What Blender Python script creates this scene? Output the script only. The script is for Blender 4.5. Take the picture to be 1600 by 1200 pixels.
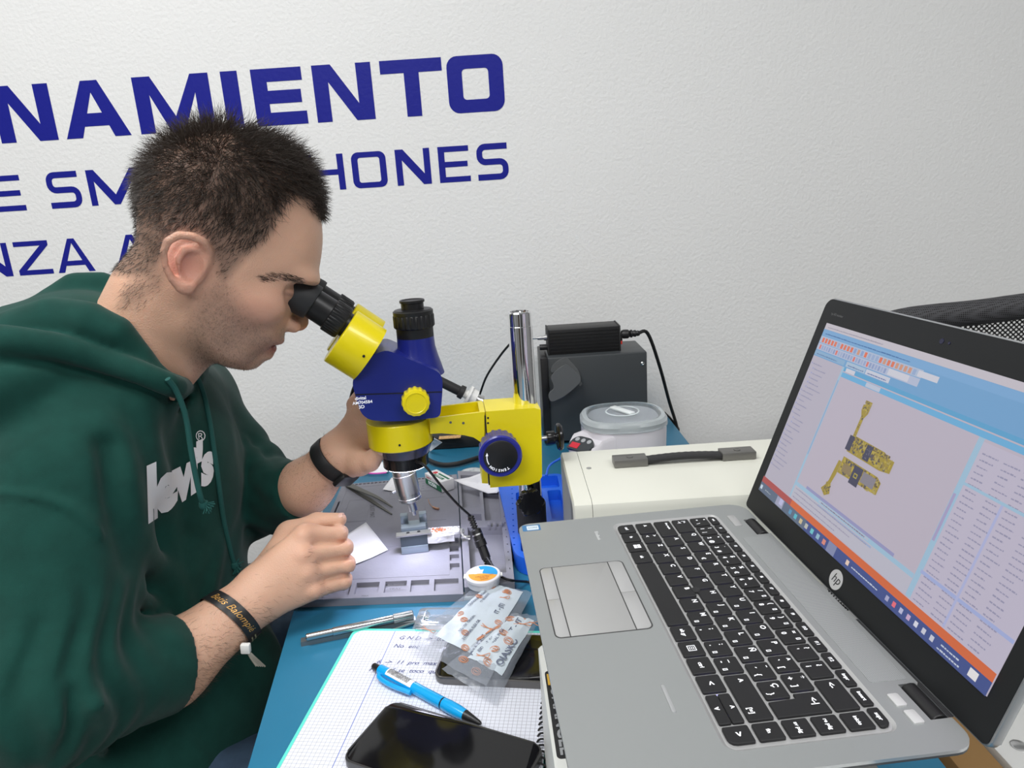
import bpy, bmesh, math, random
import numpy as np
from mathutils import Vector, Matrix, noise as mnoise
R_ = math.radians
random.seed(7)
rng = np.random.default_rng(7)
SC = bpy.context.scene
COL = SC.collection
for o_ in list(bpy.data.objects):
    bpy.data.objects.remove(o_)

# ------------------------------------------------------------------ camera
CAM_F = 1068.8
CAM_R = Vector((0.99786, -0.01549, -0.06351))
CAM_U = Vector((0.06537, 0.25130, 0.96570))
CAM_D = Vector((-0.00101, 0.96779, -0.25177))
CAM_C = Vector((-0.1218, -0.6321, 0.4460))
cd = bpy.data.cameras.new('camera')
cam = bpy.data.objects.new('camera', cd)
COL.objects.link(cam)
cd.sensor_fit = 'HORIZONTAL'
cd.sensor_width = 36.0
cd.lens = 36.0 * CAM_F / 1600
cd.clip_start = 0.01
cd.clip_end = 50
cam.matrix_world = Matrix(((CAM_R.x, CAM_U.x, -CAM_D.x, CAM_C.x), (CAM_R.y, CAM_U.y, -CAM_D.y, CAM_C.y),
                           (CAM_R.z, CAM_U.z, -CAM_D.z, CAM_C.z), (0, 0, 0, 1)))
SC.camera = cam
# ------------------------------------------------------------------ light
SC.view_settings.view_transform = 'Standard'
SC.view_settings.look = 'None'
SC.view_settings.exposure = 0.45
SC.view_settings.gamma = 1.0
SC.view_settings.use_curve_mapping = False
w_ = bpy.data.worlds.new('World')
SC.world = w_
w_.use_nodes = True
w_.node_tree.nodes['Background'].inputs[0].default_value = (0.93, 0.97, 1.0, 1)
w_.node_tree.nodes['Background'].inputs[1].default_value = 0.55

def area(name, loc, size, power, color=(1, 1, 1), rot=(0, 0, 0)):
    l = bpy.data.lights.new(name, 'AREA')
    l.shape = 'RECTANGLE'
    l.size, l.size_y = size
    l.energy = power
    l.color = color
    o = bpy.data.objects.new(name, l)
    o.location = loc
    o.rotation_euler = rot
    COL.objects.link(o)
    return o
area('ceiling_light', (-0.9, -0.35, 1.84), (1.3, 0.6), 24, (1.0, 1.0, 0.99))
area('ceiling_light', (0.9, -1.3, 1.84), (1.3, 0.6), 23, (1.0, 1.0, 1.0))
area('ceiling_light', (-0.9, -2.6, 1.84), (1.3, 0.6), 29, (1.0, 1.0, 1.0))

# ------------------------------------------------------------------ helpers
def ray(px, py):
    return CAM_D * CAM_F + CAM_R * (px - 800) - CAM_U * (py - 600)
def atz(px, py, z):
    d = ray(px, py)
    return CAM_C + d * ((z - CAM_C.z) / d.z)
def aty(px, py, y):
    d = ray(px, py)
    return CAM_C + d * ((y - CAM_C.y) / d.y)
def atd(px, py, D):
    return CAM_C + ray(px, py) * (D / CAM_F)
def atp(px, py, p0, n):
    d = ray(px, py)
    return CAM_C + d * ((Vector(p0) - CAM_C).dot(n) / d.dot(n))

MATS = {}
def mat(name, col, rough=0.5, metal=0.0, bump=0.0, bscale=200.0, var=0.0, vscale=8.0, coat=0.0, trans=0.0, ior=1.45,
        sss=0.0, sheen=0.0, emit=None, estr=0.0, alpha=1.0, spec=0.5, bdist=0.001, rvar=0.0):
    m = bpy.data.materials.new(name)
    m.use_nodes = True
    nt = m.node_tree
    b = nt.nodes['Principled BSDF']
    b.inputs['Base Color'].default_value = (*col, 1)
    b.inputs['Roughness'].default_value = rough
    b.inputs['Metallic'].default_value = metal
    b.inputs['Coat Weight'].default_value = coat
    b.inputs['Transmission Weight'].default_value = trans
    b.inputs['IOR'].default_value = ior
    b.inputs['Alpha'].default_value = alpha
    b.inputs['Specular IOR Level'].default_value = spec
    if sss:
        b.inputs['Subsurface Weight'].default_value = sss
        b.inputs['Subsurface Radius'].default_value = (1.0, 0.35, 0.2)
        b.inputs['Subsurface Scale'].default_value = 0.004
    if sheen:
        b.inputs['Sheen Weight'].default_value = sheen
        b.inputs['Sheen Roughness'].default_value = 0.5
    if emit:
        b.inputs['Emission Color'].default_value = (*emit, 1)
        b.inputs['Emission Strength'].default_value = estr
    tc = nt.nodes.new('ShaderNodeTexCoord')
    if var:
        n = nt.nodes.new('ShaderNodeTexNoise')
        n.inputs['Scale'].default_value = vscale
        n.inputs['Detail'].default_value = 6
        nt.links.new(tc.outputs['Object'], n.inputs['Vector'])
        r = nt.nodes.new('ShaderNodeValToRGB')
        r.color_ramp.elements[0].position = 0.3
        r.color_ramp.elements[1].position = 0.7
        r.color_ramp.elements[0].color = (*[c * (1 - var) for c in col], 1)
        r.color_ramp.elements[1].color = (*[min(1, c * (1 + var)) for c in col], 1)
        nt.links.new(n.outputs['Fac'], r.inputs[0])
        nt.links.new(r.outputs[0], b.inputs['Base Color'])
        if rvar:
            mr = nt.nodes.new('ShaderNodeMapRange')
            mr.inputs['To Min'].default_value = max(0, rough - rvar)
            mr.inputs['To Max'].default_value = rough + rvar
            nt.links.new(n.outputs['Fac'], mr.inputs['Value'])
            nt.links.new(mr.outputs[0], b.inputs['Roughness'])
    if bump:
        n2 = nt.nodes.new('ShaderNodeTexNoise')
        n2.inputs['Scale'].default_value = bscale
        n2.inputs['Detail'].default_value = 4
        nt.links.new(tc.outputs['Object'], n2.inputs['Vector'])
        bp_ = nt.nodes.new('ShaderNodeBump')
        bp_.inputs['Strength'].default_value = bump
        bp_.inputs['Distance'].default_value = bdist
        nt.links.new(n2.outputs['Fac'], bp_.inputs['Height'])
        nt.links.new(bp_.outputs[0], b.inputs['Normal'])
    MATS[name] = m
    return m

WM = {}     # world matrices of the objects that have children
def wm(o):
    return WM.get(o.name, Matrix.Identity(4)) if o else Matrix.Identity(4)
def tag(o, label=None, cat=None, group=None, kind=None):
    if label: o['label'] = label
    if cat: o['category'] = cat
    if group: o['group'] = group
    if kind: o['kind'] = kind
    return o
def thing(name, loc, label, cat, group=None, rotz=0):
    o = bpy.data.objects.new(name, None)
    o.empty_display_size = 0.02
    COL.objects.link(o)
    o.location = loc
    o.rotation_euler = (0, 0, rotz)
    WM[o.name] = Matrix.Translation(Vector(loc)) @ Matrix.Rotation(rotz, 4, 'Z')
    return tag(o, label, cat, group)
def link(name, me, parent=None):
    o = bpy.data.objects.new(name, me)
    COL.objects.link(o)
    if parent:
        o.parent = parent
        WM[o.name] = wm(parent).copy()
        me.transform(wm(parent).inverted())
    return o

class MB:
    def __init__(s, M=None):
        s.bm = bmesh.new()
        s.M = M or Matrix.Identity(4)
        s.mi = 0
        s.sc = s.M.to_scale().x
    def _add(s, vs, fs, M=None):
        T = s.M @ M if M is not None else s.M
        bv = [s.bm.verts.new(T @ Vector(v)) for v in vs]
        out = []
        for f in fs:
            try:
                fc = s.bm.faces.new([bv[i] for i in f])
                fc.material_index = s.mi
                out.append(fc)
            except ValueError:
                pass
        return bv, out
    def box(s, c, d, bevel=0.0, M=None, seg=2):
        x, y, z = [a / 2 for a in d]
        vs = [(c[0] + i * x, c[1] + j * y, c[2] + k * z) for i in (-1, 1) for j in (-1, 1) for k in (-1, 1)]
        fs = [(0, 1, 3, 2), (4, 6, 7, 5), (0, 4, 5, 1), (2, 3, 7, 6), (0, 2, 6, 4), (1, 5, 7, 3)]
        bv, fc = s._add(vs, fs, M)
        if bevel:
            es = list({e for f in fc for e in f.edges})
            r = bmesh.ops.bevel(s.bm, geom=es, offset=bevel * s.sc, segments=seg, affect='EDGES', profile=0.5)
            for f in r['faces']: f.material_index = s.mi
        return s
    def prism(s, pts, z0, z1, bevel=0.0, M=None, seg=2, which='top'):
        n = len(pts)
        ar = sum(pts[i][0] * pts[(i + 1) % n][1] - pts[(i + 1) % n][0] * pts[i][1] for i in range(n))
        if ar < 0: pts = list(reversed(pts))
        vs = [(p[0], p[1], z0) for p in pts] + [(p[0], p[1], z1) for p in pts]
        fs = [tuple(reversed(range(n))), tuple(range(n, 2 * n))] + [(i, (i + 1) % n, n + (i + 1) % n, n + i) for i in range(n)]
        bv, fc = s._add(vs, fs, M)
        if bevel:
            top = [e for e in fc[1].edges]
            if which == 'both': top += [e for e in fc[0].edges]
            r = bmesh.ops.bevel(s.bm, geom=top, offset=bevel * s.sc, segments=seg, affect='EDGES', profile=0.5)
            for f in r['faces']: f.material_index = s.mi
        return s
    def lathe(s, prof, a, b, n=32, cap=True, ridges=0, rd=0.0, rz=None):
        """prof: list of (radius, distance from a toward b)"""
        a, b = Vector(a), Vector(b)
        ax = (b - a).normalized()
        t = Vector((0, 0, 1)) if abs(ax.z) < 0.9 else Vector((1, 0, 0))
        e1 = ax.cross(t).normalized(); e2 = ax.cross(e1)
        vs = []; fs = []
        for (r, h) in prof:
            for i in range(n):
                th = 2 * math.pi * i / n
                rr = r
                if ridges and rz and rz[0] <= h <= rz[1]:
                    rr = r - (rd if (i * ridges * 2 // n) % 2 else 0)
                vs.append(a + ax * h + (e1 * math.cos(th) + e2 * math.sin(th)) * rr)
        for k in range(len(prof) - 1):
            for i in range(n):
                j = (i + 1) % n
                fs.append((k * n + i, k * n + j, (k + 1) * n + j, (k + 1) * n + i))
        if cap:
            fs.append(tuple(reversed(range(n))))
            fs.append(tuple(range((len(prof) - 1) * n, len(prof) * n)))
        s._add(vs, fs)
        return s
    def cyl(s, a, b, r, r2=None, n=24, bev=0.0):
        L = (Vector(b) - Vector(a)).length
        r2 = r if r2 is None else r2
        if bev: pr = [(r - bev, 0), (r, bev), (r2, L - bev), (r2 - bev, L)]
        else: pr = [(r, 0), (r2, L)]
        return s.lathe(pr, a, b, n)
    def tube(s, pts, r, n=10, smooth=6, cap=True):
        P = catmull(pts, smooth) if smooth else [Vector(p) for p in pts]
        N = len(P)
        rr = r if callable(r) else (lambda t: r)
        prev = None
        vs = []; fs = []
        for i, p in enumerate(P):
            d = (P[min(i + 1, N - 1)] - P[max(i - 1, 0)]).normalized()
            if prev is None:
                t = Vector((0, 0, 1)) if abs(d.z) < 0.9 else Vector((1, 0, 0))
                e1 = d.cross(t).normalized()
            else:
                e1 = (prev - d * prev.dot(d)).normalized()
            prev = e1
            e2 = d.cross(e1)
            q = rr(i / (N - 1))
            for k in range(n):
                th = 2 * math.pi * k / n
                vs.append(p + (e1 * math.cos(th) + e2 * math.sin(th)) * q)
        for i in range(N - 1):
            for k in range(n):
                j = (k + 1) % n
                fs.append((i * n + k, i * n + j, (i + 1) * n + j, (i + 1) * n + k))
        if cap:
            fs.append(tuple(reversed(range(n)))); fs.append(tuple(range((N - 1) * n, N * n)))
        s._add(vs, fs)
        return s
    def loft(s, rings, cap=True, close=True, M=None):
        n = len(rings[0]); vs = [v for r in rings for v in r]; fs = []
        for i in range(len(rings) - 1):
            for k in range(n if close else n - 1):
                j = (k + 1) % n
                fs.append((i * n + k, i * n + j, (i + 1) * n + j, (i + 1) * n + k))
        if cap:
            fs.append(tuple(reversed(range(n)))); fs.append(tuple(range((len(rings) - 1) * n, len(rings) * n)))
        s._add(vs, fs, M)
        return s
    def quad(s, a, b, c, d):
        s._add([a, b, c, d], [(0, 1, 2, 3)]); return s
    def mesh(s, name, mats, ang=35, recalc=True):
        if recalc: bmesh.ops.recalc_face_normals(s.bm, faces=s.bm.faces)
        me = bpy.data.meshes.new(name)
        s.bm.to_mesh(me); s.bm.free()
        for m in (mats if isinstance(mats, (list, tuple)) else [mats]): me.materials.append(m)
        me.shade_smooth()
        me.set_sharp_from_angle(angle=R_(ang))
        return me
    def build(s, name, mats, parent=None, ang=35, label=None, recalc=True):
        me = s.mesh(name, mats, ang, recalc)
        o = link(name, me, parent)
        if label: o['label'] = label
        return o

def catmull(pts, k=6):
    P = [Vector(p) for p in pts]
    if len(P) < 3:
        return [P[0].lerp(P[-1], i / k) for i in range(k + 1)]
    P = [P[0] * 2 - P[1]] + P + [P[-1] * 2 - P[-2]]
    out = []
    for i in range(1, len(P) - 2):
        for j in range(k):
            t = j / k
            out.append(0.5 * ((2 * P[i]) + (P[i + 1] - P[i - 1]) * t + (2 * P[i - 1] - 5 * P[i] + 4 * P[i + 1] - P[i + 2]) * t * t
                              + (3 * P[i] - P[i - 1] - 3 * P[i + 1] + P[i + 2]) * t ** 3))
    out.append(P[-2])
    return out
def rrect(x0, y0, x1, y1, r, n=5):
    r = r if isinstance(r, (list, tuple)) else [r] * 4      # order: x1y1, x0y1, x0y0, x1y0
    out = []
    for (cx, cy, a0), q in zip(((x1, y1, 0), (x0, y1, 90), (x0, y0, 180), (x1, y0, 270)), r):
        sx = -1 if cx == x1 else 1
        sy = -1 if cy == y1 else 1
        for i in range(n + 1):
            a = R_(a0 + 90 * i / n)
            out.append((cx + sx * q + q * math.cos(a), cy + sy * q + q * math.sin(a)))
    return out
def frame(o, x, y, z=None):
    x = Vector(x).normalized(); y = Vector(y)
    z = x.cross(y).normalized(); y = z.cross(x)
    return Matrix(((x.x, y.x, z.x, o[0]), (x.y, y.y, z.y, o[1]), (x.z, y.z, z.z, o[2]), (0, 0, 0, 1)))
def textmesh(txt, size, M, depth=0.0, bold=0.0, align='CENTER', shear=0.0, sx=1.0, space=1.0):
    cu = bpy.data.curves.new('lettering', 'FONT')
    cu.body = txt; cu.size = size; cu.align_x = align; cu.align_y = 'CENTER'
    cu.extrude = depth; cu.offset = bold; cu.shear = shear; cu.space_character = space
    cu.resolution_u = 3
    t = bpy.data.objects.new('lettering', cu)
    COL.objects.link(t)
    dg = bpy.context.evaluated_depsgraph_get()
    me = bpy.data.meshes.new_from_object(t.evaluated_get(dg))
    bpy.data.objects.remove(t); bpy.data.curves.remove(cu)
    me.transform(M @ Matrix.Diagonal((sx, 1, 1, 1)))
    return me
def add_mesh(mb, me):
    n0 = len(mb.bm.faces)
    mb.bm.from_mesh(me)
    mb.bm.faces.ensure_lookup_table()
    for f in mb.bm.faces[n0:]: f.material_index = mb.mi
    bpy.data.meshes.remove(me)
def T(mb, txt, size, M, **k):
    add_mesh(mb, textmesh(txt, size, mb.M @ M, **k)); return mb
def ribbon(P, t):
    """offset outline of a polyline with thickness t, mitred"""
    P = [Vector(p) for p in P]; L = []; Rr = []
    for i, p in enumerate(P):
        d0 = (P[i] - P[i - 1]).normalized() if i else (P[1] - P[0]).normalized()
        d1 = (P[i + 1] - P[i]).normalized() if i < len(P) - 1 else d0
        n0 = Vector((-d0.y, d0.x)); n1 = Vector((-d1.y, d1.x))
        m = (n0 + n1).normalized()
        s_ = t / 2 / max(0.3, m.dot(n0))
        L.append(p + m * s_); Rr.append(p - m * s_)
    return L, Rr

# materials
M_wall = mat('wall_plaster', (0.80, 0.80, 0.79), 0.75, bump=0.55, bscale=150, bdist=0.0022, var=0.012, vscale=3)
M_blueletter = mat('blue_vinyl', (0.010, 0.014, 0.25), 0.42, spec=0.25, bump=0.35, bscale=120, bdist=0.0012)
M_floor = mat('grey_floor', (0.32, 0.33, 0.33), 0.6, var=0.1)
M_ceil = mat('white_ceiling', (0.8, 0.8, 0.8), 0.9)
M_bench = mat('blue_bench_mat', (0.022, 0.165, 0.285), 0.42, bump=0.08, bscale=500, bdist=0.0004, var=0.08, vscale=5)
M_metalleg = mat('grey_metal_frame', (0.35, 0.36, 0.37), 0.5, 0.6)
M_black = mat('black_plastic', (0.012, 0.012, 0.013), 0.38)
M_blackmatte = mat('black_matte', (0.018, 0.018, 0.019), 0.6)
M_rubber = mat('black_rubber', (0.014, 0.014, 0.015), 0.55)
M_white = mat('white_plastic', (0.78, 0.78, 0.76), 0.35)
M_chrome = mat('chrome', (0.85, 0.85, 0.86), 0.06, 1.0)
M_steel = mat('steel', (0.62, 0.62, 0.62), 0.28, 1.0)
M_dsteel = mat('dark_steel', (0.22, 0.215, 0.205), 0.4, 0.8, bump=0.05)

# ------------------------------------------------------------------ room
WY = 0.78
def structure(name, mb, m, ang=35):
    o = mb.build(name, m, None, ang); o['kind'] = 'structure'; return o
b = MB(); b.box((0, WY + 0.05, 0.56), (5.0, 0.1, 2.6)); structure('wall_back', b, M_wall)
b = MB(); b.box((0, -1.6, -0.79), (5.0, 5.0, 0.1)); structure('floor', b, M_floor)
b = MB(); b.box((0, -1.6, 1.91), (5.0, 5.0, 0.1)); structure('ceiling', b, M_ceil)
b = MB()
b.box((-1.5, WY - 0.006, -0.325), (2.0, 0.012, 0.05), 0.003); structure('trim_1', b, mat('grey_trim', (0.10, 0.10, 0.10), 0.5))

M_wall2 = mat('far_wall', (0.34, 0.34, 0.34), 0.8)
b = MB(); b.box((0, -4.05, 0.56), (5.0, 0.1, 2.6)); structure('wall_front', b, M_wall2)
b = MB(); b.box((-2.45, -1.6, 0.56), (0.1, 4.8, 2.6)); structure('wall_left', b, M_wall2)
b = MB(); b.box((2.45, -1.6, 0.56), (0.1, 4.8, 2.6)); structure('wall_right', b, M_wall2)
b = MB(); b.box((0.9, -3.985, 0.26), (0.9, 0.03, 2.0), .005); structure('reflection_panel_1', b, mat('reflection_dark', (.03, .03, .035), .4))  # unseen dark panel, added so the chrome post reflects a dark band
b = MB(); b.box((-0.9, -3.985, 0.26), (0.9, 0.03, 2.0), .005); structure('reflection_panel_2', b, mat('reflection_dark', (.05, .035, .02), .4))  # second added panel out of view, also darkening the chrome reflections
# scuffs and filler patches on the plaster are slightly raised blobs of the same wall
def wx(px, py): return aty(px, py, WY).x
def wz(px, py): return aty(px, py, WY).z

# ---- lettering
def lettering(name, label, letters):
    root = thing(name, (letters[0][1], WY, letters[0][3]), label, 'sign')
    for ch, x0, x1, z0, z1, t in letters:
        w = x1 - x0; h = z1 - z0
        mb = MB(Matrix(((1, 0, 0, x0), (0, 0, -1, WY), (0, 1, 0, z0), (0, 0, 0, 1))))
        d = 0.0006
        P = lambda pts: mb.prism(pts, 0.0, d)
        t2 = t * 0.82                         # horizontal strokes
        def rib(pts, closed=False, tt=None):
            L, Rr = ribbon(pts, tt or t)
            for i in range(len(L) - 1):
                mb._add([(L[i].x, L[i].y, d), (Rr[i].x, Rr[i].y, d), (Rr[i + 1].x, Rr[i + 1].y, d), (L[i + 1].x, L[i + 1].y, d)], [(0, 1, 2, 3)])
                for A in (L, Rr):
                    mb._add([(A[i].x, A[i].y, 0), (A[i].x, A[i].y, d), (A[i + 1].x, A[i + 1].y, d), (A[i + 1].x, A[i + 1].y, 0)], [(0, 1, 2, 3)])
        if ch == 'I': P([(0, 0), (w, 0), (w, h), (0, h)])
        elif ch == 'E':
            P([(0, 0), (w, 0), (w, t2), (t, t2), (t, h / 2 - t2 / 2), (w * .93, h / 2 - t2 / 2), (w * .93, h / 2 + t2 / 2), (t, h / 2 + t2 / 2),
               (t, h - t2), (w * .98, h - t2), (w * .98, h), (0, h)])
        elif ch == 'T': P([(w / 2 - t / 2, 0), (w / 2 + t / 2, 0), (w / 2 + t / 2, h - t2), (w, h - t2), (w, h), (0, h), (0, h - t2), (w / 2 - t / 2, h - t2)])
        elif ch == 'H': P([(0, 0), (t, 0), (t, h / 2 - t2 / 2), (w - t, h / 2 - t2 / 2), (w - t, 0), (w, 0), (w, h), (w - t, h), (w - t, h / 2 + t2 / 2), (t, h / 2 + t2 / 2), (t, h), (0, h)])
        elif ch == 'N': P([(0, 0), (t, 0), (t, h * .70), (w - t * 1.25, 0), (w, 0), (w, h), (w - t, h), (w - t, h * .30), (t * 1.25, h), (0, h)])
        elif ch == 'M': P([(0, 0), (t, 0), (t, h * .68), (w / 2 - t * .45, 0), (w / 2 + t * .45, 0), (w - t, h * .68), (w - t, 0), (w, 0), (w, h), (w - t * 1.2, h), (w / 2, h * .28), (t * 1.2, h), (0, h)])
        elif ch == 'A':
            P([(0, 0), (t * 1.1, 0), (w * .5, h - t2 * .9), (w * .5, h), (w / 2 - t * .55, h)])
            P([(w, 0), (w - t * 1.1, 0), (w * .5, h - t2 * .9), (w * .5, h), (w / 2 + t * .55, h)])
            mb.prism([(w * .22, h * .2), (w * .78, h * .2), (w * .70, h * .2 + t2), (w * .30, h * .2 + t2)], 0, d * .9)
        elif ch == 'Z': P([(0, 0), (w, 0), (w, t2), (t * 1.4, t2), (w, h - t2), (w, h), (0, h), (0, h - t2), (w - t * 1.4, h - t2), (0, t2)])
        elif ch == 'O':
            o_ = rrect(0, 0, w, h, h * .20, 6); i_ = rrect(t, t2, w - t, h - t2, h * .07, 6)
            n = len(o_)
            mb._add([(p[0], p[1], d) for p in o_] + [(p[0], p[1], d) for p in i_], [(k, (k + 1) % n, n + (k + 1) % n, n + k) for k in range(n)])
            for q in (o_, i_):
                mb._add([(p[0], p[1], d) for p in q] + [(p[0], p[1], 0) for p in q], [(k, (k + 1) % n, n + (k + 1) % n, n + k) for k in range(n)])
        elif ch == 'S':
            r = h * .17; a = t / 2; hh = t2 / 2
            def arc(cx, cy, a0, a1, q=r): return [(cx + q * math.cos(R_(a0 + (a1 - a0) * k / 5)), cy + q * math.sin(R_(a0 + (a1 - a0) * k / 5))) for k in range(6)]
            pts = [(w * .97, h - hh)] + arc(a + r, h - hh - r, 90, 180) + arc(a + r, h / 2 + r, 180, 270) + arc(w - a - r, h / 2 - r, 90, 0) + arc(w - a - r, hh + r, 0, -90) + [(w * .02, hh)]
            rib(pts, tt=(t + t2) / 2)
        elif ch == 'R':
            P([(0, 0), (t, 0), (t, h), (0, h)]); rib([(t / 2, h - t2 / 2), (w - t / 2, h - t2 / 2), (w - t / 2, h * .42), (t / 2, h * .42)], tt=t2); rib([(w * .6, h * .42), (w - t * .5, 0)])
        elif ch == 'P':
            P([(0, 0), (t, 0), (t, h), (0, h)]); rib([(t / 2, h - t2 / 2), (w - t / 2, h - t2 / 2), (w - t / 2, h * .36), (t / 2, h * .36)], tt=t2)
        o = mb.build('letter', M_blueletter, root, recalc=True)
    return root
zz = 1 / 1.951
def zp(x, y): return (x * zz, 60 + y * zz)
def row(spec, z0, z1, t, ybase):
    out = []
    for ch, xa, xb in spec:
        # xa / xb are baseline positions read on the wall plane
        pa = zp(xa, ybase(xa)); pb = zp(xb, ybase(xb))
        out.append((ch, wx(*pa), wx(*pb), z0, z1, t))
    return out
z1b, z1t = wz(105, 218), wz(123, 126)
z1b = (wz(105, 218) + wz(634, 183) + wz(481, 192)) / 3; z1t = (wz(123, 126) + wz(575, 96.9) + wz(387, 109.7)) / 3
z2b = (wz(82, 326.5) + wz(540, 295.8) + wz(745.8, 281.4)) / 3; z2t = (wz(76, 270) + wz(523, 240.4) + wz(789, 223)) / 3
z3b = (wz(31.8, 431) + wz(92, 427) + wz(183, 420)) / 3; z3t = (wz(20.5, 379) + wz(72.8, 374.7) + wz(109, 372.6)) / 3
lettering('wall_lettering', 'large bold dark blue letters NAMIENTO across the top of the white wall',
          row([('N', 7, 180), ('A', 205, 402), ('M', 432, 660), ('I', 697, 747), ('E', 787, 941), ('N', 970, 1146), ('T', 1173, 1358), ('O', 1372, 1541)], z1b, z1t, 0.0285, lambda x: 322 - x * .066))
lettering('wall_lettering', 'thin dark blue letters E SMARTPHONES in the middle row on the wall',
          row([('E', -28, 83), ('S', 158, 257), ('M', 282, 438), ('A', 462, 570), ('R', 592, 690), ('T', 705, 800), ('P', 822, 918), ('H', 943, 1056), ('O', 1080, 1184), ('N', 1213, 1317), ('E', 1342, 1436), ('S', 1457, 1553)], z2b, z2t, 0.0125, lambda x: 530 - x * .068))
lettering('wall_lettering', 'dark blue letters NZA A in the lowest row on the wall behind the neck',
          row([('N', -72, 42), ('Z', 62, 165), ('A', 180, 292), ('A', 357, 468)], z3b, z3t, 0.0115, lambda x: 727 - x * .07))

# ---- workbench
tb = thing('workbench', (0, 0.1, -0.74), 'workbench with a blue top carrying the microscope and laptop', 'table')
b = MB(); b.prism([(-0.4865, WY - .005), (-0.290, -0.75), (0.197, -0.75), (0.197, WY - .005)], -0.002, 0.0, 0.0006); b.build('bench_mat', M_bench, tb)
b = MB(); b.prism([(-0.4865, WY - .005), (-0.290, -0.75), (0.195, -0.75), (0.195, WY - .005)], -0.028, -0.0021); b.build('tabletop', mat('white_board', (0.7, 0.7, 0.69), 0.5), tb)
for x, y in ((-0.40, 0.7), (-0.26, -0.68), (0.16, 0.7), (0.16, -0.68)):
    b = MB(); b.box((x, y, -0.385), (0.04, 0.04, 0.712)); b.build('leg', M_metalleg, tb)
# ------------------------------------------------------------------ laptop
LY = 0.0686025
LU = Vector((math.sin(LY), -math.cos(LY), 0)); LV = Vector((math.cos(LY), math.sin(LY), 0))
LZ = 0.128
LM = frame((0, 0, LZ), LU, LV) @ Matrix.Scale(0.001, 4)      # millimetres on the laptop deck
M_alu = mat('silver_deck', (0.36, 0.375, 0.375), 0.42, 0.55, bump=0.03, bscale=900, bdist=0.0003)
M_alu2 = mat('silver_edge', (0.55, 0.56, 0.57), 0.32, 0.7)
M_alu3 = mat('light_silver_tray', (0.50, 0.50, 0.50), 0.38, 0.5)
M_key = mat('black_key', (0.015, 0.015, 0.016), 0.55, spec=.35, bump=0.04, bscale=1500, bdist=0.0002)
M_legend = mat('white_legend', (0.85, 0.85, 0.86), 0.5, emit=(0.8, 0.85, 1), estr=0.25)
M_bezel = mat('dark_bezel', (0.013, 0.014, 0.015), 0.5, spec=.35)
lap = thing('laptop', (0, 0, LZ), 'open silver laptop with backlit black keyboard showing a circuit board layout', 'laptop')
# body
b = MB(LM)
outer = rrect(-23, -124.5, 316, 112.5, [14, 16, 12, 12], 6)
inn = rrect(-8, -100, 301, 100, [14, 16, 12, 12], 6)
b.loft([[(p[0], p[1], -19) for p in inn], [(p[0], p[1], -4.2) for p in outer], [(p[0], p[1], -2.6) for p in outer]])
b.build('base', mat('dark_base', (0.08, 0.085, 0.09), 0.5, 0.3), lap)
# deck with a sunken keyboard tray and cut-outs for the hinges
tray = rrect(-4.5, -31, 298, 77.5, 9, 6)
def deck(b):
    # ring between outer outline (with hinge notches) and the tray hole
    pts = [(-23 + 0, 0)]
    o = rrect(-23, -124.5, 316, 112.5, [14, 18, 12, 12], 6)
    # insert notches on the back edge: o runs x1y1 corner, x0y1 corner, ...
    no = o[:7] + [(292, 112.5), (292, 99), (260, 99), (260, 112.5), (46, 112.5), (46, 99), (14, 99), (14, 112.5)] + o[7:]
    bm = bmesh.new()
    vo = [bm.verts.new((p[0], p[1], 0)) for p in no]
    vi = [bm.verts.new((p[0], p[1], 0)) for p in tray]
    eo = [bm.edges.new((vo[i], vo[(i + 1) % len(vo)])) for i in range(len(vo))]
    ei = [bm.edges.new((vi[i], vi[(i + 1) % len(vi)])) for i in range(len(vi))]
    bmesh.ops.triangle_fill(bm, edges=eo + ei, use_beauty=True)
    bmesh.ops.recalc_face_normals(bm, faces=bm.faces)
    for f in bm.faces:
        if f.normal.z < 0: f.normal_flip()
    vs = [v.co.copy() for v in bm.verts]; bm.verts.index_update()
    fs = [[v.index for v in f.verts] for f in bm.faces]
    bm.free()
    b._add([(v.x, v.y, -0.4) for v in vs], fs)
    n = len(no)
    b.mi = 1
    b._add([(p[0], p[1], -0.4) for p in no] + [(p[0], p[1], -2.6) for p in no], [(k, n + k, n + (k + 1) % n, (k + 1) % n) for k in range(n)])
    b.mi = 2
    n = len(tray); low = rrect(-1.5, -28.5, 295.5, 75.2, 6, 6)
    b._add([(p[0], p[1], -0.4) for p in tray] + [(p[0], p[1], -2.0) for p in low] , [(k, (k + 1) % n, n + (k + 1) % n, n + k) for k in range(n)])
    b._add([(p[0], p[1], -2.0) for p in low], [tuple(range(n))])
    b.mi = 0
b = MB(LM); deck(b); b.build('palm_rest', [M_alu, M_alu2, M_alu3], lap, 25, recalc=False)
# grille strip between keyboard and hinge
b = MB(LM); b.prism(rrect(50, 83, 256, 108, 2), -0.4, -0.15)
mg = mat('speaker_grille', (0.38, 0.395, 0.395), 0.45, 0.5)
nt = mg.node_tree; vo = nt.nodes.new('ShaderNodeTexVoronoi'); vo.inputs['Scale'].default_value = 900; vo.inputs['Randomness'].default_value = 0
tc = nt.nodes.new('ShaderNodeTexCoord'); nt.links.new(tc.outputs['Object'], vo.inputs['Vector'])
rp = nt.nodes.new('ShaderNodeValToRGB'); rp.color_ramp.elements[0].position = .18; rp.color_ramp.elements[0].color = (.1, .1, .1, 1); rp.color_ramp.elements[1].position = .3; rp.color_ramp.elements[1].color = (.42, .44, .44, 1)
nt.links.new(vo.outputs['Distance'], rp.inputs[0]); nt.links.new(rp.outputs[0], nt.nodes['Principled BSDF'].inputs['Base Color'])
b.build('speaker_grille', mg, lap)
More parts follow.
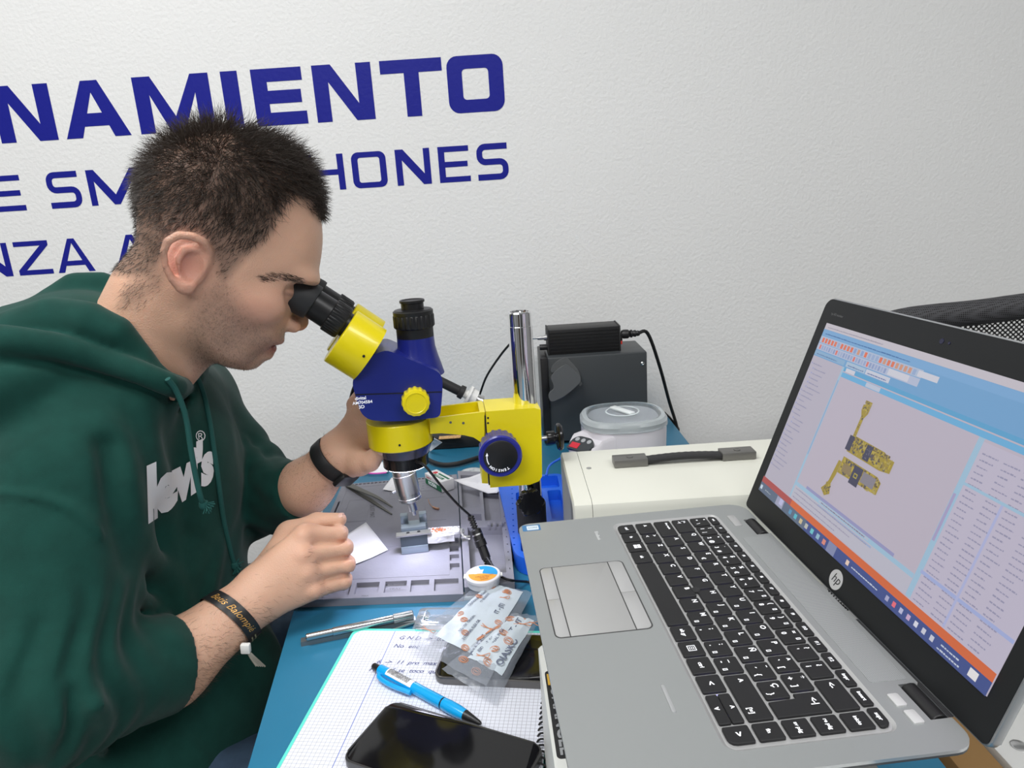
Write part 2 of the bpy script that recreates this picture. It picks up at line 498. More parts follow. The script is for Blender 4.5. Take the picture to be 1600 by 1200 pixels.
# keys
def keym(u, v): return Matrix.Translation((u, v, 0.02))
def key(u0, u1, v0, v1, leg=(), poly=None, rc=1.2, corner=None):
    g = 1.25
    b = MB(LM)
    if poly: pts = poly
    else:
        r = [rc] * 4
        if corner is not None: r[corner] = 5
        pts = rrect(u0 + g, v0 + g, u1 - g, v1 - g, r, 3)
    b.prism(pts, -1.9, 0, 0.35, seg=1)
    k = b.build('key', M_key, lap, 30)
    if leg:
        L = MB(LM)
        for txt, du, dv, sz in leg:
            T(L, txt, sz, keym(du, dv), bold=sz * 0.03)
        L.build('legend', M_legend, k)
    return k
RP = 18.73
def rowv(r): return (r * RP - RP / 2, r * RP + RP / 2)
p = 19.0
v0, v1 = rowv(3)
syms = [('º', 'ª', '\\'), ('1', '!', '|'), ('2', '"', '@'), ('3', '·', '#'), ('4', '$', '~'), ('5', '%', '€'), ('6', '&', '¬'), ('7', '/', ''), ('8', '(', ''), ('9', ')', ''), ('0', '=', ''), ("'", '?', ''), ('¡', '¿', '')]
for i, (a, s_, c) in enumerate(syms):
    u = i * p
    lg = [(a, u + 6, v0 + 6, 5.2), (s_, u + 6, v0 + 13.5, 5.2)]
    if c: lg.append((c, u + 13.5, v0 + 6, 5))
    if 7 <= i <= 10: lg.append(('▫' if False else '[]', u + 14, v0 + 13.5, 3.6))
    key(u, u + p, v0, v1, lg)
key(247, 277.5, v0, v1, [('<-', 254, (v0 + v1) / 2 + 1, 6)])
v0, v1 = rowv(2)
key(0, 28.5, v0, v1, [('|<-', 7, v0 + 12.5, 4), ('->|', 7, v0 + 7.5, 4)])
for i, c in enumerate('QWERTYUIOP'):
    u = 28.5 + i * p
    lg = [(c, u + 6, v0 + 13, 5.6)]
    if c == 'E': lg.append(('€', u + 13.5, v0 + 6, 5))
    if c in 'UIOP': lg.append(('[]', u + 14, v0 + 5.5, 3.6))
    key(u, u + p, v0, v1, lg)
for i, (a, s_, c) in enumerate([('`', '^', '['), ('+', '*', ']')]):
    u = 218.5 + i * p
    key(u, u + p, v0, v1, [(a, u + 6, v0 + 6, 5.6), (s_, u + 6, v0 + 13.5, 5.6), (c, u + 13.5, v0 + 6, 5.6)])
q0, q1 = rowv(1)
key(0, 0, 0, 0, [('<-|', 266, v0 + 11, 5.6)], poly=[(262.5, q0 + 1.25), (276.25, q0 + 1.25), (276.25, v1 - 1.25), (257.75, v1 - 1.25), (257.75, v0 + 1.25), (262.5, v0 + 1.25)])
v0, v1 = q0, q1
key(0, 33.25, v0, v1, [('Bloq mayús', 12, v0 + 13, 2.9)])
for i, c in enumerate('ASDFGHJKLÑ'):
    u = 33.25 + i * p
    lg = [(c, u + 6, v0 + 13, 5.6)]
    if c in 'JKLÑ': lg.append(('[]', u + 14, v0 + 5.5, 3.6))
    key(u, u + p, v0, v1, lg)
for i, (a, s_, c) in enumerate([('´', '¨', '{'), ('Ç', '', '}')]):
    u = 223.25 + i * p
    lg = [(a, u + 6, v0 + (6 if i == 0 else 12), 5.6), (c, u + 13.5, v0 + 6, 5.6)]
    if s_: lg.append((s_, u + 6, v0 + 13.5, 5.6))
    key(u, u + p, v0, v1, lg)
v0, v1 = rowv(0)
key(0, 23.75, v0, v1, [('^', 7, v0 + 9, 7)])
key(23.75, 42.75, v0, v1, [('<', 29, v0 + 6, 5.2), ('>', 29, v0 + 13, 5.2)])
for i, c in enumerate(['Z', 'X', 'C', 'V', 'B', 'N', 'M', ',;', '.:', '-_']):
    u = 42.75 + i * p
    if len(c) == 1: lg = [(c, u + 6, v0 + 13, 5.6)]
    else: lg = [(c[0], u + 6, v0 + 6, 5.6), (c[1], u + 6, v0 + 13, 5.6)]
    if c in ('M', '.:', '-_'): lg.append(('[]', u + 14, v0 + 5.5, 3.6))
    key(u, u + p, v0, v1, lg)
key(232.75, 277.5, v0, v1, [('^', 240, v0 + 10, 7), ('[=]', 268, v0 + 6, 4.5)])
v0, v1 = rowv(-1)
for u0, u1, lg, cr in [(0, 18.2, 'ctrl', 2), (18.2, 37, 'fn', None), (37, 56, 'WIN', None), (56, 77, 'alt', None), (77, 173, '', None), (173, 192, 'alt gr', None), (192, 211, 'MENU', None), (211, 230, 'ctrl', None), (230, 249, '<', None), (277.5, 294, '>', 3)]:
    m_ = (u0 + u1) / 2
    if lg == 'WIN':
        k = key(u0, u1, v0, v1)
        L = MB(LM)
        for a in (-1, 1):
            for c in (-1, 1): L.box((m_ + a * 1.7, (v0 + v1) / 2 + 1 + c * 1.7, 0.03), (3, 3, 0.02))
        L.build('legend', M_legend, k)
    elif lg == 'MENU':
        k = key(u0, u1, v0, v1)
        L = MB(LM); yc = (v0 + v1) / 2
        for a, c, x, y in ((-2.8, 0, .6, 6), (2.8, 0, .6, 6), (0, -2.8, 6, .6), (0, 2.8, 6, .6), (0, 0, 3.4, .5), (0, 1.4, 3.4, .5), (0, -1.4, 3.4, .5)):
            L.box((m_ + a, yc + c, .03), (x, y, .02))
        L.build('legend', M_legend, k)
    else:
        key(u0, u1, v0, v1, [(lg, m_, (v0 + v1) / 2, 6.5 if lg in '<>' else 4.2)] if lg else (), corner=cr)
vm = (v0 + v1) / 2
key(249, 277.5, v0, vm + 1, [('v', 263, v0 + 5, 6)])
key(249, 277.5, vm - 1, v1, [('^', 263, v1 - 5, 6)])
for r, t_ in ((3, 'inicio'), (2, 're pág'), (1, 'av pág'), (0, 'fin')):
    v0, v1 = rowv(r)
    key(277.5, 294, v0, v1, [(t_, 286, (v0 + v1) / 2, 3.6)])
fl = ['esc'] + ['f%d' % i for i in range(1, 13)] + ['impr', 'insert', 'supr']
for i, t_ in enumerate(fl):
    u = i * 18.4 - 0.2
    key(u, u + 18.4, 65.6, 75.5, [(t_, u + 9, 70.5, 3.6)], corner=1 if i == 0 else (0 if i == 15 else None))
# backlight glow strip under the keys, a thin light guide seen in the gaps
b = MB(LM)
for r in (-1, 0, 1, 2):
    v0, v1 = rowv(r)
    for i in range(15):
        b.box((i * 19 + [40, 42.75, 33.25, 28.5][r + 1] % 19, (v0 + v1) / 2, -1.9), (0.45, 9, 0.1))
b.build('key_backlight', mat('key_backlight', (0.5, 0.5, 0.9), 0.5, emit=(0.28, 0.25, 1.0), estr=1.6), lap)
b = MB(LM); b.lathe([(3.6, 0), (3.8, 1.2), (3.4, 1.9), (2.6, 1.6), (0.01, 1.5)], (128.3, 10.2, -1.2), (128.3, 10.2, 2), 20)
b.build('pointing_stick', M_blackmatte, lap)
# touchpad
b = MB(LM)
padr = rrect(69, -113.5, 172.5, -38.5, 5, 5)
b.prism(rrect(68.2, -114.3, 173.3, -37.7, 5.5, 5), -0.4, -0.34)
b.build('touchpad_frame', mat('pad_groove', (0.05, 0.05, 0.05), 0.5), lap)
b = MB(LM); b.prism(rrect(69.3, -102, 172.2, -52, .3), -0.4, -0.2, 0.05); b.build('touchpad', mat('pad_surface', (0.40, 0.40, 0.395), 0.5, 0.35), lap)
for (u0, u1, v0, v1, rr_) in [(69.3, 120.4, -113.2, -103, [.3, .3, 4.6, .3]), (120.8, 172.2, -113.2, -103, [.3, .3, .3, 4.6]), (69.3, 120.4, -51, -39, [.3, 4.6, .3, .3]), (120.8, 172.2, -51, -39, [4.6, .3, .3, .3])]:
    b = MB(LM); b.prism(rrect(u0, v0, u1, v1, rr_), -0.4, -0.1, 0.12); b.build('touchpad_button', M_alu3, lap)
# small controls by the hinge
for u0, u1, v0, v1 in ((3, 26, 86, 93.5),):
    b = MB(LM); b.prism(rrect(u0, v0, u1, v1, 1), -0.4, 0.2, 0.15); b.build('power_button', M_alu3, lap)
for u0, u1, v0, v1 in ((268, 279, 86, 93), (283, 294, 87, 94)):
    b = MB(LM); b.prism(rrect(u0, v0, u1, v1, 1), -0.4, 0.6, 0.3); b.build('shortcut_button', mat('pale_button', (0.6, 0.6, 0.6), 0.4, 0.3), lap)
b = MB(LM); b.prism(rrect(236, -52, 262, -49.5, 1), -0.4, 0.1, 0.05); b.build('latch_mark', M_alu2, lap)
for u0, u1 in ((15, 45), (261, 291)):
    b = MB(LM); b.cyl((u0, 106, -5), (u1, 106, -5), 6.2, n=24, bev=0.5); b.build('hinge', M_black, lap)
# stickers and marks
b = MB(LM); b.prism(rrect(-19.5, -121, -6.5, -102.5, 1.5), -0.4, -0.28)
b.mi = 1; b.prism(rrect(-17.5, -116.5, -8.3, -104.5, 1), -0.28, -0.24)
b.mi = 2; T(b, 'CORE', 3.6, Matrix.Translation((-13, -110.5, -0.2)) @ Matrix.Rotation(R_(90), 4, 'Z'), bold=.05)
b.build('sticker', [mat('sticker_blue', (0.03, 0.16, 0.36), 0.3), mat('sticker_pale', (0.6, 0.68, 0.75), 0.3), mat('sticker_ink', (0.1, 0.2, 0.3), 0.5)], lap, label='small blue and silver processor sticker')
b = MB(LM); T(b, 'EliteBook', 4.6, Matrix.Translation((17, -49.5, -0.36))); b.build('model_lettering', mat('pale_print', (0.75, 0.76, 0.76), 0.4), lap)
# lid: local axes s along the laptop width, t up the screen, n toward the viewer
tn = Vector((0.0627, 0.1690)).normalized()
tdir = LV * tn.x + Vector((0, 0, 1)) * tn.y
lorg = LV * 0.1163 + Vector((0, 0, LZ - 0.003))
DM = frame(lorg, LU, tdir) @ Matrix.Scale(0.001, 4)      # third axis = LU x tdir
nrm = LU.cross(tdir)
sgn = 1 if nrm.dot(CAM_C - lorg) > 0 else -1
b = MB(DM)
shell = rrect(-23, 0, 316, 229, [11, 11, 5, 5], 6)
b.prism(shell, -7 * sgn if sgn > 0 else 0.5, -0.5 if sgn > 0 else 7, 1.5, which='both')
b.build('lid', [mat('lid_silver', (0.42, 0.43, 0.44), 0.35, 0.7)], lap)
b = MB(DM)
b.prism(rrect(-21.8, 1, 314.8, 227.8, [10, 10, 4, 4], 6), -0.5 * sgn, 0.2 * sgn)
b.build('screen_bezel', M_bezel, lap)
Z0 = 0.35 * sgn
# screen picture: thin flat coloured patches that emit
class Scr:
    def __init__(s): s.v = []; s.f = []; s.c = []; s.z = 0.2
    def poly(s, pts, col, dz=0.004):
        s.z += dz * 0.2
        i0 = len(s.v)
        for q in pts: s.v.append((-7.7 + q[0], 25 + q[1], s.z * sgn))
        s.f.append(list(range(i0, i0 + len(pts)))); s.c.append(col)
    def rect(s, x0, y0, x1, y1, col): s.poly([(x0, y0), (x1, y0), (x1, y1), (x0, y1)], col)
    def lines(s, x0, y, x1, col, h=1.1, w=2.2):
        x = x0
        while x < x1:
            l = random.uniform(.5, 1) * w; s.rect(x, y, min(x + l, x1), y + h * random.uniform(.6, 1), col); x += l + .5
S = Scr(); SW, SH = 309.4, 179.5
lav = (.50, .45, .54); blu = (.16, .36, .62); lb = (.34, .52, .68); dk = (.22, .22, .30); wh = (.62, .62, .70)
S.rect(0, 0, SW, SH, lav)
S.rect(0, SH - 6, SW, SH, (.56, .52, .58)); S.lines(5, SH - 4.2, 92, (.30, .28, .36))
S.rect(0, SH - 36, SW, SH - 6, blu)
S.rect(0, SH - 12.5, SW, SH - 6.2, (.19, .39, .66)); S.lines(5, SH - 10.6, 132, (.05, .16, .38), w=7)
S.rect(0, SH - 19.5, 150, SH - 13, (.42, .50, .66)); S.rect(0, SH - 26.5, 150, SH - 20, (.45, .50, .66))
for i in range(26):
    c = random.choice([(.72, .18, .10), (.25, .35, .6), (.3, .4, .62), (.62, .3, .2)]) if i not in (0, 1, 2, 3, 6, 9, 13, 17) else (.75, .16, .08)
    S.rect(4 + i * 5.4, SH - 18.8, 7.6 + i * 5.4, SH - 14.2, c)
for i in range(26):
    c = random.choice([(.3, .38, .6), (.35, .42, .62), (.25, .33, .55)]) if i not in (0, 7, 14, 19) else (.72, .16, .12)
    S.rect(4 + i * 4.1, SH - 25.6, 6.6 + i * 4.1, SH - 21.4, c)
S.rect(112, SH - 25.6, 138, SH - 20.4, wh); S.rect(145, SH - 18.8, 168, SH - 14, wh)
S.rect(0, SH - 32, 52, SH - 27.5, (.25, .42, .62)); S.lines(4, SH - 31, 40, (.1, .2, .4), w=4)
S.rect(55, SH - 32, 84, SH - 27.4, (.40, .52, .66)); S.lines(58, SH - 31, 82, (.12, .2, .4), w=4)
S.rect(85, SH - 32, 118, SH - 27.4, (.58, .60, .70)); S.lines(88, SH - 31, 114, (.15, .2, .4), w=4)
S.rect(54, SH - 36.5, SW, SH - 33, (.10, .36, .62)); S.rect(58, SH - 36.5, 72, SH - 33, wh)
S.rect(54, SH - 42, SW, SH - 37.6, (.14, .42, .70)); S.rect(92, SH - 41.5, 112, SH - 37.8, (.50, .55, .68))
# left tree panel
S.rect(0, 16, 52, SH - 33, (.47, .44, .53))
for i in range(24):
    y = SH - 41 - i * 4.7
    ind = 10 if i in (1, 2, 3, 4, 5, 12, 13) else 5
    S.rect(ind - 3, y, ind - 1.4, y + 1.6, (.3, .33, .6)); S.lines(ind, y, ind + random.uniform(9, 26), (.26, .26, .40))
S.rect(52, 16, 55, SH - 33, lb); S.rect(52.8, 60, 54.2, SH - 46, (.26, .38, .6))
# right panel
S.rect(228, 10, SW, SH - 44, (.52, .48, .60)); S.rect(224, 16, 229, SH - 42, lb); S.rect(224.5, 60, 227, 96, (.38, .34, .55))
for i in range(26):
    y = SH - 52 - i * 4.4
    for q in (232, 250, 266, 284): S.lines(q, y, q + random.uniform(8, 14), (.3, .29, .42), w=3)
S.rect(228, 104, SW, 106, lb); S.rect(228, 36, SW, 38.5, (.36, .42, .70)); S.rect(262, 16, 264, 104, (.42, .45, .7))
# lower panes
S.rect(55, 16, 224, 30, (.50, .49, .58)); S.rect(55, 29, 224, 32.5, lb); S.rect(72, 32.5, 200, 35.2, (.30, .30, .52))
S.rect(96, 26.5, 176, 28, (.34, .42, .62))
Scr_text = [('Components Net', 58, 25.5), ('1736 MHZ TO 1900MHZ PART1', 84, 30.4), ('Reference Designator and nets list for the selected board part', 60, 19.5)]
for i in range(3): S.lines(58, 18 + i * 4.2, 130 + i * 20, (.32, .30, .42), w=3)
S.rect(96, 30.0, 170, 32.0, (.45, .5, .62)); S.lines(100, 30.3, 165, (.2, .2, .3), w=4)
# circuit boards
gold = (.36, .27, .035); g2 = (.26, .19, .05); nv = (.05, .05, .10); gr = (.24, .22, .26)
def board(pts, col=gold): S.poly(pts, col)
def bits(x0, y0, x1, y1, n, cols, s0=1, s1=3):
    for _ in range(n):
        x = random.uniform(x0, x1 - 1); y = random.uniform(y0, y1 - 1); a = random.uniform(s0, s1); c = random.uniform(s0, s1)
        S.rect(x, y, min(x + a, x1), min(y + c, y1), random.choice(cols))
cc = [(.48, .37, .05), (.14, .10, .05), (.30, .22, .06), (.09, .08, .10), (.42, .34, .10)]
board([(103, 128), (111, 128), (111, 118), (108, 113), (108, 96), (104, 96), (104, 114), (101, 119), (101, 124), (103, 124)]); bits(101, 117, 111, 128, 34, cc, .8, 2.2); bits(104.4, 97, 107.6, 116, 22, cc, .6, 1.6)
board([(104, 97), (148, 97), (156, 94), (162, 94), (162, 84), (150, 82), (104, 82)]); bits(105, 83, 160, 96.5, 190, cc)
S.rect(101, 83, 108, 96, nv); S.rect(126, 83, 134, 96, nv); bits(127, 84, 133, 95, 12, [(.16, .15, .2)], .5, 1.2)
board([(104, 77), (152, 77), (158, 74), (158, 64), (104, 62)]); bits(105, 62.5, 157, 76.5, 190, cc)
S.rect(122, 60, 134, 76, nv); S.rect(125, 66, 130, 70, (.4, .33, .05)); S.rect(126, 67, 129, 69, nv); S.rect(135, 66, 152, 75, gr); S.rect(108, 65, 120, 72, (.27, .2, .1))
board([(104, 72), (100, 72), (98, 52), (96, 47), (92, 42), (100, 38), (106, 42), (102, 50), (104, 60)]); bits(95, 40, 104, 50, 30, cc, .6, 2)
# orange status bar and task bar
S.rect(0, 9.5, SW, 15.5, (.66, .135, .04)); S.rect(0, 0, SW, 9.5, (.045, .075, .26)); S.rect(0, 0, 92, 9.5, (.10, .14, .22)); S.rect(0, 9.5, 60, 15.5, (.42, .07, .07))
S.rect(1.5, 2.5, 5.5, 6.5, (.6, .7, .8)); S.lines(12, 4, 24, (.4, .45, .5)); S.rect(36, .5, 50, 9, (.35, .36, .5)); S.rect(42, 3, 48, 9, (.5, .5, .75))
for i, c in enumerate([(.1, .3, .5), (.1, .5, .6), (.6, .5, .3), (.5, .5, .45), (.15, .55, .6), (.3, .5, .6), (.7, .25, .2), (.5, .5, .6)]):
    S.rect(62 + i * 10, 2.6, 66.6 + i * 10, 7, c)
S.rect(130, 0.2, 142, 9.3, (.22, .25, .42)); S.rect(158, 3, 162, 7, (.8, .6, .5)); S.lines(166, 4, 200, (.6, .65, .75), w=3.4)
for i, c in enumerate([(.4, .4, .6), (.8, .15, .2), (.5, .5, .7), (.6, .4, .6), (.7, .7, .8), (.6, .6, .7), (.6, .6, .7)]):
    S.rect(210 + i * 8, 3, 213.5 + i * 8, 6.8, c)
S.lines(268, 5.4, 284, (.6, .65, .75), w=3); S.lines(266, 2, 286, (.6, .65, .75), w=3); S.rect(293, 2.5, 300, 8, (.8, .78, .8))
me = bpy.data.meshes.new('screen')
me.from_pydata([DM @ Vector(v) for v in S.v], [], S.f)
ca = me.color_attributes.new('Col', 'FLOAT_COLOR', 'CORNER')
cols = []
for f, c in zip(S.f, S.c): cols += [(*c, 1)] * len(f)
ca.data.foreach_set('color', np.array(cols, dtype=np.float32).ravel())
ms = bpy.data.materials.new('screen_picture'); ms.use_nodes = True
nt = ms.node_tree; bs = nt.nodes['Principled BSDF']
at_ = nt.nodes.new('ShaderNodeVertexColor'); at_.layer_name = 'Col'
nt.links.new(at_.outputs['Color'], bs.inputs['Emission Color']); bs.inputs['Emission Strength'].default_value = 0.62
bs.inputs['Base Color'].default_value = (.02, .02, .02, 1); bs.inputs['Roughness'].default_value = .45
me.materials.append(ms)
link('screen', me, lap)
b = MB(DM); b.lathe([(8.3, 0), (8.3, .3)], (147, 11.5, 0.2 * sgn), (147, 11.5, sgn), 32)
b.mi = 1
T(b, 'hp', 11, Matrix.Translation((147, 12.2, 0.62 * sgn)), shear=.35)
b.build('logo', [mat('logo_silver', (0.62, 0.62, 0.62), 0.3, 0.3), M_bezel], lap, label='round silver hp logo')
b = MB(DM); T(b, 'hp HD monitor', 3.2, Matrix.Translation((4, 214, 0.25 * sgn))); b.build('bezel_lettering', mat('grey_print', (.16, .16, .16), .5), lap)
b = MB(DM); b.lathe([(2.2, 0), (2.2, .3)], (147, 216, .2 * sgn), (147, 216, sgn), 20); b.lathe([(1.2, .0), (1.2, .4)], (155, 216, .2 * sgn), (155, 216, sgn), 12)
b.build('webcam', mat('lens', (0.01, 0.01, 0.04), 0.05), lap)
# ------------------------------------------------------------------ microscope
M_ublue = mat('blue_enamel', (0.012, 0.02, 0.21), 0.33, bump=0.12, bscale=900, bdist=0.0003, coat=0.2)
M_yel = mat('yellow_enamel', (0.80, 0.66, 0.004), 0.32, bump=0.08, bscale=900, bdist=0.0003, coat=0.25)
M_gloss = mat('black_gloss', (0.010, 0.010, 0.012), 0.18)
YH = R_(10)
HA = Vector((math.cos(YH), math.sin(YH), 0)); HB = Vector((-math.sin(YH), math.cos(YH), 0)); UZ = Vector((0, 0, 1))
M0 = Vector((-0.262, 0.178, 0))
def mpk(px, py, off=0.0):
    """point on a plane parallel to the microscope's middle plane, as (along, height)"""
    p = atp(px, py, M0 + HB * off, HB) - M0
    return p.dot(HA), p.z
def MP(a, off, z): return M0 + HA * a + HB * off + UZ * z
micro = thing('microscope', (-0.108, 0.205, 0.0), 'blue and yellow stereo microscope with black eyepieces on a chrome post', 'microscope')
# blue head, side outline extruded across
HF = Matrix(((HA.x, 0, HB.x, M0.x), (HA.y, 0, HB.y, M0.y), (0, 1, 0, 0), (0, 0, 0, 1)))     # local x = along, y = up, z = away
hw = 0.040
z4 = lambda x, y: (420 + x / 3.478, 420 + y / 3.478)
fp = [mpk(*z4(x, y), -hw) for x, y in [(470, 690), (500, 785), (545, 822), (640, 830), (760, 826), (932, 806), (943, 680), (945, 600), (925, 560), (640, 440), (560, 470), (470, 575), (452, 620)]]
def smooth_poly(pts, k=3, r=0.35):
    out = []
    n = len(pts)
    for i in range(n):
        a, b_, c = Vector(pts[i - 1]), Vector(pts[i]), Vector(pts[(i + 1) % n])
        la = min((a - b_).length * .45, 0.009 * r * 2); lc = min((c - b_).length * .45, 0.009 * r * 2)
        p = b_ + (a - b_).normalized() * la; q = b_ + (c - b_).normalized() * lc
        for j in range(k + 1):
            t = j / k
            out.append(tuple(p * (1 - t) ** 2 + b_ * 2 * t * (1 - t) + q * t * t))
    return out
b = MB(HF); b.prism(smooth_poly(fp), -hw, hw, 0.006, seg=4, which='both')
head = b.build('head', M_ublue, micro, 40)
# seam line
s0, s1 = mpk(*z4(475, 683), -hw), mpk(*z4(938, 668), -hw)
b = MB(HF); b.prism([(s0[0] - .001, s0[1] - .0006), (s1[0] + .0006, s1[1] - .0006), (s1[0] + .0006, s1[1] + .0005), (s0[0] - .001, s0[1] + .0005)], -hw - .0006, hw + .0006)
b.build('seam', M_black, head)
b = MB(Matrix(((HA.x, 0, HB.x, M0.x), (HA.y, 0, HB.y, M0.y), (0, 1, 0, 0), (0, 0, 0, 1))))
for (tx, ty, t_, sz) in ((484, 705, 'digital', .0055), (495, 728, 'AM7045B4', .0050), (490, 752, '3D', .0055)):
    pa = mpk(*z4(tx, ty), -hw)
    T(b, t_, sz, Matrix.Translation((pa[0] + .003, pa[1], -hw - .0004)), bold=.0001)
b.build('head_lettering', M_legend, head)
# trinocular port
ta, tz = mpk(*z4(797, 370), 0.0)
def zat(y, off=0.0, x=797): return mpk(*z4(x, y), off)[1]
b = MB(); b.lathe([(.031, 0), (.028, .012), (.0248, .024), (.0228, .034), (.0220, .050)], MP(ta, 0, zat(370) - .046), MP(ta, 0, 1), 40)
b.build('port_neck', M_ublue, micro)
zt = zat(372)
b = MB(); b.lathe([(.0218, 0), (.0222, .001), (.0222, .012), (.0232, .0125), (.0246, .014), (.0246, .027), (.0236, .028), (.0240, .029), (.0240, .0325), (.0222, .0335), (.0222, .0340), (.016, .0345)], MP(ta, 0, zt), MP(ta, 0, 1), 96, ridges=24, rd=.0011, rz=(.0139, .0271))
port = b.build('camera_port', M_black, micro)
b = MB(); b.lathe([(.0135, 0), (.0135, .0075), (.0150, .008), (.0150, .0105), (.0142, .011), (.0128, .0105), (.012, .0098)], MP(ta, 0, zt + .0345), MP(ta, 0, 1), 40)
b.build('port_cap', M_black, micro)
M_cup = mat('grey_black_rubber', (.026, .027, .029), .6)
# prism housings and eyepieces
e0 = Vector(mpk(*z4(548, 400), -.028)); e1 = Vector(mpk(*z4(240, 200), -.028))
ed = (e1 - e0).normalized()
EA = (HA * ed.x + UZ * ed.y).normalized()
perp = HB.cross(EA)
for off in (-.031, .031):
    fa = Vector(mpk(*z4(388, 362), -.031))     # face centre of the near housing
    fc = MP(fa.x, off, fa.y)
    if off > 0: fc = fc + EA * .001
    rings = []
    for (h, sc) in ((-.0395, 1.0), (-.002, 1.0), (-.0006, .985), (0, .95)):
        ring = []
        for k in range(48):
            th = 2 * math.pi * k / 48
            ring.append(fc + EA * h + HB * (.0305 * sc * math.cos(th)) + perp * (.0345 * sc * math.sin(th)))
        rings.append(ring)
    b = MB(); b.loft(rings); hs = b.build('prism_housing', M_yel, micro, 40)
    for k in (0.3,):
        q = fc - EA * .032 + (HB * -.0303 if off < 0 else HB * .0303)
        b = MB(); b.cyl(q, q - HB * .0008 if off < 0 else q + HB * .0008, .0016, n=12); b.build('screw', M_black, hs)
    tc_ = Vector(mpk(*z4(440, 318), -.031)); tcn = MP(tc_.x, off, tc_.y) - EA * .004
    b = MB(); b.lathe([(.0150, 0), (.0150, .011), (.0185, .0115), (.0198, .014), (.0198, .030), (.0188, .0305), (.0175, .031), (.0172, .054), (.0160, .0545), (.0160, .060)], tcn, tcn + EA, 96, ridges=32, rd=.0008, rz=(.0139, .0301))
    ep = b.build('eyepiece', M_black, micro)
    # winged rubber eyecup
    rings = []
    c0 = tcn + EA * .0505 + UZ * .001
    cup_ax = (EA + UZ * -.10).normalized()
    for (h, r, w) in ((0, .0180, 0), (.0005, .0200, 0), (.003, .0207, 0), (.014, .0212, .1), (.022, .0212, .55), (.0265, .0203, .9), (.0285, .0185, 1.0), (.0280, .0165, 1.0), (.020, .0165, .5), (.010, .016, 0)):
        ring = []
        for k in range(40):
            th = 2 * math.pi * k / 40
            dirv = HB * math.cos(th) + perp * math.sin(th)
            wing = w * .010 * (0.5 - 0.5 * math.cos(th) if off < 0 else 0.5 + 0.5 * math.cos(th))
            ring.append(c0 + cup_ax * (h + wing) + dirv * (r - .0035 * w * math.sin(th) ** 2))
        rings.append(ring)
    b = MB(); b.loft(rings, cap=False); b.build('eyecup', M_cup, ep, 60)
# zoom knob on the near side
ka, kz = mpk(*z4(797, 742), -hw - .02)
b = MB(); b.lathe([(.0150, 0), (.0165, .001), (.0165, .014), (.0155, .0155), (.012, .0165), (.0115, .0160), (.0005, .0162)], MP(ka + .001, -hw + .001, kz + .001), MP(ka + .001, -hw - 1, kz + .001), 60, ridges=15, rd=.0009, rz=(.0009, .0141))
b.build('zoom_knob', M_yel, micro)
b = MB(); b.lathe([(.0150, 0), (.0165, .001), (.0165, .014), (.0155, .0155)], MP(ka, hw - .001, kz), MP(ka, hw + 1, kz), 60, ridges=15, rd=.0009, rz=(.0009, .0141))
b.build('zoom_knob', M_yel, micro)
# ring mount, lens cone and ring light; axis through M0
axz = lambda py: mpk(632, py, 0)[1]
ra = mpk(631, 690, 0)[0]
RX = MP(ra - .0035, 0, 0); OX = MP(ra, 0, 0)
zr0, zr1 = axz(687), axz(658)
b = MB(); b.lathe([(.0385, 0), (.0395, .001), (.0395, zr1 - zr0 + .008), (.039, zr1 - zr0 + .0085), (.030, zr1 - zr0 + .0085)], RX + UZ * (zr0 - .003), RX + UZ * 9, 64)
mount = b.build('ring_mount', M_yel, micro)
q = RX + UZ * (zr0 + .007) - HB * .0393 - HA * .002
b = MB(); b.cyl(q, q - HB * .0006, .0014, n=12); b.build('screw', M_black, mount)
b = MB(); b.lathe([(.0375, 0), (.036, .0), (.0305, -.014), (.0285, -.017)], OX + UZ * (zr0 - .002), OX + UZ * 9, 48)
b.build('lens_cone', mat('lens_cone_satin', (0.10, 0.10, 0.13), 0.25, 0.6), micro)
zl = axz(714)
b = MB(); b.lathe([(.016, -.010), (.0270, -.010), (.0285, -.009), (.0285, .003), (.0300, .004), (.0300, .011), (.0290, .012), (.024, .012)], OX + UZ * (zl), OX + UZ * 9, 56)
ringl = b.build('ring_light', M_gloss, micro)
b = MB(); b.lathe([(.0165, 0), (.0262, 0), (.0262, .0004), (.0165, .0004)], OX + UZ * (zl - .0106), OX + UZ * 9, 40)
b.build('led_ring', mat('led_ring', (1, 1, 1), 0.5, emit=(0.78, 0.80, 1.0), estr=14), ringl, label='glowing white ring of lamps')
l = bpy.data.lights.new('ring_light_glow', 'SPOT'); l.energy = 1.5; l.color = (0.80, 0.80, 1.0); l.spot_size = R_(150); l.spot_blend = 1.0; l.shadow_soft_size = 0.024
lo = bpy.data.objects.new('ring_light_glow', l); lo.location = OX + UZ * (zl - .013); COL.objects.link(lo)
# arm and focus block, yaw 5
YA = R_(5)
AA = Vector((math.cos(YA), math.sin(YA), 0)); AB = Vector((-math.sin(YA), math.cos(YA), 0))
PO = Vector((-0.108, 0.205, 0))
def apk(px, py, off):
    p = atp(px, py, PO + AB * off, AB) - PO
    return p.dot(AA), p.z
AF = Matrix(((AA.x, 0, AB.x, PO.x), (AA.y, 0, AB.y, PO.y), (0, 1, 0, 0), (0, 0, 0, 1)))
fo = -.030
z8 = lambda x, y: (640 + x / 8.571, 640 + y / 8.571)
P = [apk(*q, fo) for q in [(672, 653.5), (690, 652), (757, 643.5), (757, 700), (750, 690), (740, 683.5), (725, 680), (690, 677), (672, 678)]]
b = MB(AF)
b.prism(P, fo, fo + .004, .0008, which='both')
b.prism(P, -fo - .012, -fo - .008, .0008, which='both')
xs = apk(672, 660, fo)[0]; xe = apk(757, 644, fo)[0]; zb = apk(700, 677, fo)[1]; zt_ = apk(730, 646, fo)[1]
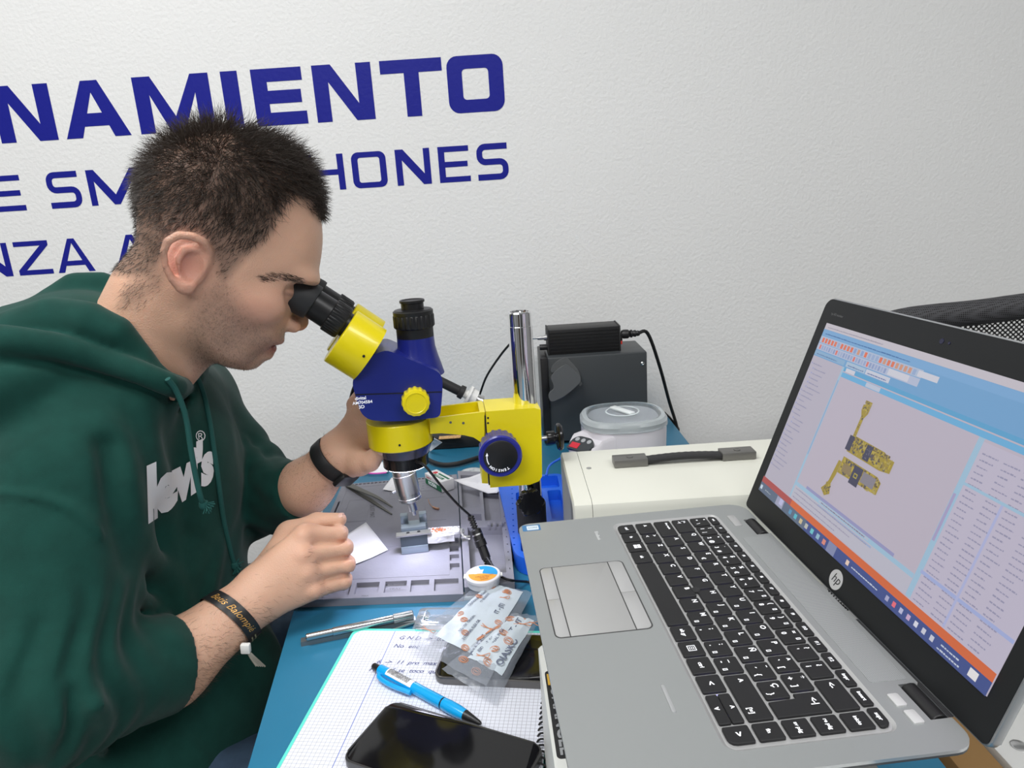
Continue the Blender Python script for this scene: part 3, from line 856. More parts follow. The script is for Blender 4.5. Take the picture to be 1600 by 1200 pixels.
b.box(((xs + xe) / 2, zb + .002, -.004), (xe - xs, .004, -2 * fo - .016))
b.box((xe - .003, (zb + zt_) / 2, -.004), (.006, zt_ - zb, -2 * fo - .014))
arm = b.build('boom_arm', M_yel, micro)
for q in ((704, 660), (724, 661)):
    c = apk(*q, fo); v = PO + AA * c[0] + AB * (fo - .0003) + UZ * c[1]
    b = MB(); b.cyl(v, v + AB * .0008, .0016, n=12); b.build('screw', M_dsteel, arm)
# block
z7 = lambda x, y: (760 + x / 8, 700 + y / 8)
bo = -.032
blk = [apk(*q, bo) for q in [(759, 643), (835, 637.5), (845, 640), (846.5, 700), (847, 745), (842, 752), (828, 757.5), (766, 762)]]
b = MB(AF); b.prism(blk, bo, .022, .0012, seg=2, which='both')
block = b.build('focus_block', M_yel, micro)
sl = [apk(*q, bo - .001) for q in [(755, 646), (758.6, 645.5), (763, 758), (753.5, 757.5)]]
b = MB(AF); b.prism(sl, bo + .004, .018, .0008, which='both'); b.build('rack_slide', M_yel, micro)
g0, g1 = apk(759, 650, bo), apk(765.5, 758, bo)
b = MB(AF); b.prism([(g0[0] - .0012, g0[1]), (g0[0] + .0004, g0[1]), (g1[0] + .0002, g1[1]), (g1[0] - .0016, g1[1])], bo + .0005, bo + .010); b.build('rack_gap', M_black, block)
for q in ((762.5, 653), (762.5, 661)):
    c = apk(*q, bo); v = PO + AA * c[0] + AB * (bo - .0003) + UZ * c[1]
    b = MB(); b.cyl(v, v + AB * .0008, .0013, n=12); b.build('screw', M_black, block)
# collar around the post on top of the block
zbt = apk(812, 640, 0)[1] - .004
b = MB(); b.lathe([(.0185, 0), (.0185, .005), (.0175, .0058), (.0155, .006)], PO + UZ * (zbt - .002), PO + UZ * 9, 40); b.build('post_collar', M_yel, micro)
zpt = apk(807, 490, 0)[1]
b = MB(); b.lathe([(.0150, 0), (.0150, zpt - .0195), (.0146, zpt - .019), (.0146, zpt - .003), (.0135, zpt - .0015), (.0115, zpt - .0015), (.0112, zpt - .003), (.0005, zpt - .003)], PO + UZ * .004, PO + UZ * 9, 48); b.build('post', M_chrome, micro)
b = MB(); b.lathe([(.0165, 0), (.0195, .001), (.0195, .062), (.019, .063)], PO + UZ * .002, PO + UZ * 9, 40); b.build('post_sleeve', M_blackmatte, micro)
b = MB(); b.lathe([(.0198, 0), (.0202, .001), (.0198, .002)], PO + UZ * .012, PO + UZ * 9, 40); b.build('sleeve_ring', M_steel, micro)
b = MB(); b.box((PO.x, PO.y, .0045), (.075, .075, .005), .002); b.build('base_plate', M_blackmatte, micro)
# tension knob
kc = apk(782, 713, bo - .03); kr = apk(780, 705, bo)
ka_ = PO + AA * kr[0] + AB * bo + UZ * kr[1]; kb_ = PO + AA * kc[0] + AB * (bo - .030) + UZ * kc[1]
ka_ = Vector(kb_) + AB * .030
b = MB(); b.lathe([(.020, -.002), (.0245, -.001), (.0245, .022), (.0258, .0235), (.0264, .026), (.0262, .030), (.0245, .0316), (.0215, .031)], ka_, kb_, 108, ridges=18, rd=.0012, rz=(-.0011, .0221))
kn = b.build('tension_knob', mat('blue_knob', (0.018, 0.022, 0.25), 0.28, coat=0.3), micro)
b = MB(); b.lathe([(.0205, .029), (.0205, .0318), (.0195, .0324), (.0005, .0325)], ka_, kb_, 48); b.build('knob_cap', M_black, kn)
fx = frame(kb_ - AB * .0030, AA, UZ)
b = MB(fx)
for i, ch in enumerate('TENSION'):
    th = R_(-62 - i * 12.5)
    T(b, ch, .0045, Matrix.Translation((.0168 * math.cos(th), .0168 * math.sin(th), 0)) @ Matrix.Rotation(th - math.pi / 2, 4, 'Z'), bold=.00015)
pts = [(-.0165 * math.cos(R_(a)), -.0165 * math.sin(R_(a)), 0) for a in range(-14, 30, 6)]
b.tube(pts, .0006, 6, smooth=0); b._add([(-.0165 - .0016, .003, .0002), (-.0165 + .0018, .003, .0002), (-.0158, .007, .0002)], [(0, 1, 2)])
b.build('knob_lettering', M_legend, kn)
# side knob at the right of the block
sk = PO + AA * (apk(847, 685, 0)[0]) + UZ * apk(847, 685, 0)[1]
b = MB(); b.cyl(sk - AA * .004, sk + AA * .008, .003, n=14); b.build('knob_shaft', M_steel, micro)
b = MB(); b.lathe([(.0080, .006), (.0085, .007), (.0085, .016), (.006, .017), (.006, .019), (.0160, .0195), (.0180, .0215), (.0180, .024), (.0160, .026), (.004, .0262)], sk, sk + AA, 40); b.build('side_knob', M_gloss, micro)
# star knob on the sleeve
st = atp(829, 785, PO + AB * -.040, AB)
def star(n, r0, r1, N=84): return [((r0 + (r1 - r0) * (0.5 + 0.5 * math.cos(n * 2 * math.pi * k / N))) * math.cos(2 * math.pi * k / N), (r0 + (r1 - r0) * (0.5 + 0.5 * math.cos(n * 2 * math.pi * k / N))) * math.sin(2 * math.pi * k / N)) for k in range(N)]
sd = (-AB + AA * .25 + UZ * .1).normalized()
Mst = frame(st, sd.cross(UZ) * -1, UZ)
Mst = Matrix(Mst)
b = MB(Mst); b.prism(star(6, .0135, .0185), -.006, .004, .0022, seg=3, which='both'); b.build('star_knob', M_gloss, micro)
b = MB(); b.cyl(st + AB * .005, PO + UZ * st.z + AB * -.015, .006); b.build('knob_stem', M_black, micro)

# ------------------------------------------------------------------ grey repair mat
def plate(b, outer, holes, z1, zf, z0=0.0, floor=True, floor_mi=None):
    bm = bmesh.new(); es = []; loops = [outer] + holes
    for L in loops:
        vs = [bm.verts.new((p[0], p[1], 0)) for p in L]
        es += [bm.edges.new((vs[i], vs[(i + 1) % len(vs)])) for i in range(len(vs))]
    bmesh.ops.triangle_fill(bm, edges=es, use_beauty=True)
    for f in bm.faces:
        if f.normal.z < 0: f.normal_flip()
    bm.verts.index_update()
    vs = [(v.co.x, v.co.y, z1) for v in bm.verts]; fs = [[v.index for v in f.verts] for f in bm.faces]
    bm.free()
    b._add(vs, fs)
    n = len(outer)
    b._add([(p[0], p[1], z1) for p in outer] + [(p[0], p[1], z0) for p in outer], [(k, (k + 1) % n, n + (k + 1) % n, n + k) for k in range(n)] + [tuple(range(n, 2 * n))])
    mi = b.mi
    for h in holes:
        n = len(h)
        ar = sum(h[i][0] * h[(i + 1) % n][1] - h[(i + 1) % n][0] * h[i][1] for i in range(n))
        if ar < 0: h = h[::-1]
        if floor_mi is not None: b.mi = floor_mi
        b._add([(p[0], p[1], z1) for p in h] + [(p[0], p[1], zf) for p in h], [(k, n + k, n + (k + 1) % n, (k + 1) % n) for k in range(n)] + ([tuple(range(n, 2 * n))] if floor else []))
        b.mi = mi
M_mat = mat('grey_silicone', (0.235, 0.235, 0.275), 0.55, bump=0.25, bscale=350, bdist=0.0006, var=0.06, vscale=30)
M_matd = mat('grey_silicone_pocket', (0.11, 0.11, 0.125), 0.6)
zm = 0.010
A0 = atz(535, 757, zm); A1 = atz(714, 741, zm); A2 = atz(724, 928, zm); A3 = A2 + (A0 - A1) * 1.0
A3 = Vector((A0.x + (A2.x - A1.x) * .6, A2.y + .010, zm))
def bil(u, v, C=None):
    a, b_, c, d = C or (A0, A1, A2, A3)      # u across, v from the far edge to the near one
    p = a.lerp(b_, u).lerp(d.lerp(c, u), v); return (p.x, p.y)
def qd(u0, v0, u1, v1, C=None): return [bil(u0, v0, C), bil(u0, v1, C), bil(u1, v1, C), bil(u1, v0, C)]
ma = thing('repair_mat', (A0.x, A2.y, 0), 'grey silicone repair mat with moulded pockets under the microscope', 'mat')
b = MB()
holes = []
for u0, u1 in ((.20, .33), (.36, .50), (.535, .665), (.69, .80), (.83, .975)):
    holes.append(qd(u0, .905, u1, .975))
for i in range(4): holes.append(qd(.925, .62 + i * .062, .985, .62 + i * .062 + .042))
for i in range(26): holes.append(qd(.08 + i * .034, .008, .08 + i * .034 + .024, .022))
for i in range(3): holes.append(qd(.03, .2 + i * .2, .045, .35 + i * .2))
plate(b, qd(0, 0, 1, 1), holes, zm, .0045, 0.0002)
base = b.build('mat_sheet', M_mat, ma, 30)
# engraved lines, raised frames and lettering of the mat
b = MB()
def ridge(p, q, w=.0008, h=.0006):
    p = Vector((p[0], p[1], zm)); q = Vector((q[0], q[1], zm)); d = (q - p); n = Vector((-d.y, d.x, 0)).normalized() * w
    b._add([p - n, p + n, q + n, q - n, p - n + UZ * h, p + n + UZ * h, q + n + UZ * h, q - n + UZ * h], [(4, 7, 6, 5), (0, 3, 7, 4), (1, 5, 6, 2), (0, 4, 5, 1), (3, 2, 6, 7)])
for uv in [((.06, .05), (.06, .88)), ((.06, .05), (.96, .05)), ((.92, .05), (.92, .88)), ((.06, .88), (.92, .88)), ((.06, .66), (.92, .66)), ((.44, .05), (.44, .16)), ((.44, .16), (.92, .16)), ((.74, .24), (.90, .24)), ((.74, .24), (.74, .46)), ((.90, .24), (.90, .46)), ((.74, .46), (.9, .46)), ((.3, .2), (.3, .42)), ((.12, .2), (.12, .42)), ((.12, .2), (.3, .2)), ((.12, .42), (.3, .42))]:
    ridge(bil(*uv[0]), bil(*uv[1]), .0004, .0003)
for i in range(3):
    for j in range(9): ridge(bil(.5 + j * .04, .075 + i * .025), bil(.52 + j * .04, .075 + i * .025), .0012, .0004)
b.build('moulded_lines', M_mat, ma)
b = MB()
for t_, u, v, s_ in (('DUST MAT', .33, .33, .010), ('SCREW', .60, .93, .006), ('TRAY', .60, .955, .006), ('MAX', .43, .99, .004)):
    c = bil(u, v); T(b, t_, s_, Matrix.Translation((c[0], c[1], zm + .0003)) @ Matrix.Rotation(R_(-80 if u < .4 else 0), 4, 'Z'))
b.build('moulded_lettering', M_matd, ma)
# right hand tray of the mat
B0 = atz(715, 741, zm + .004); B1 = atz(786, 752, zm + .004); B2 = atz(804, 908, zm + .004); B3 = atz(725, 915, zm + .004)
B0 = Vector((A1.x + .0015, A1.y, 0)); B3 = Vector((A2.x + .0015, A2.y + .004, 0)); B1 = Vector((B1.x, B0.y - .02, 0)); B2 = Vector((B2.x, B3.y + .004, 0))
CT = (B0, B1, B2, B3)
b = MB()
holes = [qd(.06, .05, .45, .40, CT), qd(.52, .20, .86, .52, CT), qd(.16, .46, .45, .52, CT), qd(.14, .58, .86, .93, CT)] + [qd(.925, .30 + i * .06, .945, .31 + i * .06, CT) for i in range(11)]
plate(b, qd(0, 0, 1, 1, CT), holes, zm + .006, .004, 0.0002)
tray = b.build('tray', M_mat, ma, 30)
b = MB()
for i in range(3):
    c = bil(.60 + i * .12, .57, CT); b.box((c[0], c[1], .0155), (.005, .008, .009), .001)
b.build('tray_teeth', M_mat, ma)
b = MB(); c = bil(.02, .97, CT); d = bil(.5, .985, CT)
b.box(((c[0] + d[0]) / 2 + .002, c[1] - .0075, .0055), (abs(d[0] - c[0]), .008, .009), .001); b.build('mat_lip', M_matd, ma)

# ------------------------------------------------------------------ blue parts tray
M_btray = mat('bright_blue_plastic', (0.015, 0.13, 0.72), 0.32, coat=0.2)
bt = thing('parts_tray', (-0.09, 0.27, 0), 'bright blue plastic parts tray around the microscope post', 'tray')
b = MB()
outer = rrect(-.1445, .1255, -.052, .400, [.012, .012, .030, .012], 6)
outer = [(x + (.26 - y) * .10 * (1 if x < -.1 else 0), y) for x, y in outer]
holes = [rrect(-.125, .150, -.062, .176, .004, 4), rrect(-.112, .345, -.060, .392, .005, 4), rrect(-.080, .236, -.060, .335, .004, 4),
         rrect(-.128, .235, -.088, .335, .004, 4)]
holes += [[(-.1335 + .0016 * math.cos(R_(a)), .17 + i * .018 + .0016 * math.sin(R_(a))) for a in range(0, 360, 45)] for i in range(11)]
plate(b, outer, holes, .0235, .007, 0.001)
b.build('tray_body', M_btray, bt, 30)
b = MB(); b.tube([(-.078, .392, .024), (-.07, .42, .03), (-.05, .44, .034)], .002, 8); b.build('tray_handle', M_btray, bt)

# ------------------------------------------------------------------ white station under the laptop's far side
M_ivory = mat('ivory_enamel', (0.66, 0.66, 0.585), 0.28, coat=0.3)
ws = thing('power_supply', (0.075, 0.15, 0), 'ivory metal bench power supply with a strap handle behind the laptop', 'power supply')
WZ = 0.122
c_rl = atz(872, 705, WZ); c_rr = atz(1205, 686, WZ); c_fl = atz(900, 785, WZ); c_fr = atz(1180, 762, WZ)
wx0, wx1 = -.064, .222; wy0, wy1 = .066, .237
prof = [(wy0, .002), (wy0, WZ - .010), (wy0 + .003, WZ - .003), (wy0 + .010, WZ), (wy1 - .006, WZ), (wy1, WZ - .006), (wy1, .002)]
def xprism(b, prof, x0, x1, sk=0.0):
    b.loft([[(x0 + sk * (p[1] - .06), p[0], p[1]) for p in prof], [(x1, p[0], p[1]) for p in prof]])
b = MB(); xprism(b, prof, wx0 + .022, wx1); b.build('case', M_ivory, ws, 40)
b = MB()
fr = [[(wx0 + .0215, p[0], p[1]) for p in prof], [(wx0 + .002, p[0], p[1]) for p in prof], [(wx0, p[0] * .96 + .006, p[1] * .96 + .0025) for p in prof],
      [(wx0 + .0005, p[0] * .88 + .018, p[1] * .88 + .007) for p in prof], [(wx0 + .010, p[0] * .86 + .021, p[1] * .86 + .008) for p in prof]]
b.loft(fr, cap=False); b.build('front_frame', M_ivory, ws, 40)
b = MB(); b.box((wx0 + .012, (wy0 + wy1) / 2, .06), (.004, .150, .110)); b.build('front_panel', mat('glossy_dark_panel', (.012, .012, .014), .06), ws)
b = MB(); c = atz(920, 732, WZ); b.lathe([(.003, 0), (.003, .0008), (.0022, .0012), (.0008, .0006)], (c.x, c.y, WZ), (c.x, c.y, 1), 16); b.build('screw', M_steel, ws)
hy = (atz(985, 727, WZ).y + atz(1150, 713, WZ).y) / 2 - .001
hx0, hx1 = atz(957, 725, WZ).x, atz(1176, 712, WZ).x
for x0 in (hx0, hx1 - .042):
    b = MB(); b.box((x0 + .021, hy, WZ + .0055), (.042, .021, .010), .001); hc = b.build('handle_clamp', M_dsteel, ws)
    b = MB(); b.lathe([(.0042, 0), (.0042, .0006), (.0036, .0009), (.0015, .0003)], (x0 + .021, hy, WZ + .0105), (x0 + .021, hy, 1), 20); b.build('screw', M_dsteel, hc)
b = MB()
n = 24; rings = []
for i in range(n + 1):
    t_ = i / n; x = hx0 + .038 + (hx1 - hx0 - .076) * t_; z = WZ + .003 + .0025 * math.sin(math.pi * t_)
    rings.append([(x, hy - .0085, z), (x, hy - .0085, z + .0035), (x, hy - .006, z + .0045 + .0004 * (i % 2)), (x, hy + .006, z + .0045 + .0004 * (i % 2)), (x, hy + .0085, z + .0035), (x, hy + .0085, z)])
b.loft(rings); b.build('strap', mat('black_strap', (.02, .02, .021), .55, bump=.4, bscale=300), ws, 30)

# ------------------------------------------------------------------ dark grey hot-air station with black box on top
M_station = mat('charcoal_enamel', (0.045, 0.050, 0.054), 0.38, bump=0.06, bscale=700, bdist=0.0003)
sy = .600
gs = thing('hot_air_station', (0.02, sy + .05, 0), 'dark charcoal hot air station with a handle cradle on its side', 'station')
gx0 = aty(846, 556, sy).x; gx1 = aty(1011, 553, sy).x; gz = (aty(846, 556, sy).z + aty(1011, 553, sy).z) / 2
gx0b = aty(872, 700, sy).x
b = MB(); b.box(((gx0 + gx1) / 2, sy + .055, gz / 2 + .003), (gx1 - gx0, .110, gz - .006), .003); b.build('case', M_station, gs)
b = MB(); b.box((gx0 + .004, sy + .052, gz / 2 + .003), (.014, .1125, gz - .003), .002); b.build('front_bezel', M_black, gs)
c = aty(1004, 568, sy); b = MB(); b.lathe([(.0035, 0), (.0035, .001), (.002, .0022), (.0006, .0015)], (c.x, sy, c.z), (c.x, sy - 1, c.z), 16); b.build('screw', M_steel, gs)
for dx in (.045, .125):
    b = MB(); b.cyl((gx0 + dx, sy + .05, 0), (gx0 + dx, sy + .05, .006), .009); b.build('rubber_foot', M_rubber, gs)
# cradle
cr = lambda x, y: (840 + x / 5, 480 + y / 5)
CP = [(225, 440), (330, 530), (340, 580), (270, 645), (200, 700), (105, 742), (82, 700), (95, 660), (130, 640), (120, 590), (98, 545), (150, 490)]
def crad(off):
    out = []
    for x, y in CP:
        p = aty(*cr(x, y), sy + off); out.append((p.x, p.z))
    return out
CF = Matrix(((1, 0, 0, 0), (0, 0, 1, 0), (0, 1, 0, 0), (0, 0, 0, 1)))
b = MB(CF); b.prism(smooth_poly(crad(-.032), r=.4), sy - .034, sy - .029, .001, which='both')
CP = [(225, 385), (320, 490), (340, 560), (330, 600), (300, 560), (235, 440), (150, 490), (110, 520), (100, 480), (140, 430)]
b.prism(smooth_poly(crad(-.006), r=.4), sy - .006, sy - .0015, .001, which='both')
q0 = aty(*cr(300, 520), sy - .02); q1 = aty(*cr(335, 590), sy - .02)
b.prism([(q0.x - .004, q0.z + .008), (q1.x + .002, q1.z), (q1.x - .002, q1.z - .004), (q0.x - .008, q0.z + .004)], sy - .030, sy - .005)
b.build('handle_cradle', mat('grey_plastic', (.10, .105, .108), .45), gs)
# black box on top
py_ = sy + .02
bx0 = aty(857, 512, py_).x; bx1 = aty(967, 512, py_).x
bs_ = thing('ring_light_supply', ((bx0 + bx1) / 2, sy + .05, gz), 'slim black ring light supply box lying on the charcoal station', 'power supply')
bh = aty(910, 513, py_).z - gz
b = MB(); b.box(((bx0 + bx1) / 2, py_ + .030, gz + bh / 2), (bx1 - bx0, .058, bh), .0012)
b.build('case', mat('black_anodised', (.016, .016, .017), .42, .3), bs_)
b = MB()
for k in range(7): b.box(((bx0 + bx1) / 2, py_ + .0005, gz + .006 + k * (bh - .012) / 6), (bx1 - bx0 - .002, .0012, .0010))
b.build('case_ribs', M_black, bs_)
b = MB(); b.box((bx0 - .0015, py_ + .03, gz + bh / 2), (.003, .060, bh + .001), .0005); b.box((bx1 + .0015, py_ + .03, gz + bh / 2), (.003, .060, bh + .001), .0005); b.build('end_plate', M_blackmatte, bs_)
b = MB(); q = Vector((bx0 - .003, py_ + .012, gz + bh * .68)); b.cyl(q, q - Vector((.006, 0, 0)), .0055); b.cyl(q - Vector((.006, 0, 0)), q - Vector((.018, 0, 0)), .0038); b.cyl(q - Vector((.018, 0, 0)), q - Vector((.028, 0, 0)), .0018); b.build('plug', M_steel, bs_)
b = MB(); q = Vector((bx0 - .003, py_ + .012, gz + bh * .30)); b.lathe([(.0055, 0), (.0055, .014), (.005, .015)], q, q - Vector((1, 0, 0)), 30, ridges=10, rd=.0005, rz=(0, .014)); b.build('dial', M_black, bs_)
b = MB(); b.box((bx1 + .005, py_ + .012, gz + bh * .5), (.004, .016, .016), .001); b.build('socket', M_black, bs_)
b = MB(); b.box((bx1 + .0045, py_ + .003, gz + bh * .32), (.003, .004, .006), .0005); b.build('switch', mat('red_plastic', (.6, .03, .02), .4), bs_)
pw = thing('mains_cable', (bx1 + .02, py_ + .012, gz), 'black power cord plugged into the box and hanging down the wall', 'cord')
q = Vector((bx1 + .006, py_ + .010, gz + bh * .62))
b = MB(); b.lathe([(.007, 0), (.0085, .004), (.0085, .012), (.0055, .016), (.0075, .017), (.0075, .020), (.005, .0205), (.0065, .024), (.0065, .027), (.0045, .0275), (.0055, .030), (.0045, .034)], q, q + Vector((1, 0, 0)), 20); b.build('plug', M_black, pw)
b = MB(); b.tube([q + Vector((.030, 0, 0)), aty(1012, 521, .64), aty(1030, 570, .66), aty(1045, 625, .70), aty(1058, 672, .74), (0.2, .765, -.03), (0.205, .77, -.25)], .0034, 10); b.build('cord', M_black, pw)
b = MB(); b.tube([aty(1038, 645, .72), aty(1048, 655, .735), aty(1060, 672, .74), (0.2, .755, -.03), (0.21, .77, -.2)], .003, 8)
tag(b.build('cord', M_black), 'short black cord arching over the rear right corner of the bench', 'cord')
tag(MB().tube([aty(829, 519, .62), aty(815, 522, .62), aty(790, 545, .64), aty(762, 585, .68), aty(750, 615, .70), aty(738, 645, .70), aty(735, 668, .70)], .0022, 8).build('cable', M_black), 'thin black cable running behind the chrome post to the black box', 'cord')

# ------------------------------------------------------------------ white ultrasonic cleaner
uc = thing('ultrasonic_cleaner', (0.05, 0.50, 0), 'white ultrasonic cleaner with a clear lid and small red display', 'appliance')
M_wht = mat('white_lilac_plastic', (0.66, 0.64, 0.68), 0.3)
uz = .118
lc = atz(973, 645, uz)
cx, cy = lc.x, lc.y
rx, ry = .066, .062
def sup(cx, cy, rx, ry, z, n=64, e=2.6):
    out = []
    for k in range(n):
        th = 2 * math.pi * k / n; c, s_ = math.cos(th), math.sin(th)
        out.append((cx + rx * abs(c) ** (2 / e) * (1 if c > 0 else -1), cy + ry * abs(s_) ** (2 / e) * (1 if s_ > 0 else -1), z))
    return out
b = MB(); b.loft([sup(cx, cy, rx - .004, ry - .004, .002), sup(cx, cy, rx - .002, ry - .002, .008), sup(cx, cy, rx, ry, .09), sup(cx, cy, rx, ry, .104)]); b.build('body', M_wht, uc)
# control nose at the left-near side
pc0 = atz(909, 688, .100); nd = Vector((pc0.x - cx, pc0.y - cy, 0)); pdist = nd.length; nd = nd.normalized(); nt_ = Vector((-nd.y, nd.x, 0))
def nose(r, z, k=20, slope=0.0):
    out = []
    for i in range(k + 1):
        th = R_(-90 + 180 * i / k)
        p = Vector((cx, cy, 0)) + nd * (pdist - .014 + r * math.cos(th) * .9) + nt_ * (r * math.sin(th))
        out.append((p.x, p.y, z - slope * math.cos(th) * r))
    p = Vector((cx, cy, 0)) - nt_ * 0 
    out += [tuple((Vector((cx, cy, z)) + nt_ * r)), tuple((Vector((cx, cy, z)) - nt_ * r))]
    return out
b = MB(); b.loft([nose(.030, .002), nose(.031, .012), nose(.031, .096, slope=.50), nose(.028, .101, slope=.54)]); b.build('control_pod', M_wht, uc, 50)
# control panel lies on the sloping top of the pod
sl_ = .66 * 1.0
pc = Vector((cx, cy, .101 - .54 * .014)) + nd * (pdist + .0)
pn = (UZ * 1.0 + nd * .54 / .9).normalized()
PM = frame(pc + pn * .0016, nt_, pn.cross(nt_))
b = MB(PM)
b.prism(rrect(-.021, -.014, .021, .013, [.014, .014, .003, .003], 6), -.004, .0006); b.build('control_panel', mat('panel_black', (.03, .035, .04), .3), uc)
b = MB(PM); b.box((-.009, -.006, .0008), (.016, .010, .0006)); b.build('display', mat('red_display', (.35, .01, .02), .2, emit=(.5, .01, .03), estr=.35), uc)
b = MB(PM)
for i in range(3):
    b.lathe([(.0038, 0), (.0036, .0005), (.0005, .0006)], (-.012 + i * .0115, .0060, .0006), (-.012 + i * .0115, .0060, 1), 20)
b.build('buttons', mat('grey_button', (.35, .36, .38), .4), uc)
b = MB()
for i, t_ in enumerate(('Ultrasonic', 'cleaner tank', 'Clean the', 'lens')):
    q = Vector((cx, cy, .066 - i * .0052)) + nd * .052
    th = Vector((0, -1, 0))
    q = Vector((cx, cy, .080 - i * .0068)) + nd * (pdist - .014 + .0335) 
    T(b, t_, .0062, frame(q + nd * .0003, nd.cross(UZ) * -1, UZ), bold=.0001)
b.build('printed_text', M_black, uc)
M_clear = mat('clear_plastic', (0.85, 0.9, 0.92), 0.12, trans=0.92, ior=1.15)
b = MB(); b.loft([sup(cx, cy, rx + .0015, ry + .0015, .1045), sup(cx, cy, rx + .0015, ry + .0015, .113), sup(cx, cy, rx - .002, ry - .002, .1180), sup(cx, cy, rx - .008, ry - .008, .119)], cap=False)
b.build('lid_rim', mat('frosted_plastic', (0.70, 0.76, 0.78), 0.25, trans=0.55, ior=1.3), uc)
b = MB(); r0 = sup(cx, cy, rx - .0078, ry - .0078, .1188); b._add(r0, [tuple(range(64))]); b._add([(x, y, z - .0015) for x, y, z in r0], [tuple(range(64))]); b.build('lid_window', M_clear, uc)
b = MB(); b.loft([sup(cx, cy, rx - .010, ry - .010, .1175), sup(cx, cy, rx - .014, ry - .014, .075)], cap=False); b._add(sup(cx, cy, rx - .014, ry - .014, .075), [tuple(range(64))]); b.build('tank', mat('steel_tank', (.16, .19, .21), .3, .85, bump=.3, bscale=60, bdist=.004), uc)
b = MB(); b.lathe([(.026, 0), (.027, .0012), (.0255, .002), (.0245, .0012)], (cx, cy + .004, .1185), (cx, cy + .004, 1), 48, cap=False); b.build('lid_ring', mat('frosted_ring', (.6, .65, .66), .3), uc)
b = MB(frame((cx, cy + .004, .121), Vector((.5, -.86, 0)), Vector((.86, .5, 0)))); b.box((0, 0, 0), (.05, .012, .004), .0018); b.build('lid_grip', mat('frosted_grip', (.7, .74, .75), .35), uc)
# ------------------------------------------------------------------ things lying on the mat
# small holding vise
M_vise = mat('blue_grey_metal', (0.10, 0.125, 0.15), 0.35, 0.6)
M_visel = mat('light_blue_metal', (0.35, 0.42, 0.48), 0.3, 0.7)
zf = .0105
va = atz(628, 866, zf); vb = atz(670, 861, zf)
vx, vy = (va.x + vb.x) / 2, (va.y + vb.y) / 2
vw = (vb - va).length
ztop = aty(648, 837, vy).z
vi = thing('board_vise', (vx, vy + .02, zf), 'small blue-grey metal vise on the mat directly below the microscope lens', 'vise')
VF = frame((vx, vy, 0), (vb - va), (-(vb - va).y, (vb - va).x, 0))
b = MB(VF); b.box((0, .010, (zf + ztop) / 2), (vw, .020, ztop - zf), .0008); b.build('front_block', M_vise, vi)
b = MB(VF); b.box((0, -.0005, zf + .005), (vw, .002, .010), .0003); b.build('lower_lip', M_visel, vi)
b = MB(VF)
b.box((0, .005, ztop + .001), (vw + .010, .012, .002), .0004)
for s_ in (-.6, .6): b.lathe([(.0035, 0), (.0035, .0005), (.002, .0008)], (s_ * vw / 3, .005, ztop + .002), (s_ * vw / 3, .005, 1), 16)
b.build('clamp_plate', M_steel, vi)
b = MB(VF)
for s_ in (-1, 1): b.lathe([(.0022, 0), (.0022, .0004), (.0006, .0004)], (s_ * vw / 5, .005, ztop + .0028), (s_ * vw / 5, .005, 1), 14)
for s_ in (-1, 1): b.cyl((s_ * vw / 5, .013, ztop - .004), (s_ * vw / 5, .042, ztop - .004), .0016, n=10)
b.build('vise_screw', M_black, vi)
b = MB(VF); b.box((0, .024, ztop - .001), (vw - .002, .013, .010), .0008); b.build('moving_jaw', M_visel, vi)
b = MB(VF)
b.prism([(-vw / 2, .040), (vw / 2, .040), (vw / 2, .052), (-vw / 2, .052)], zf, ztop - .002, .0006)
for s_ in (-1, 1): b.box((s_ * (vw / 2 - .005), .046, ztop + .004), (.010, .010, .014), .0006)
b.build('back_jaw', M_visel, vi)
# taped circuit board held in the vise
ps = atz(668, 831, ztop - .004); pe = atz(718, 828, ztop - .004)
tb_ = thing('taped_board', (ps.x, ps.y, ztop - .006), 'orange-smeared circuit board wrapped in white tape, sticking out of the vise', 'circuit board')
PF = frame(ps, (pe - ps), UZ.cross(pe - ps))
Lb = (pe - ps).length
b = MB(PF)
n = 14
b.prism([(Lb * i / n, -.008 + .0012 * math.sin(i * 1.9)) for i in range(n + 1)] + [(Lb * i / n, .009 + .001 * math.sin(i * 2.3)) for i in range(n, -1, -1)], -.002, .0015, .0006)
b.prism([(0, -.014), (Lb * .3, -.015), (Lb * .6, -.012), (Lb * .85, -.012), (Lb * .85, -.007), (0, -.006)], -.010, -.001, .001)
b.build('tape', mat('white_tape', (.72, .72, .76), .5, bump=.8, bscale=180, bdist=.002), tb_)
b = MB(PF)
for i in range(60):
    x = random.gauss(.016, .007); y = random.gauss(.001, .003)
    if 0.001 < x < Lb * .75 and abs(y) < .007: b.lathe([(random.uniform(.0008, .0024), 0), (.0004, .0007)], (x, y, .0014), (x, y, 1), 9)
b.build('copper_smear', mat('orange_flux', (.65, .14, .06), .35), tb_)
b = MB(PF)
for i in range(16): b.box((random.uniform(0, Lb * 1.05), random.uniform(-.007, .008), .0018), (random.uniform(.001, .003), random.uniform(.001, .002), .001), .0002)
b.tube([(Lb, .002, 0), (Lb + .004, -.004, .002), (Lb + .004, -.012, .001), (Lb + .007, -.016, -.002), (Lb + .014, -.016, -.006)], .0018, 6)
b.box((Lb + .009, -.0155, -.003), (.012, .005, .002), .0004); b.box((Lb + .004, -.006, .001), (.006, .010, .002), .0004)
b.build('metal_tabs', M_steel, tb_)
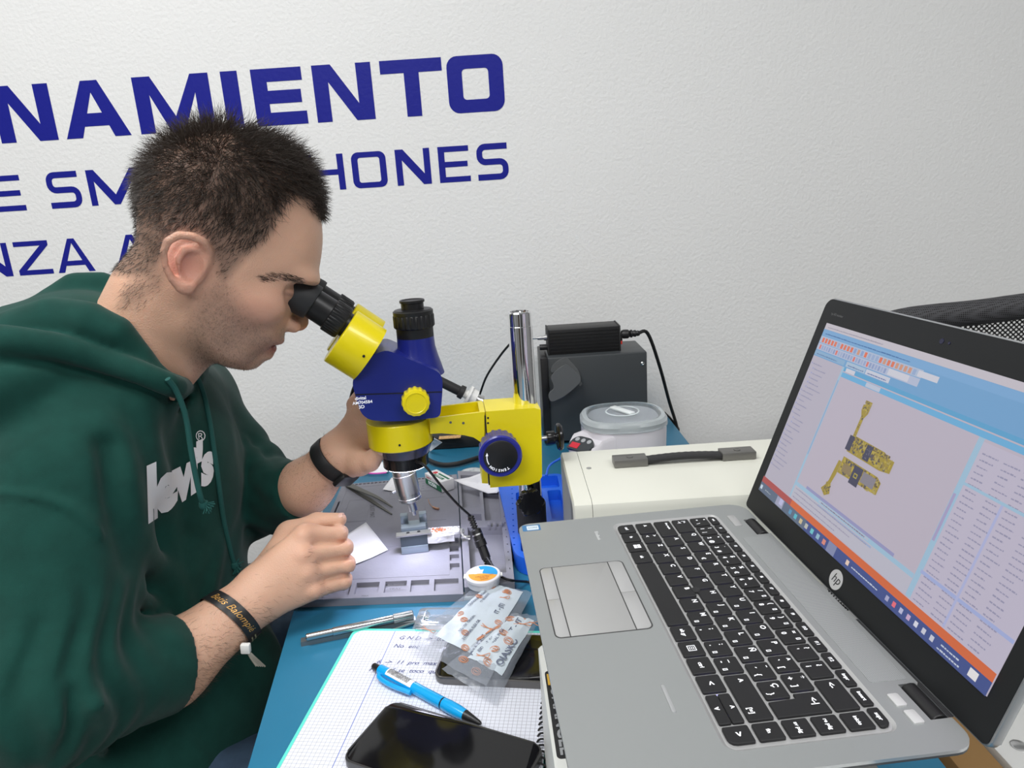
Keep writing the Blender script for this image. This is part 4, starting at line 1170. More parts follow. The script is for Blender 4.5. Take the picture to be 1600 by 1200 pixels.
# bright metal barrel standing below the lens
pt_ = aty(629, 731, .205); pb = aty(641, 778, .203); pp = aty(646, 797, .203)
nz = thing('metal_nozzle', tuple(pp), 'shiny metal barrel with a thin tip standing on the vise under the ring light', 'tool')
b = MB(); b.lathe([(.0148, -.002), (.0148, .008), (.0155, .0085), (.0155, .034), (.0143, .0345), (.0143, .040), (.0150, .0405), (.0150, .044), (.0125, .046), (.0090, .0475)], pt_, pb, 40)
b.build('barrel', M_steel, nz)
b = MB(); b.lathe([(.0163, -.008), (.0170, -.007), (.0170, -.0015), (.0160, -.001)], pt_, pb, 40); b.build('collar', mat('pale_collar', (.62, .66, .85), .3), nz)
b = MB(); b.cyl(pb, pp, .0052, .0056, n=20); b.build('tip_tube', M_steel, nz)
b = MB(); b.cyl(pp, pp + (pp - pb).normalized() * .007, .0022, n=14); b.build('pin', M_steel, nz)
d_ = (pb - pt_).normalized(); q = pt_ + d_ * .030 - Vector((.0155, .004, 0))
b = MB(); b.cyl(q, q - Vector((.004, .001, .001)), .0020, n=12); b.build('set_screw', M_steel, nz)

# tweezers
M_tw = mat('worn_grey_steel', (.16, .155, .14), .42, .8, bump=.3, bscale=80)
tw = thing('tweezers', (-.39, .40, .012), 'worn dark steel tweezers lying open on the mat', 'tweezers')
def arm_(pts, w0, w1, th, name='arm'):
    b = MB(); P = catmull(pts, 6); rings = []
    for i, p in enumerate(P):
        t_ = i / (len(P) - 1)
        w = w0 + (w1 - w0) * t_ ** 1.3 if t_ > .12 else w0 * (.75 + 2 * t_)
        d = (P[min(i + 1, len(P) - 1)] - P[max(i - 1, 0)]).normalized(); nn = d.cross(UZ).normalized() * w
        rings.append([p - nn, p + nn, p + nn + UZ * th, p - nn + UZ * th])
    b.loft(rings); return b
z_ = .011
arm_([atz(542, 757, z_ + .003), atz(563, 766, z_ + .006), atz(590, 778, z_ + .006), atz(613, 793, z_ + .002)], .0058, .0008, .0014).build('arm', M_tw, tw)
arm_([atz(542, 758, z_), atz(560, 770, z_), atz(588, 788, z_), atz(612, 804, z_)], .0054, .0009, .0014).build('arm', M_tw, tw)
# paper tissue under the near hand
def sheet(name, label, cat, pts, z, m, curl=None, group=None):
    b = MB()
    P = [atz(x, y, z + (dz if True else 0)) for x, y, dz in pts]
    c = sum(P, Vector()) / len(P)
    n = len(P); vs = []; fs = []
    for lvl in range(5):
        for p in P: vs.append(c.lerp(p, (lvl + 1) / 5) + UZ * (0.0012 * math.sin(lvl * 2 + p.x * 200) + (0 if lvl < 4 else 0)))
    ci = len(vs); vs.append(c)
    for k in range(n): fs.append((ci, k, (k + 1) % n))
    for l_ in range(4):
        for k in range(n): fs.append((l_ * n + k, (l_ + 1) * n + k, (l_ + 1) * n + (k + 1) % n, l_ * n + (k + 1) % n))
    b._add(vs, fs)
    o = b.build(name, m, None, 60)
    md = o.modifiers.new('thick', 'SOLIDIFY'); md.thickness = .0004; md.offset = 1
    return tag(o, label, cat, group)
M_paper = mat('white_paper', (.80, .80, .84), .7, bump=.15, bscale=400)
M_tissue = mat('paper_tissue', (.82, .82, .85), .8, bump=.5, bscale=900, bdist=.0006)
sheet('paper_tissue', 'white square of tissue on the mat beside the curled near hand', 'tissue', [(572, 817, .006), (590, 838, .003), (606, 858, .002), (578, 872, .001), (550, 884, .001), (533, 878, .004), (524, 845, .006), (545, 832, .006)], .011, M_tissue)
sheet('paper_scrap', 'small triangular white paper scrap on the mat behind the metal barrel', 'paper', [(612, 746, .002), (622, 752, .002), (628, 762, .001), (614, 767, .001), (598, 766, .001)], .011, M_tissue)
sheet('paper_sheet', 'white paper sheet curling over the right tray of the mat', 'paper', [(709, 750, .012), (733, 745, .02), (752, 739, .026), (775, 742, .03), (797, 752, .012), (790, 762, .009), (776, 771, .004), (762, 770, .004), (742, 764, .008), (722, 756, .011)], .012, M_paper)
sheet('paper_sheet', 'white paper corner standing on the bench just right of the ring light', 'paper', [(676, 683, .045), (691, 692, .035), (672, 706, .002), (668, 700, .002)], .003, M_paper)
sheet('paper_sheet', 'white paper lying on the bench behind the mat under the far wrist', 'paper', [(580, 719, .002), (606, 722, .002), (606, 738, .001), (568, 739, .001), (555, 732, .001)], .002, M_paper)
b = MB(); b.tube([atz(560, 738, .006), atz(585, 740, .006), atz(604, 738.5, .006)], .0016, 6); tag(b.build('pink_stick', mat('pink_plastic', (.75, .12, .5), .4)), 'thin pink stick lying along the far edge of the mat', 'stick')
# rosin box
M_box = mat('white_card', (.78, .78, .80), .5); M_green = mat('green_print', (.01, .16, .07), .5); M_red = mat('red_print', (.6, .03, .04), .5)
zb_ = .011
ra_ = atz(665, 755, zb_); rb_ = atz(691, 770, zb_); rc_ = atz(709, 763, zb_)
h_ = aty(664, 739, ra_.y).z - zb_
rx_ = thing('flux_box', tuple(ra_), 'small white and green cardboard box printed ROSIN on the mat', 'box')
ex = (rb_ - ra_); ey = (rc_ - rb_); Lx, Ly_ = ex.length, ey.length
BX = frame(ra_, ex, ey)
b = MB(BX); Ly_ = min(Ly_, .024)
b.box((Lx / 2, Ly_ / 2, h_ / 2), (Lx, Ly_, h_), .0004); b.build('carton', M_box, rx_)
b = MB(BX)
b.box((Lx / 2, -.00015, h_ * .28), (Lx * .96, .0003, h_ * .5)); b.box((Lx * .58, Ly_ * .38, h_ + .00015), (Lx * .55, Ly_ * .22, .0003)); b.box((Lx * .66, Ly_ * .68, h_ + .00015), (Lx * .6, Ly_ * .16, .0003))
b.build('green_panel', M_green, rx_)
b = MB(BX); T(b, 'ROSIN', h_ * .5, frame((Lx * .45, -.0005, h_ * .28), (1, 0, 0), (0, 0, 1)), bold=.0001)
T(b, 'SOLDERING', Ly_ * .17, frame((Lx * .58, Ly_ * .38, h_ + .0005), (1, 0, 0), (0, 1, 0))); b.build('box_lettering', M_legend, rx_)
b = MB(BX); b.lathe([(.0042, 0), (.0042, .0004)], (Lx * .22, Ly_ * .6, h_), (Lx * .22, Ly_ * .6, 1), 20); T(b, 'BAKU', h_ * .32, frame((Lx * .25, -.0004, h_ * .74), (1, 0, 0), (0, 0, 1))); b.build('red_print', M_red, rx_)
# translucent round cap
c = atz(737, 733, .016); b = MB(); b.lathe([(.022, 0), (.0225, .003), (.020, .007), (.012, .010), (.004, .0105), (.004, .012), (.0005, .012)], (c.x, c.y, .004), (c.x, c.y, 1), 40)
tag(b.build('clear_dish', mat('milky_plastic', (.75, .78, .80), .25, trans=.35, ior=1.3)), 'translucent round plastic cap lying just behind the mat', 'cap')
# copper loop
tag(MB().tube([atz(669, 780, .012), atz(671, 786, .013), atz(675, 791, .013), atz(681, 794.5, .012), atz(686, 795, .012)], lambda t: .0006 + .0012 * (t > .55), 8).build('copper_wire', mat('copper', (.6, .33, .22), .3, .9)), 'tiny bent copper wire lying on the mat right of the metal barrel', 'wire')
# black box with orange label
kb0 = atz(683, 703, 0.0); kb1 = atz(762, 701, 0.0)
bb = thing('black_case', (kb0.x, kb0.y, 0), 'low black case with an orange label on the bench behind the microscope arm', 'case')
b = MB(); b.box(((kb0.x + kb1.x) / 2, kb0.y + .03, .0125), (kb1.x - kb0.x + .03, .06, .025), .004); b.build('shell', M_blackmatte, bb)
b = MB(); c = atz(703, 683, .0255); b.box((c.x, c.y, .0255), (.042, .016, .0012)); b.build('label_plate', mat('orange_label', (.62, .36, .14), .5, var=.4, vscale=300), bb)
tag(MB().tube([atz(660, 712, .006), atz(672, 720, .006), atz(690, 726, .006), atz(712, 725, .006), atz(735, 719, .006), atz(760, 712, .006), atz(800, 708, .006)], .0042, 10).build('cable', M_rubber), 'thick black cable curving across the bench behind the mat', 'cord')
tag(MB().tube([aty(570, 590, .26), aty(557, 600, .27), aty(549, 625, .28), aty(552, 650, .30), aty(545, 672, .34), aty(528, 690, .40), aty(522, 700, .5)], .0032, 8).build('cable', M_black), 'black cable dropping behind the far hand from the microscope', 'cord')
# hot air handle at the back
ha0 = aty(690, 594, .50); ha1 = aty(722, 613, .50); ha2 = aty(760, 632, .50)
hd = thing('hot_air_gun', tuple(ha1), 'black hot air handle with a white nozzle pointing down behind the microscope', 'tool')
b = MB(); b.lathe([(.0085, -.06), (.0085, -.006), (.0115, -.005), (.0120, .003), (.0085, .0035)], ha1, ha2, 30); b.build('grip', M_blackmatte, hd)
b = MB(); b.lathe([(.0075, .003), (.0075, .010), (.0175, .0105), (.0180, .014), (.0150, .0145), (.0150, .026), (.0120, .027)], ha1, ha2, 36); b.build('nozzle_guard', M_white, hd)
b = MB(); b.lathe([(.0100, .026), (.0100, .034), (.0115, .0345), (.0115, .038), (.006, .039), (.005, .050)], ha1, ha2, 30); b.build('nozzle', M_steel, hd)
b = MB(); q = ha1.lerp(ha2, 1.15)
b.tube([q + Vector((.010 * math.cos(a * 1.1) * 1 + a * .0035, .006 * math.sin(a), .010 * math.sin(a * 1.1))) for a in range(0, 11)], .0007, 6); b.build('wire_spring', M_steel, hd)
b = MB(); b.lathe([(.0, 0), (.026, .0), (.030, .03), (.030, .05)], (ha2.x + .03, .50, 0), (ha2.x + .03, .50, 1), 24); b.lathe([(.012, .05), (.012, ha2.z - .012)], (ha2.x + .005, .50, 0), (ha2.x + .005, .50, 1), 20); b.build('stand', M_blackmatte, hd)

# ring light cable with its in-line connector
p0 = MP(ra + .011, -.026, zl + .002)
rc = thing('ring_light_cable', tuple(p0), 'thin black cable with an in-line connector running from the ring light across the mat', 'cord')
c1 = aty(735, 806, .165); c2 = atz(762, 878, .018)
b = MB(); b.tube([p0, aty(664, 728, .145), aty(690, 760, .150), aty(715, 788, .158), c1], .0016, 8); b.build('cord', M_black, rc)
b = MB()
L12 = (c2 - c1).length
b.lathe([(.0022, 0)] + [(r_, h) for k in range(5) for r_, h in ((.0042, .001 + k * .0032), (.0042, .0028 + k * .0032), (.0028, .003 + k * .0032), (.0028, .0040 + k * .0032))] + [(.0052, .0175), (.0066, .019), (.0066, .032), (.0072, .0325), (.0072, .040), (.0058, .0405), (.0058, .056)] + [(r_, h) for k in range(3) for r_, h in ((.0048, .057 + k * .0035), (.0048, .0593 + k * .0035), (.0034, .0597 + k * .0035), (.0034, .0603 + k * .0035))], c1, c2, 24)
b.build('connector', M_black, rc)
b = MB(); b.lathe([(.0069, 0), (.0069, .0018)], c1.lerp(c2, .024 / L12 + .0), c2, 24); b.build('connector_ring', M_steel, rc)
b = MB(); b.tube([c2.lerp(c1, .15), atz(776, 893, .020), atz(785, 902, .020), atz(800, 907, .018), atz(822, 909, .004), atz(850, 912, .003)], .0016, 8); b.build('cord', M_black, rc)
# flux tin
tz_ = .024
tc0 = atz(754, 889, tz_ + .012)
ft = thing('solder_paste_tin', (tc0.x, tc0.y, .016), 'small round white tub with an orange and blue label on the mat tray', 'tub')
b = MB(); b.lathe([(.0180, 0), (.0190, .001), (.0195, .009), (.0208, .0095), (.0208, .0125), (.0200, .0133), (.0185, .0135)], (tc0.x, tc0.y, .0165), (tc0.x, tc0.y, 1), 48); b.build('tub', mat('tub_white', (.72, .72, .76), .35), ft)
b = MB()
zt2 = .0302
def disc(b, r0, a0, a1, z, mi, cut=None):
    b.mi = mi
    b._add([(tc0.x, tc0.y, z)] + [(tc0.x + r0 * math.cos(R_(a)), tc0.y + r0 * math.sin(R_(a)), z) for a in np.linspace(a0, a1, 30)], [tuple(range(31))])
disc(b, .0172, 180, 345, zt2, 0); disc(b, .0172, -15, 110, zt2, 1); disc(b, .0172, 110, 180, zt2, 2)
b.mi = 2; b._add([(tc0.x - .010, tc0.y - .001, zt2 + .0001), (tc0.x - .001, tc0.y + .001, zt2 + .0001), (tc0.x + .001, tc0.y + .009, zt2 + .0001), (tc0.x - .008, tc0.y + .008, zt2 + .0001)], [(0, 1, 2, 3)])
b.mi = 3
for i in range(3): T(b, ['MECHANIC', 'XG-50', 'paste'][i], .0042, Matrix.Translation((tc0.x + .002, tc0.y - .006 - i * .0034, zt2 + .0002)) @ Matrix.Rotation(R_(12), 4, 'Z'))
b.build('tub_label', [mat('orange', (.80, .36, .05), .4), mat('sky_blue', (.02, .30, .62), .4), M_box, mat('ink_brown', (.35, .12, .03), .5)], ft, recalc=False)
b = MB(); b.box((tc0.x - .0205, tc0.y - .0, .0275), (.005, .009, .0025), .001); b.box((tc0.x + .0205, tc0.y - .0, .0275), (.005, .007, .0025), .001); b.build('tub_tab', M_white, ft)
# clear ruler end under the mat corner
q = atz(745, 928, .002)
b = MB(); b.box((q.x, q.y - .004, .0025), (.045, .012, .004), .0005)
tag(b.build('plastic_strip', mat('ribbed_clear', (.45, .5, .52), .3, bump=.5, bscale=300)), 'short ribbed grey strip under the front corner of the mat tray', 'strip')

# ------------------------------------------------------------------ bench front: tools, notebook, phones
M_rod = mat('polished_steel', (.62, .63, .65), .22, 1.0)
r0_, r1_ = atz(478, 996, .010), atz(646, 960, .010)
rd = thing('metal_scalpel', tuple(r0_), 'polished steel knife handle with knurled end lying on the flat grey tool', 'tool')
Lr = (r1_ - r0_).length
b = MB(); b.lathe([(.0028, 0), (.0038, .001), (.0038, Lr * .24), (.0044, Lr * .245), (.0044, Lr * .80), (.0038, Lr * .81)], r0_, r1_, 26); b.build('shaft', M_rod, rd)
b = MB(); b.lathe([(.0050, Lr * .81), (.0050, Lr * .99), (.0036, Lr)], r0_, r1_, 60, ridges=15, rd=.0006, rz=(0, 1)); b.build('knurled_grip', M_rod, rd)
b = MB(); g0_, g1_ = atz(471, 1007, .0), atz(650, 972, .0)
dd = (g1_ - g0_).normalized(); nn = Vector((-dd.y, dd.x, 0)) * .0042
b._add([g0_ - nn, g1_ - nn, g1_ + nn, g0_ + nn] + [p + UZ * .0055 for p in (g0_ - nn, g1_ - nn, g1_ + nn, g0_ + nn)], [(3, 2, 1, 0), (4, 5, 6, 7), (0, 1, 5, 4), (1, 2, 6, 5), (2, 3, 7, 6), (3, 0, 4, 7)])
tag(b.build('flat_spudger', mat('grey_steel', (.20, .22, .23), .35, .6)), 'flat dark grey metal bar lying on the blue bench under the knife handle', 'tool')
tag(MB().tube([atz(604, 988, .003), atz(640, 975, .003), atz(668, 967, .004)], .0016, 8).build('thin_probe', M_rod), 'thin steel probe on the bench next to the clear case', 'tool')
# clear clamshell case
cs0, cs1, cs2, cs3 = atz(652, 955, .008), atz(745, 955, .008), atz(735, 990, .008), atz(640, 985, .008)
b = MB()
def ringz(s_, z): 
    c = (cs0 + cs1 + cs2 + cs3) / 4
    out = []
    P4 = [c.lerp(p, s_) for p in (cs0, cs1, cs2, cs3)]
    for i in range(4):
        a, p, n_ = P4[i - 1], P4[i], P4[(i + 1) % 4]
        for t_ in (0, .5, 1):
            q0_ = p.lerp(a, .12); q1_ = p.lerp(n_, .12); v = q0_ * (1 - t_) ** 2 + p * 2 * t_ * (1 - t_) + q1_ * t_ * t_
            out.append((v.x, v.y, z))
    return out
b.loft([ringz(1.0, .001), ringz(1.0, .003), ringz(.90, .0035), ringz(.86, .014), ringz(.78, .0155), ringz(.6, .0155), ringz(.5, .010)])
tag(b.build('clear_case', mat('clear_shell', (.92, .93, .97), .08, trans=.85, ior=1.3)), 'clear moulded plastic case on the bench above the notebook', 'case')
# notebook
NZ = .008
nb = thing('notebook', (-.21, -.12, 0), 'open squared notebook with a turquoise edge, spiral binding and handwriting', 'notebook')
n0 = atz(556, 985, NZ); dl = (atz(437, 1200, NZ) - n0).normalized()
dt = Vector((-dl.y, dl.x, 0))            # across, toward the spiral
if dt.x < 0: dt = -dt
NW, NL = .218, .31
NM = frame(n0, dt, -dl)                     # x across, y toward the top edge
pg = [(x, y - 0) for x, y in rrect(0, -NL, NW, 0, [.003, .010, .003, .003], 5)]
cov = [(x, y) for x, y in rrect(-.0035, -NL - .003, NW, .0050, [.003, .010, .003, .003], 5)]
b = MB(NM); b.prism(cov, -NZ + .0003, -.0009); b.build('cover', mat('turquoise_cover', (.12, .72, .60), .4), nb)
b = MB(NM); b.prism(pg, -.0008, 0); 
M_grid = mat('squared_paper', (.72, .74, .82), .6)
nt = M_grid.node_tree; bs = nt.nodes['Principled BSDF']; tc = nt.nodes.new('ShaderNodeTexCoord'); mp = nt.nodes.new('ShaderNodeMapping'); nt.links.new(tc.outputs['UV'], mp.inputs[0]); mp.inputs['Scale'].default_value = (1, 1, 1)
sx_ = nt.nodes.new('ShaderNodeSeparateXYZ'); nt.links.new(mp.outputs[0], sx_.inputs[0])
def mth(op, a, b_=None):
    n = nt.nodes.new('ShaderNodeMath'); n.operation = op
    for i, v in enumerate((a, b_)):
        if v is None: continue
        if isinstance(v, (int, float)): n.inputs[i].default_value = v
        else: nt.links.new(v, n.inputs[i])
    return n.outputs[0]
gx = mth('LESS_THAN', mth('FRACT', mth('DIVIDE', sx_.outputs[0], .004)), .085); gy = mth('LESS_THAN', mth('FRACT', mth('DIVIDE', sx_.outputs[1], .004)), .085)
gm = mth('MAXIMUM', gx, gy)
mx = nt.nodes.new('ShaderNodeMixRGB'); mx.inputs[1].default_value = (.74, .76, .84, 1); mx.inputs[2].default_value = (.36, .36, .42, 1); nt.links.new(gm, mx.inputs[0])
ml = mth('LESS_THAN', mth('ABSOLUTE', mth('SUBTRACT', sx_.outputs[0], .0445)), .0003)
mx2 = nt.nodes.new('ShaderNodeMixRGB'); nt.links.new(ml, mx2.inputs[0]); nt.links.new(mx.outputs[0], mx2.inputs[1]); mx2.inputs[2].default_value = (.10, .16, .55, 1); nt.links.new(mx2.outputs[0], bs.inputs['Base Color'])
def uvplanar(o, Mi):
    me = o.data; uv = me.uv_layers.new(name='UVMap'); W = wm(o.parent) if o.parent else Matrix.Identity(4)
    MM = Mi @ W
    for lp in me.loops:
        v = MM @ me.vertices[lp.vertex_index].co; uv.data[lp.index].uv = (v.x, v.y)
o = b.build('pages', M_grid, nb); uvplanar(o, NM.inverted())
b = MB(NM)
M_ink = mat('ink', (.05, .06, .22), .6)
def hand(t_, x, y, s_, r=0): T(b, t_, s_, Matrix.Translation((x, y, .0003)) @ Matrix.Rotation(R_(r), 4, 'Z'), align='LEFT', shear=.25)
hand('G N D  ->  0.0', .052, -.012, .0085, -2); hand('No  enc', .050, -.026, .0085, -2)
hand('6  ->  11  pro  max', .040, -.052, .0080, -1); hand('No  duf  se  toco  que', .036, -.064, .0080, -1)
b.build('handwriting', M_ink, nb)
b = MB(NM)
for i in range(46):
    y = -.006 - i * .0066
    pts = [(NW - .006 + .0085 * math.cos(a) * .6 + .004, y, -.002 + .0055 * math.sin(a)) for a in np.linspace(-2.6, 2.9, 12)]
    b.tube(pts, .0009, 6, smooth=0)
b.build('spiral_binding', M_black, nb)
# pen
pz = NZ + .0055
pa, pb_ = atz(590, 1044, pz), atz(752, 1131, pz)
M_cyan = mat('cyan_plastic', (.005, .36, .78), .25, coat=.3)
pn_ = thing('pen', tuple(pa), 'bright cyan click pen with barcode sticker lying on the notebook', 'pen')
L = (pb_ - pa).length
b = MB(); b.lathe([(.0025, .003), (.0050, .004), (.0052, .008), (.0054, L * .55), (.0054, L * .655)], pa, pb_, 28); b.build('barrel', M_cyan, pn_)
b = MB(); b.lathe([(.0054, L * .668), (.0058, L * .72), (.0056, L * .80), (.0048, L * .86)], pa, pb_, 28); b.build('grip', M_cyan, pn_)
b = MB(); b.lathe([(.0049, L * .654), (.0049, L * .669)], pa, pb_, 24); b.lathe([(.0048, L * .858), (.0020, L * .985), (.0008, L)], pa, pb_, 24); b.build('tip', M_black, pn_)
b = MB(); b.lathe([(.0030, -.006), (.0035, -.005), (.0035, .004)], pa, pb_, 20); b.build('click_button', M_black, pn_)
ax = (pb_ - pa).normalized(); sd_ = ax.cross(UZ).normalized(); 
b = MB(); c0_ = pa + ax * (L * .10); c1_ = pa + ax * (L * .40); nrm_ = (UZ * .8 - sd_ * .0).normalized()
side = sd_ * .0056
if side.y > 0: side = -side
b.tube([pa + ax * .008 + side * .6, pa + ax * (L * .09) + side * 1.5, pa + ax * (L * .22) + side * 1.75, pa + ax * (L * .40) + side * 1.2], .0024, 10); b.build('clip', M_cyan, pn_)
b = MB(frame(pa + UZ * .0, ax, UZ.cross(ax)))
for k in range(9):
    a0 = R_(30 + k * 13); a1 = R_(30 + (k + 1) * 13)
    b._add([(L * .12, .00555 * math.cos(a0), .00555 * math.sin(a0)), (L * .38, .00560 * math.cos(a0), .00560 * math.sin(a0)), (L * .38, .00560 * math.cos(a1), .00560 * math.sin(a1)), (L * .12, .00555 * math.cos(a1), .00555 * math.sin(a1))], [(0, 1, 2, 3)])
b.build('sticker', M_box, pn_, recalc=False)
b = MB(frame(pa, ax, UZ.cross(ax)))
for k in range(22):
    x = L * (.135 + k * .0095)
    for j in range(5):
        a0 = R_(58 + j * 13); a1 = R_(58 + (j + 1) * 13); r = .0058; w_0 = random.uniform(.0003, .0008)
        b._add([(x, r * math.cos(a0), r * math.sin(a0)), (x + w_0, r * math.cos(a0), r * math.sin(a0)), (x + w_0, r * math.cos(a1), r * math.sin(a1)), (x, r * math.cos(a1), r * math.sin(a1))], [(0, 1, 2, 3)])
b.build('barcode', M_black, pn_, recalc=False)
# phones
M_glass = mat('black_glass', (.006, .006, .007), .07)
def phone(name, label, p0, p1, p3, w, l, th, frame_m, grp=None):
    ph = thing(name, (p0.x, p0.y, NZ), label, 'phone')
    X = (p1 - p0).normalized(); Y = UZ.cross(X)
    if Y.dot(p3 - p0) < 0: p0 = p0 + X * l; X = -X; Y = -Y
    F = frame((p0.x, p0.y, NZ), X, Y)
    if F.to_3x3().determinant() < 0: pass
    b = MB(F); b.prism(rrect(0, 0, l, w, .010, 7), .0004, th, .0016, seg=3, which='both'); b.build('body', frame_m, ph)
    b = MB(F); b.prism(rrect(.0018, .0018, l - .0018, w - .0018, .0085, 7), th, th + .0004, .0002); b.build('screen', M_glass, ph)
    return ph, F
pa_ = atz(612, 1093, NZ + .009); pb2 = atz(838, 1160, NZ + .009); pd = atz(533, 1175, NZ + .009)
phone('phone', 'black phone with dark screen lying at the front of the notebook', pa_, pb2, pd, .0740, .152, .0090, mat('phone_frame', (.10, .10, .10), .3, .7))
qa = atz(676, 1058, NZ + .008); qb = atz(850, 1066, NZ + .008); qc = atz(690, 1010, NZ + .008)
ph, F = phone('phone', 'black phone with grey metal frame under the antistatic bags', qa, qb, qc, .0715, .146, .0080, mat('graphite_frame', (.16, .155, .15), .3, .8))
# antistatic bags
def antistatic_mat(name, a):
    m = mat(name, (.42, .46, .53), .18, trans=0.0, bump=.5, bscale=45, bdist=.004)
    m.node_tree.nodes['Principled BSDF'].inputs['Alpha'].default_value = a
    return m
M_bag = antistatic_mat('smoky_film', .34)
M_bagp = mat('bag_panel', (.55, .62, .68), .35, bump=.4, bscale=60, bdist=.002)
M_tan = mat('tan_print', (.60, .26, .14), .5); M_gink = mat('grey_ink', (.13, .15, .22), .5)
def bag(name, label, C4, bump, seed, panel, text_rows):
    random.seed(seed)
    root = thing(name, tuple(C4[3]), label, 'bag', 'antistatic bags on the notebook')
    N = 28
    def P(u, v, e=0.0):
        p = C4[0].lerp(C4[1], u).lerp(C4[3].lerp(C4[2], u), v)
        z = bump * (math.sin(math.pi * min(1, max(0, u))) * math.sin(math.pi * min(1, max(0, v)))) ** .6
        z += .0022 * mnoise.noise(Vector((u * 5 + seed, v * 6, 0))) + .0012 * mnoise.noise(Vector((u * 13, v * 11 + seed, 3)))
        return Vector((p.x, p.y, p.z + z + e))
    b = MB(); vs = [P(i / N, j / N) for j in range(N + 1) for i in range(N + 1)]
    fs = [(j * (N + 1) + i, j * (N + 1) + i + 1, (j + 1) * (N + 1) + i + 1, (j + 1) * (N + 1) + i) for j in range(N) for i in range(N)]
    b._add(vs, fs); b.build('film', M_bag, root, 80)
    u0, u1, v0, v1 = panel
    b = MB(); K = 14
    vs = [P(u0 + (u1 - u0) * i / K, v0 + (v1 - v0) * j / K, .0006) for j in range(K + 1) for i in range(K + 1)]
    fs = [(j * (K + 1) + i, j * (K + 1) + i + 1, (j + 1) * (K + 1) + i + 1, (j + 1) * (K + 1) + i) for j in range(K) for i in range(K)]
    b._add(vs, fs); b.build('printed_panel', M_bagp, root, 80)
    b = MB()
    def on(u, v, sz, txt, rot=0, bold=0):
        o_ = P(u, v, .0012); X = P(u, v - .02, .0012) - o_; Y = P(u - .02, v, .0012) - o_
        T(b, txt, sz, frame(o_, X, Y) @ Matrix.Rotation(R_(rot), 4, 'Z'), bold=bold)
    for u, v, sz, txt, rot in text_rows: on(u, v, sz, txt, rot, sz * .02)
    b.build('printed_text', M_gink, root)
    b = MB()
    for i in range(13):
        u = random.uniform(.06, .94); v = random.uniform(.06, .94); c_ = P(u, v, .0010)
        X = (P(u + .03, v) - P(u, v)).normalized(); Y = (P(u, v - .03) - P(u, v)).normalized()
        if i % 4 == 3:
            b.tube([c_ + X * (-.009) + Y * .002, c_, c_ + X * .008 + Y * .004, c_ + X * .009 - Y * .001, c_ + X * .002, c_ + X * -.009 - Y * .002], .0004, 5)
        else:
            for r in (.0048, .0032): b.tube([c_ + X * (r * math.cos(a)) + Y * (r * .8 * math.sin(a)) for a in np.linspace(0, 6.283, 13)], .00035, 5, smooth=0)
            b.tube([c_ - X * .002, c_ + X * .002], .0005, 5, smooth=0)
    b.build('printed_logos', M_tan, root)
    return root
zb0 = NZ + .012
bag('antistatic_bag', 'smoky printed antistatic bag lying furthest up the notebook beside the laptop', [atz(752, 908, .012), atz(832, 925, .020), atz(760, 1072, zb0 + .006), atz(634, 1006, zb0 + .002)], .006, 3, (.22, .86, .04, .84),
    [(.30, .30, .0042, 'CAUTION IMPORTANT', 0), (.38, .30, .0036, 'PRODUCT SENSITIVE', 0), (.46, .62, .0046, 'ESD 1GT. ORIGIN', 0), (.56, .66, .0046, 'INTERNAL FLEX OR', 0), (.70, .34, .0075, 'IT - JTI', 0), (.74, .74, .0100, 'OIASKO', 0)])
bag('antistatic_bag', 'smoky printed antistatic bag lying over the rear phone, nearest the camera', [atz(800, 958, .030), atz(846, 962, .032), atz(775, 1100, NZ + .004), atz(690, 1045, zb0 + .004)], .007, 9, (.20, .90, .10, .78),
    [(.30, .52, .0042, 'ESD 1GT. GALAXY', 0), (.42, .50, .0042, 'INTERNAL FLEX', 0), (.56, .26, .0080, 'UT - JT', 0), (.78, .56, .0100, 'OIASKO', 0)])
# white device carrying the laptop
hp_ = thing('heating_platform', (-.03, -.15, 0), 'white box with a dark side slot carrying the laptop', 'appliance')
M_dev = mat('offwhite_case', (.66, .67, .64), .4)
LMm = frame((0, 0, 0), LU, LV)
b = MB(LMm); b.prism([(x + (y + .1262) * 0, y - (x - .150) * .034 * (1 if y < 0 else 0)) for x, y in rrect(.150, -.1262, .345, .060, .006, 5)], .001, .1085, .0025, seg=3); b.build('case', M_dev, hp_)
SFm = LMm @ frame((.150, -.1262, .1085), (1, -.034, 0), (.034, 1, 0))
b = MB(SFm); b.prism(rrect(.034, .0022, .118, .050, .003, 4), .0, .0005, .0002); b.build('slot_panel', M_black, hp_)
b = MB(SFm); T(b, 'UNANGEL', .0135, Matrix.Translation((.084, .0090, .0008)), bold=.0003)
b.build('case_lettering', mat('grey_lettering', (.30, .31, .32), .4), hp_)
b = MB(SFm); b.box((.044, .0100, .0007), (.012, .013, .0004)); b.build('yellow_mark', mat('amber', (.60, .36, .05), .4), hp_)
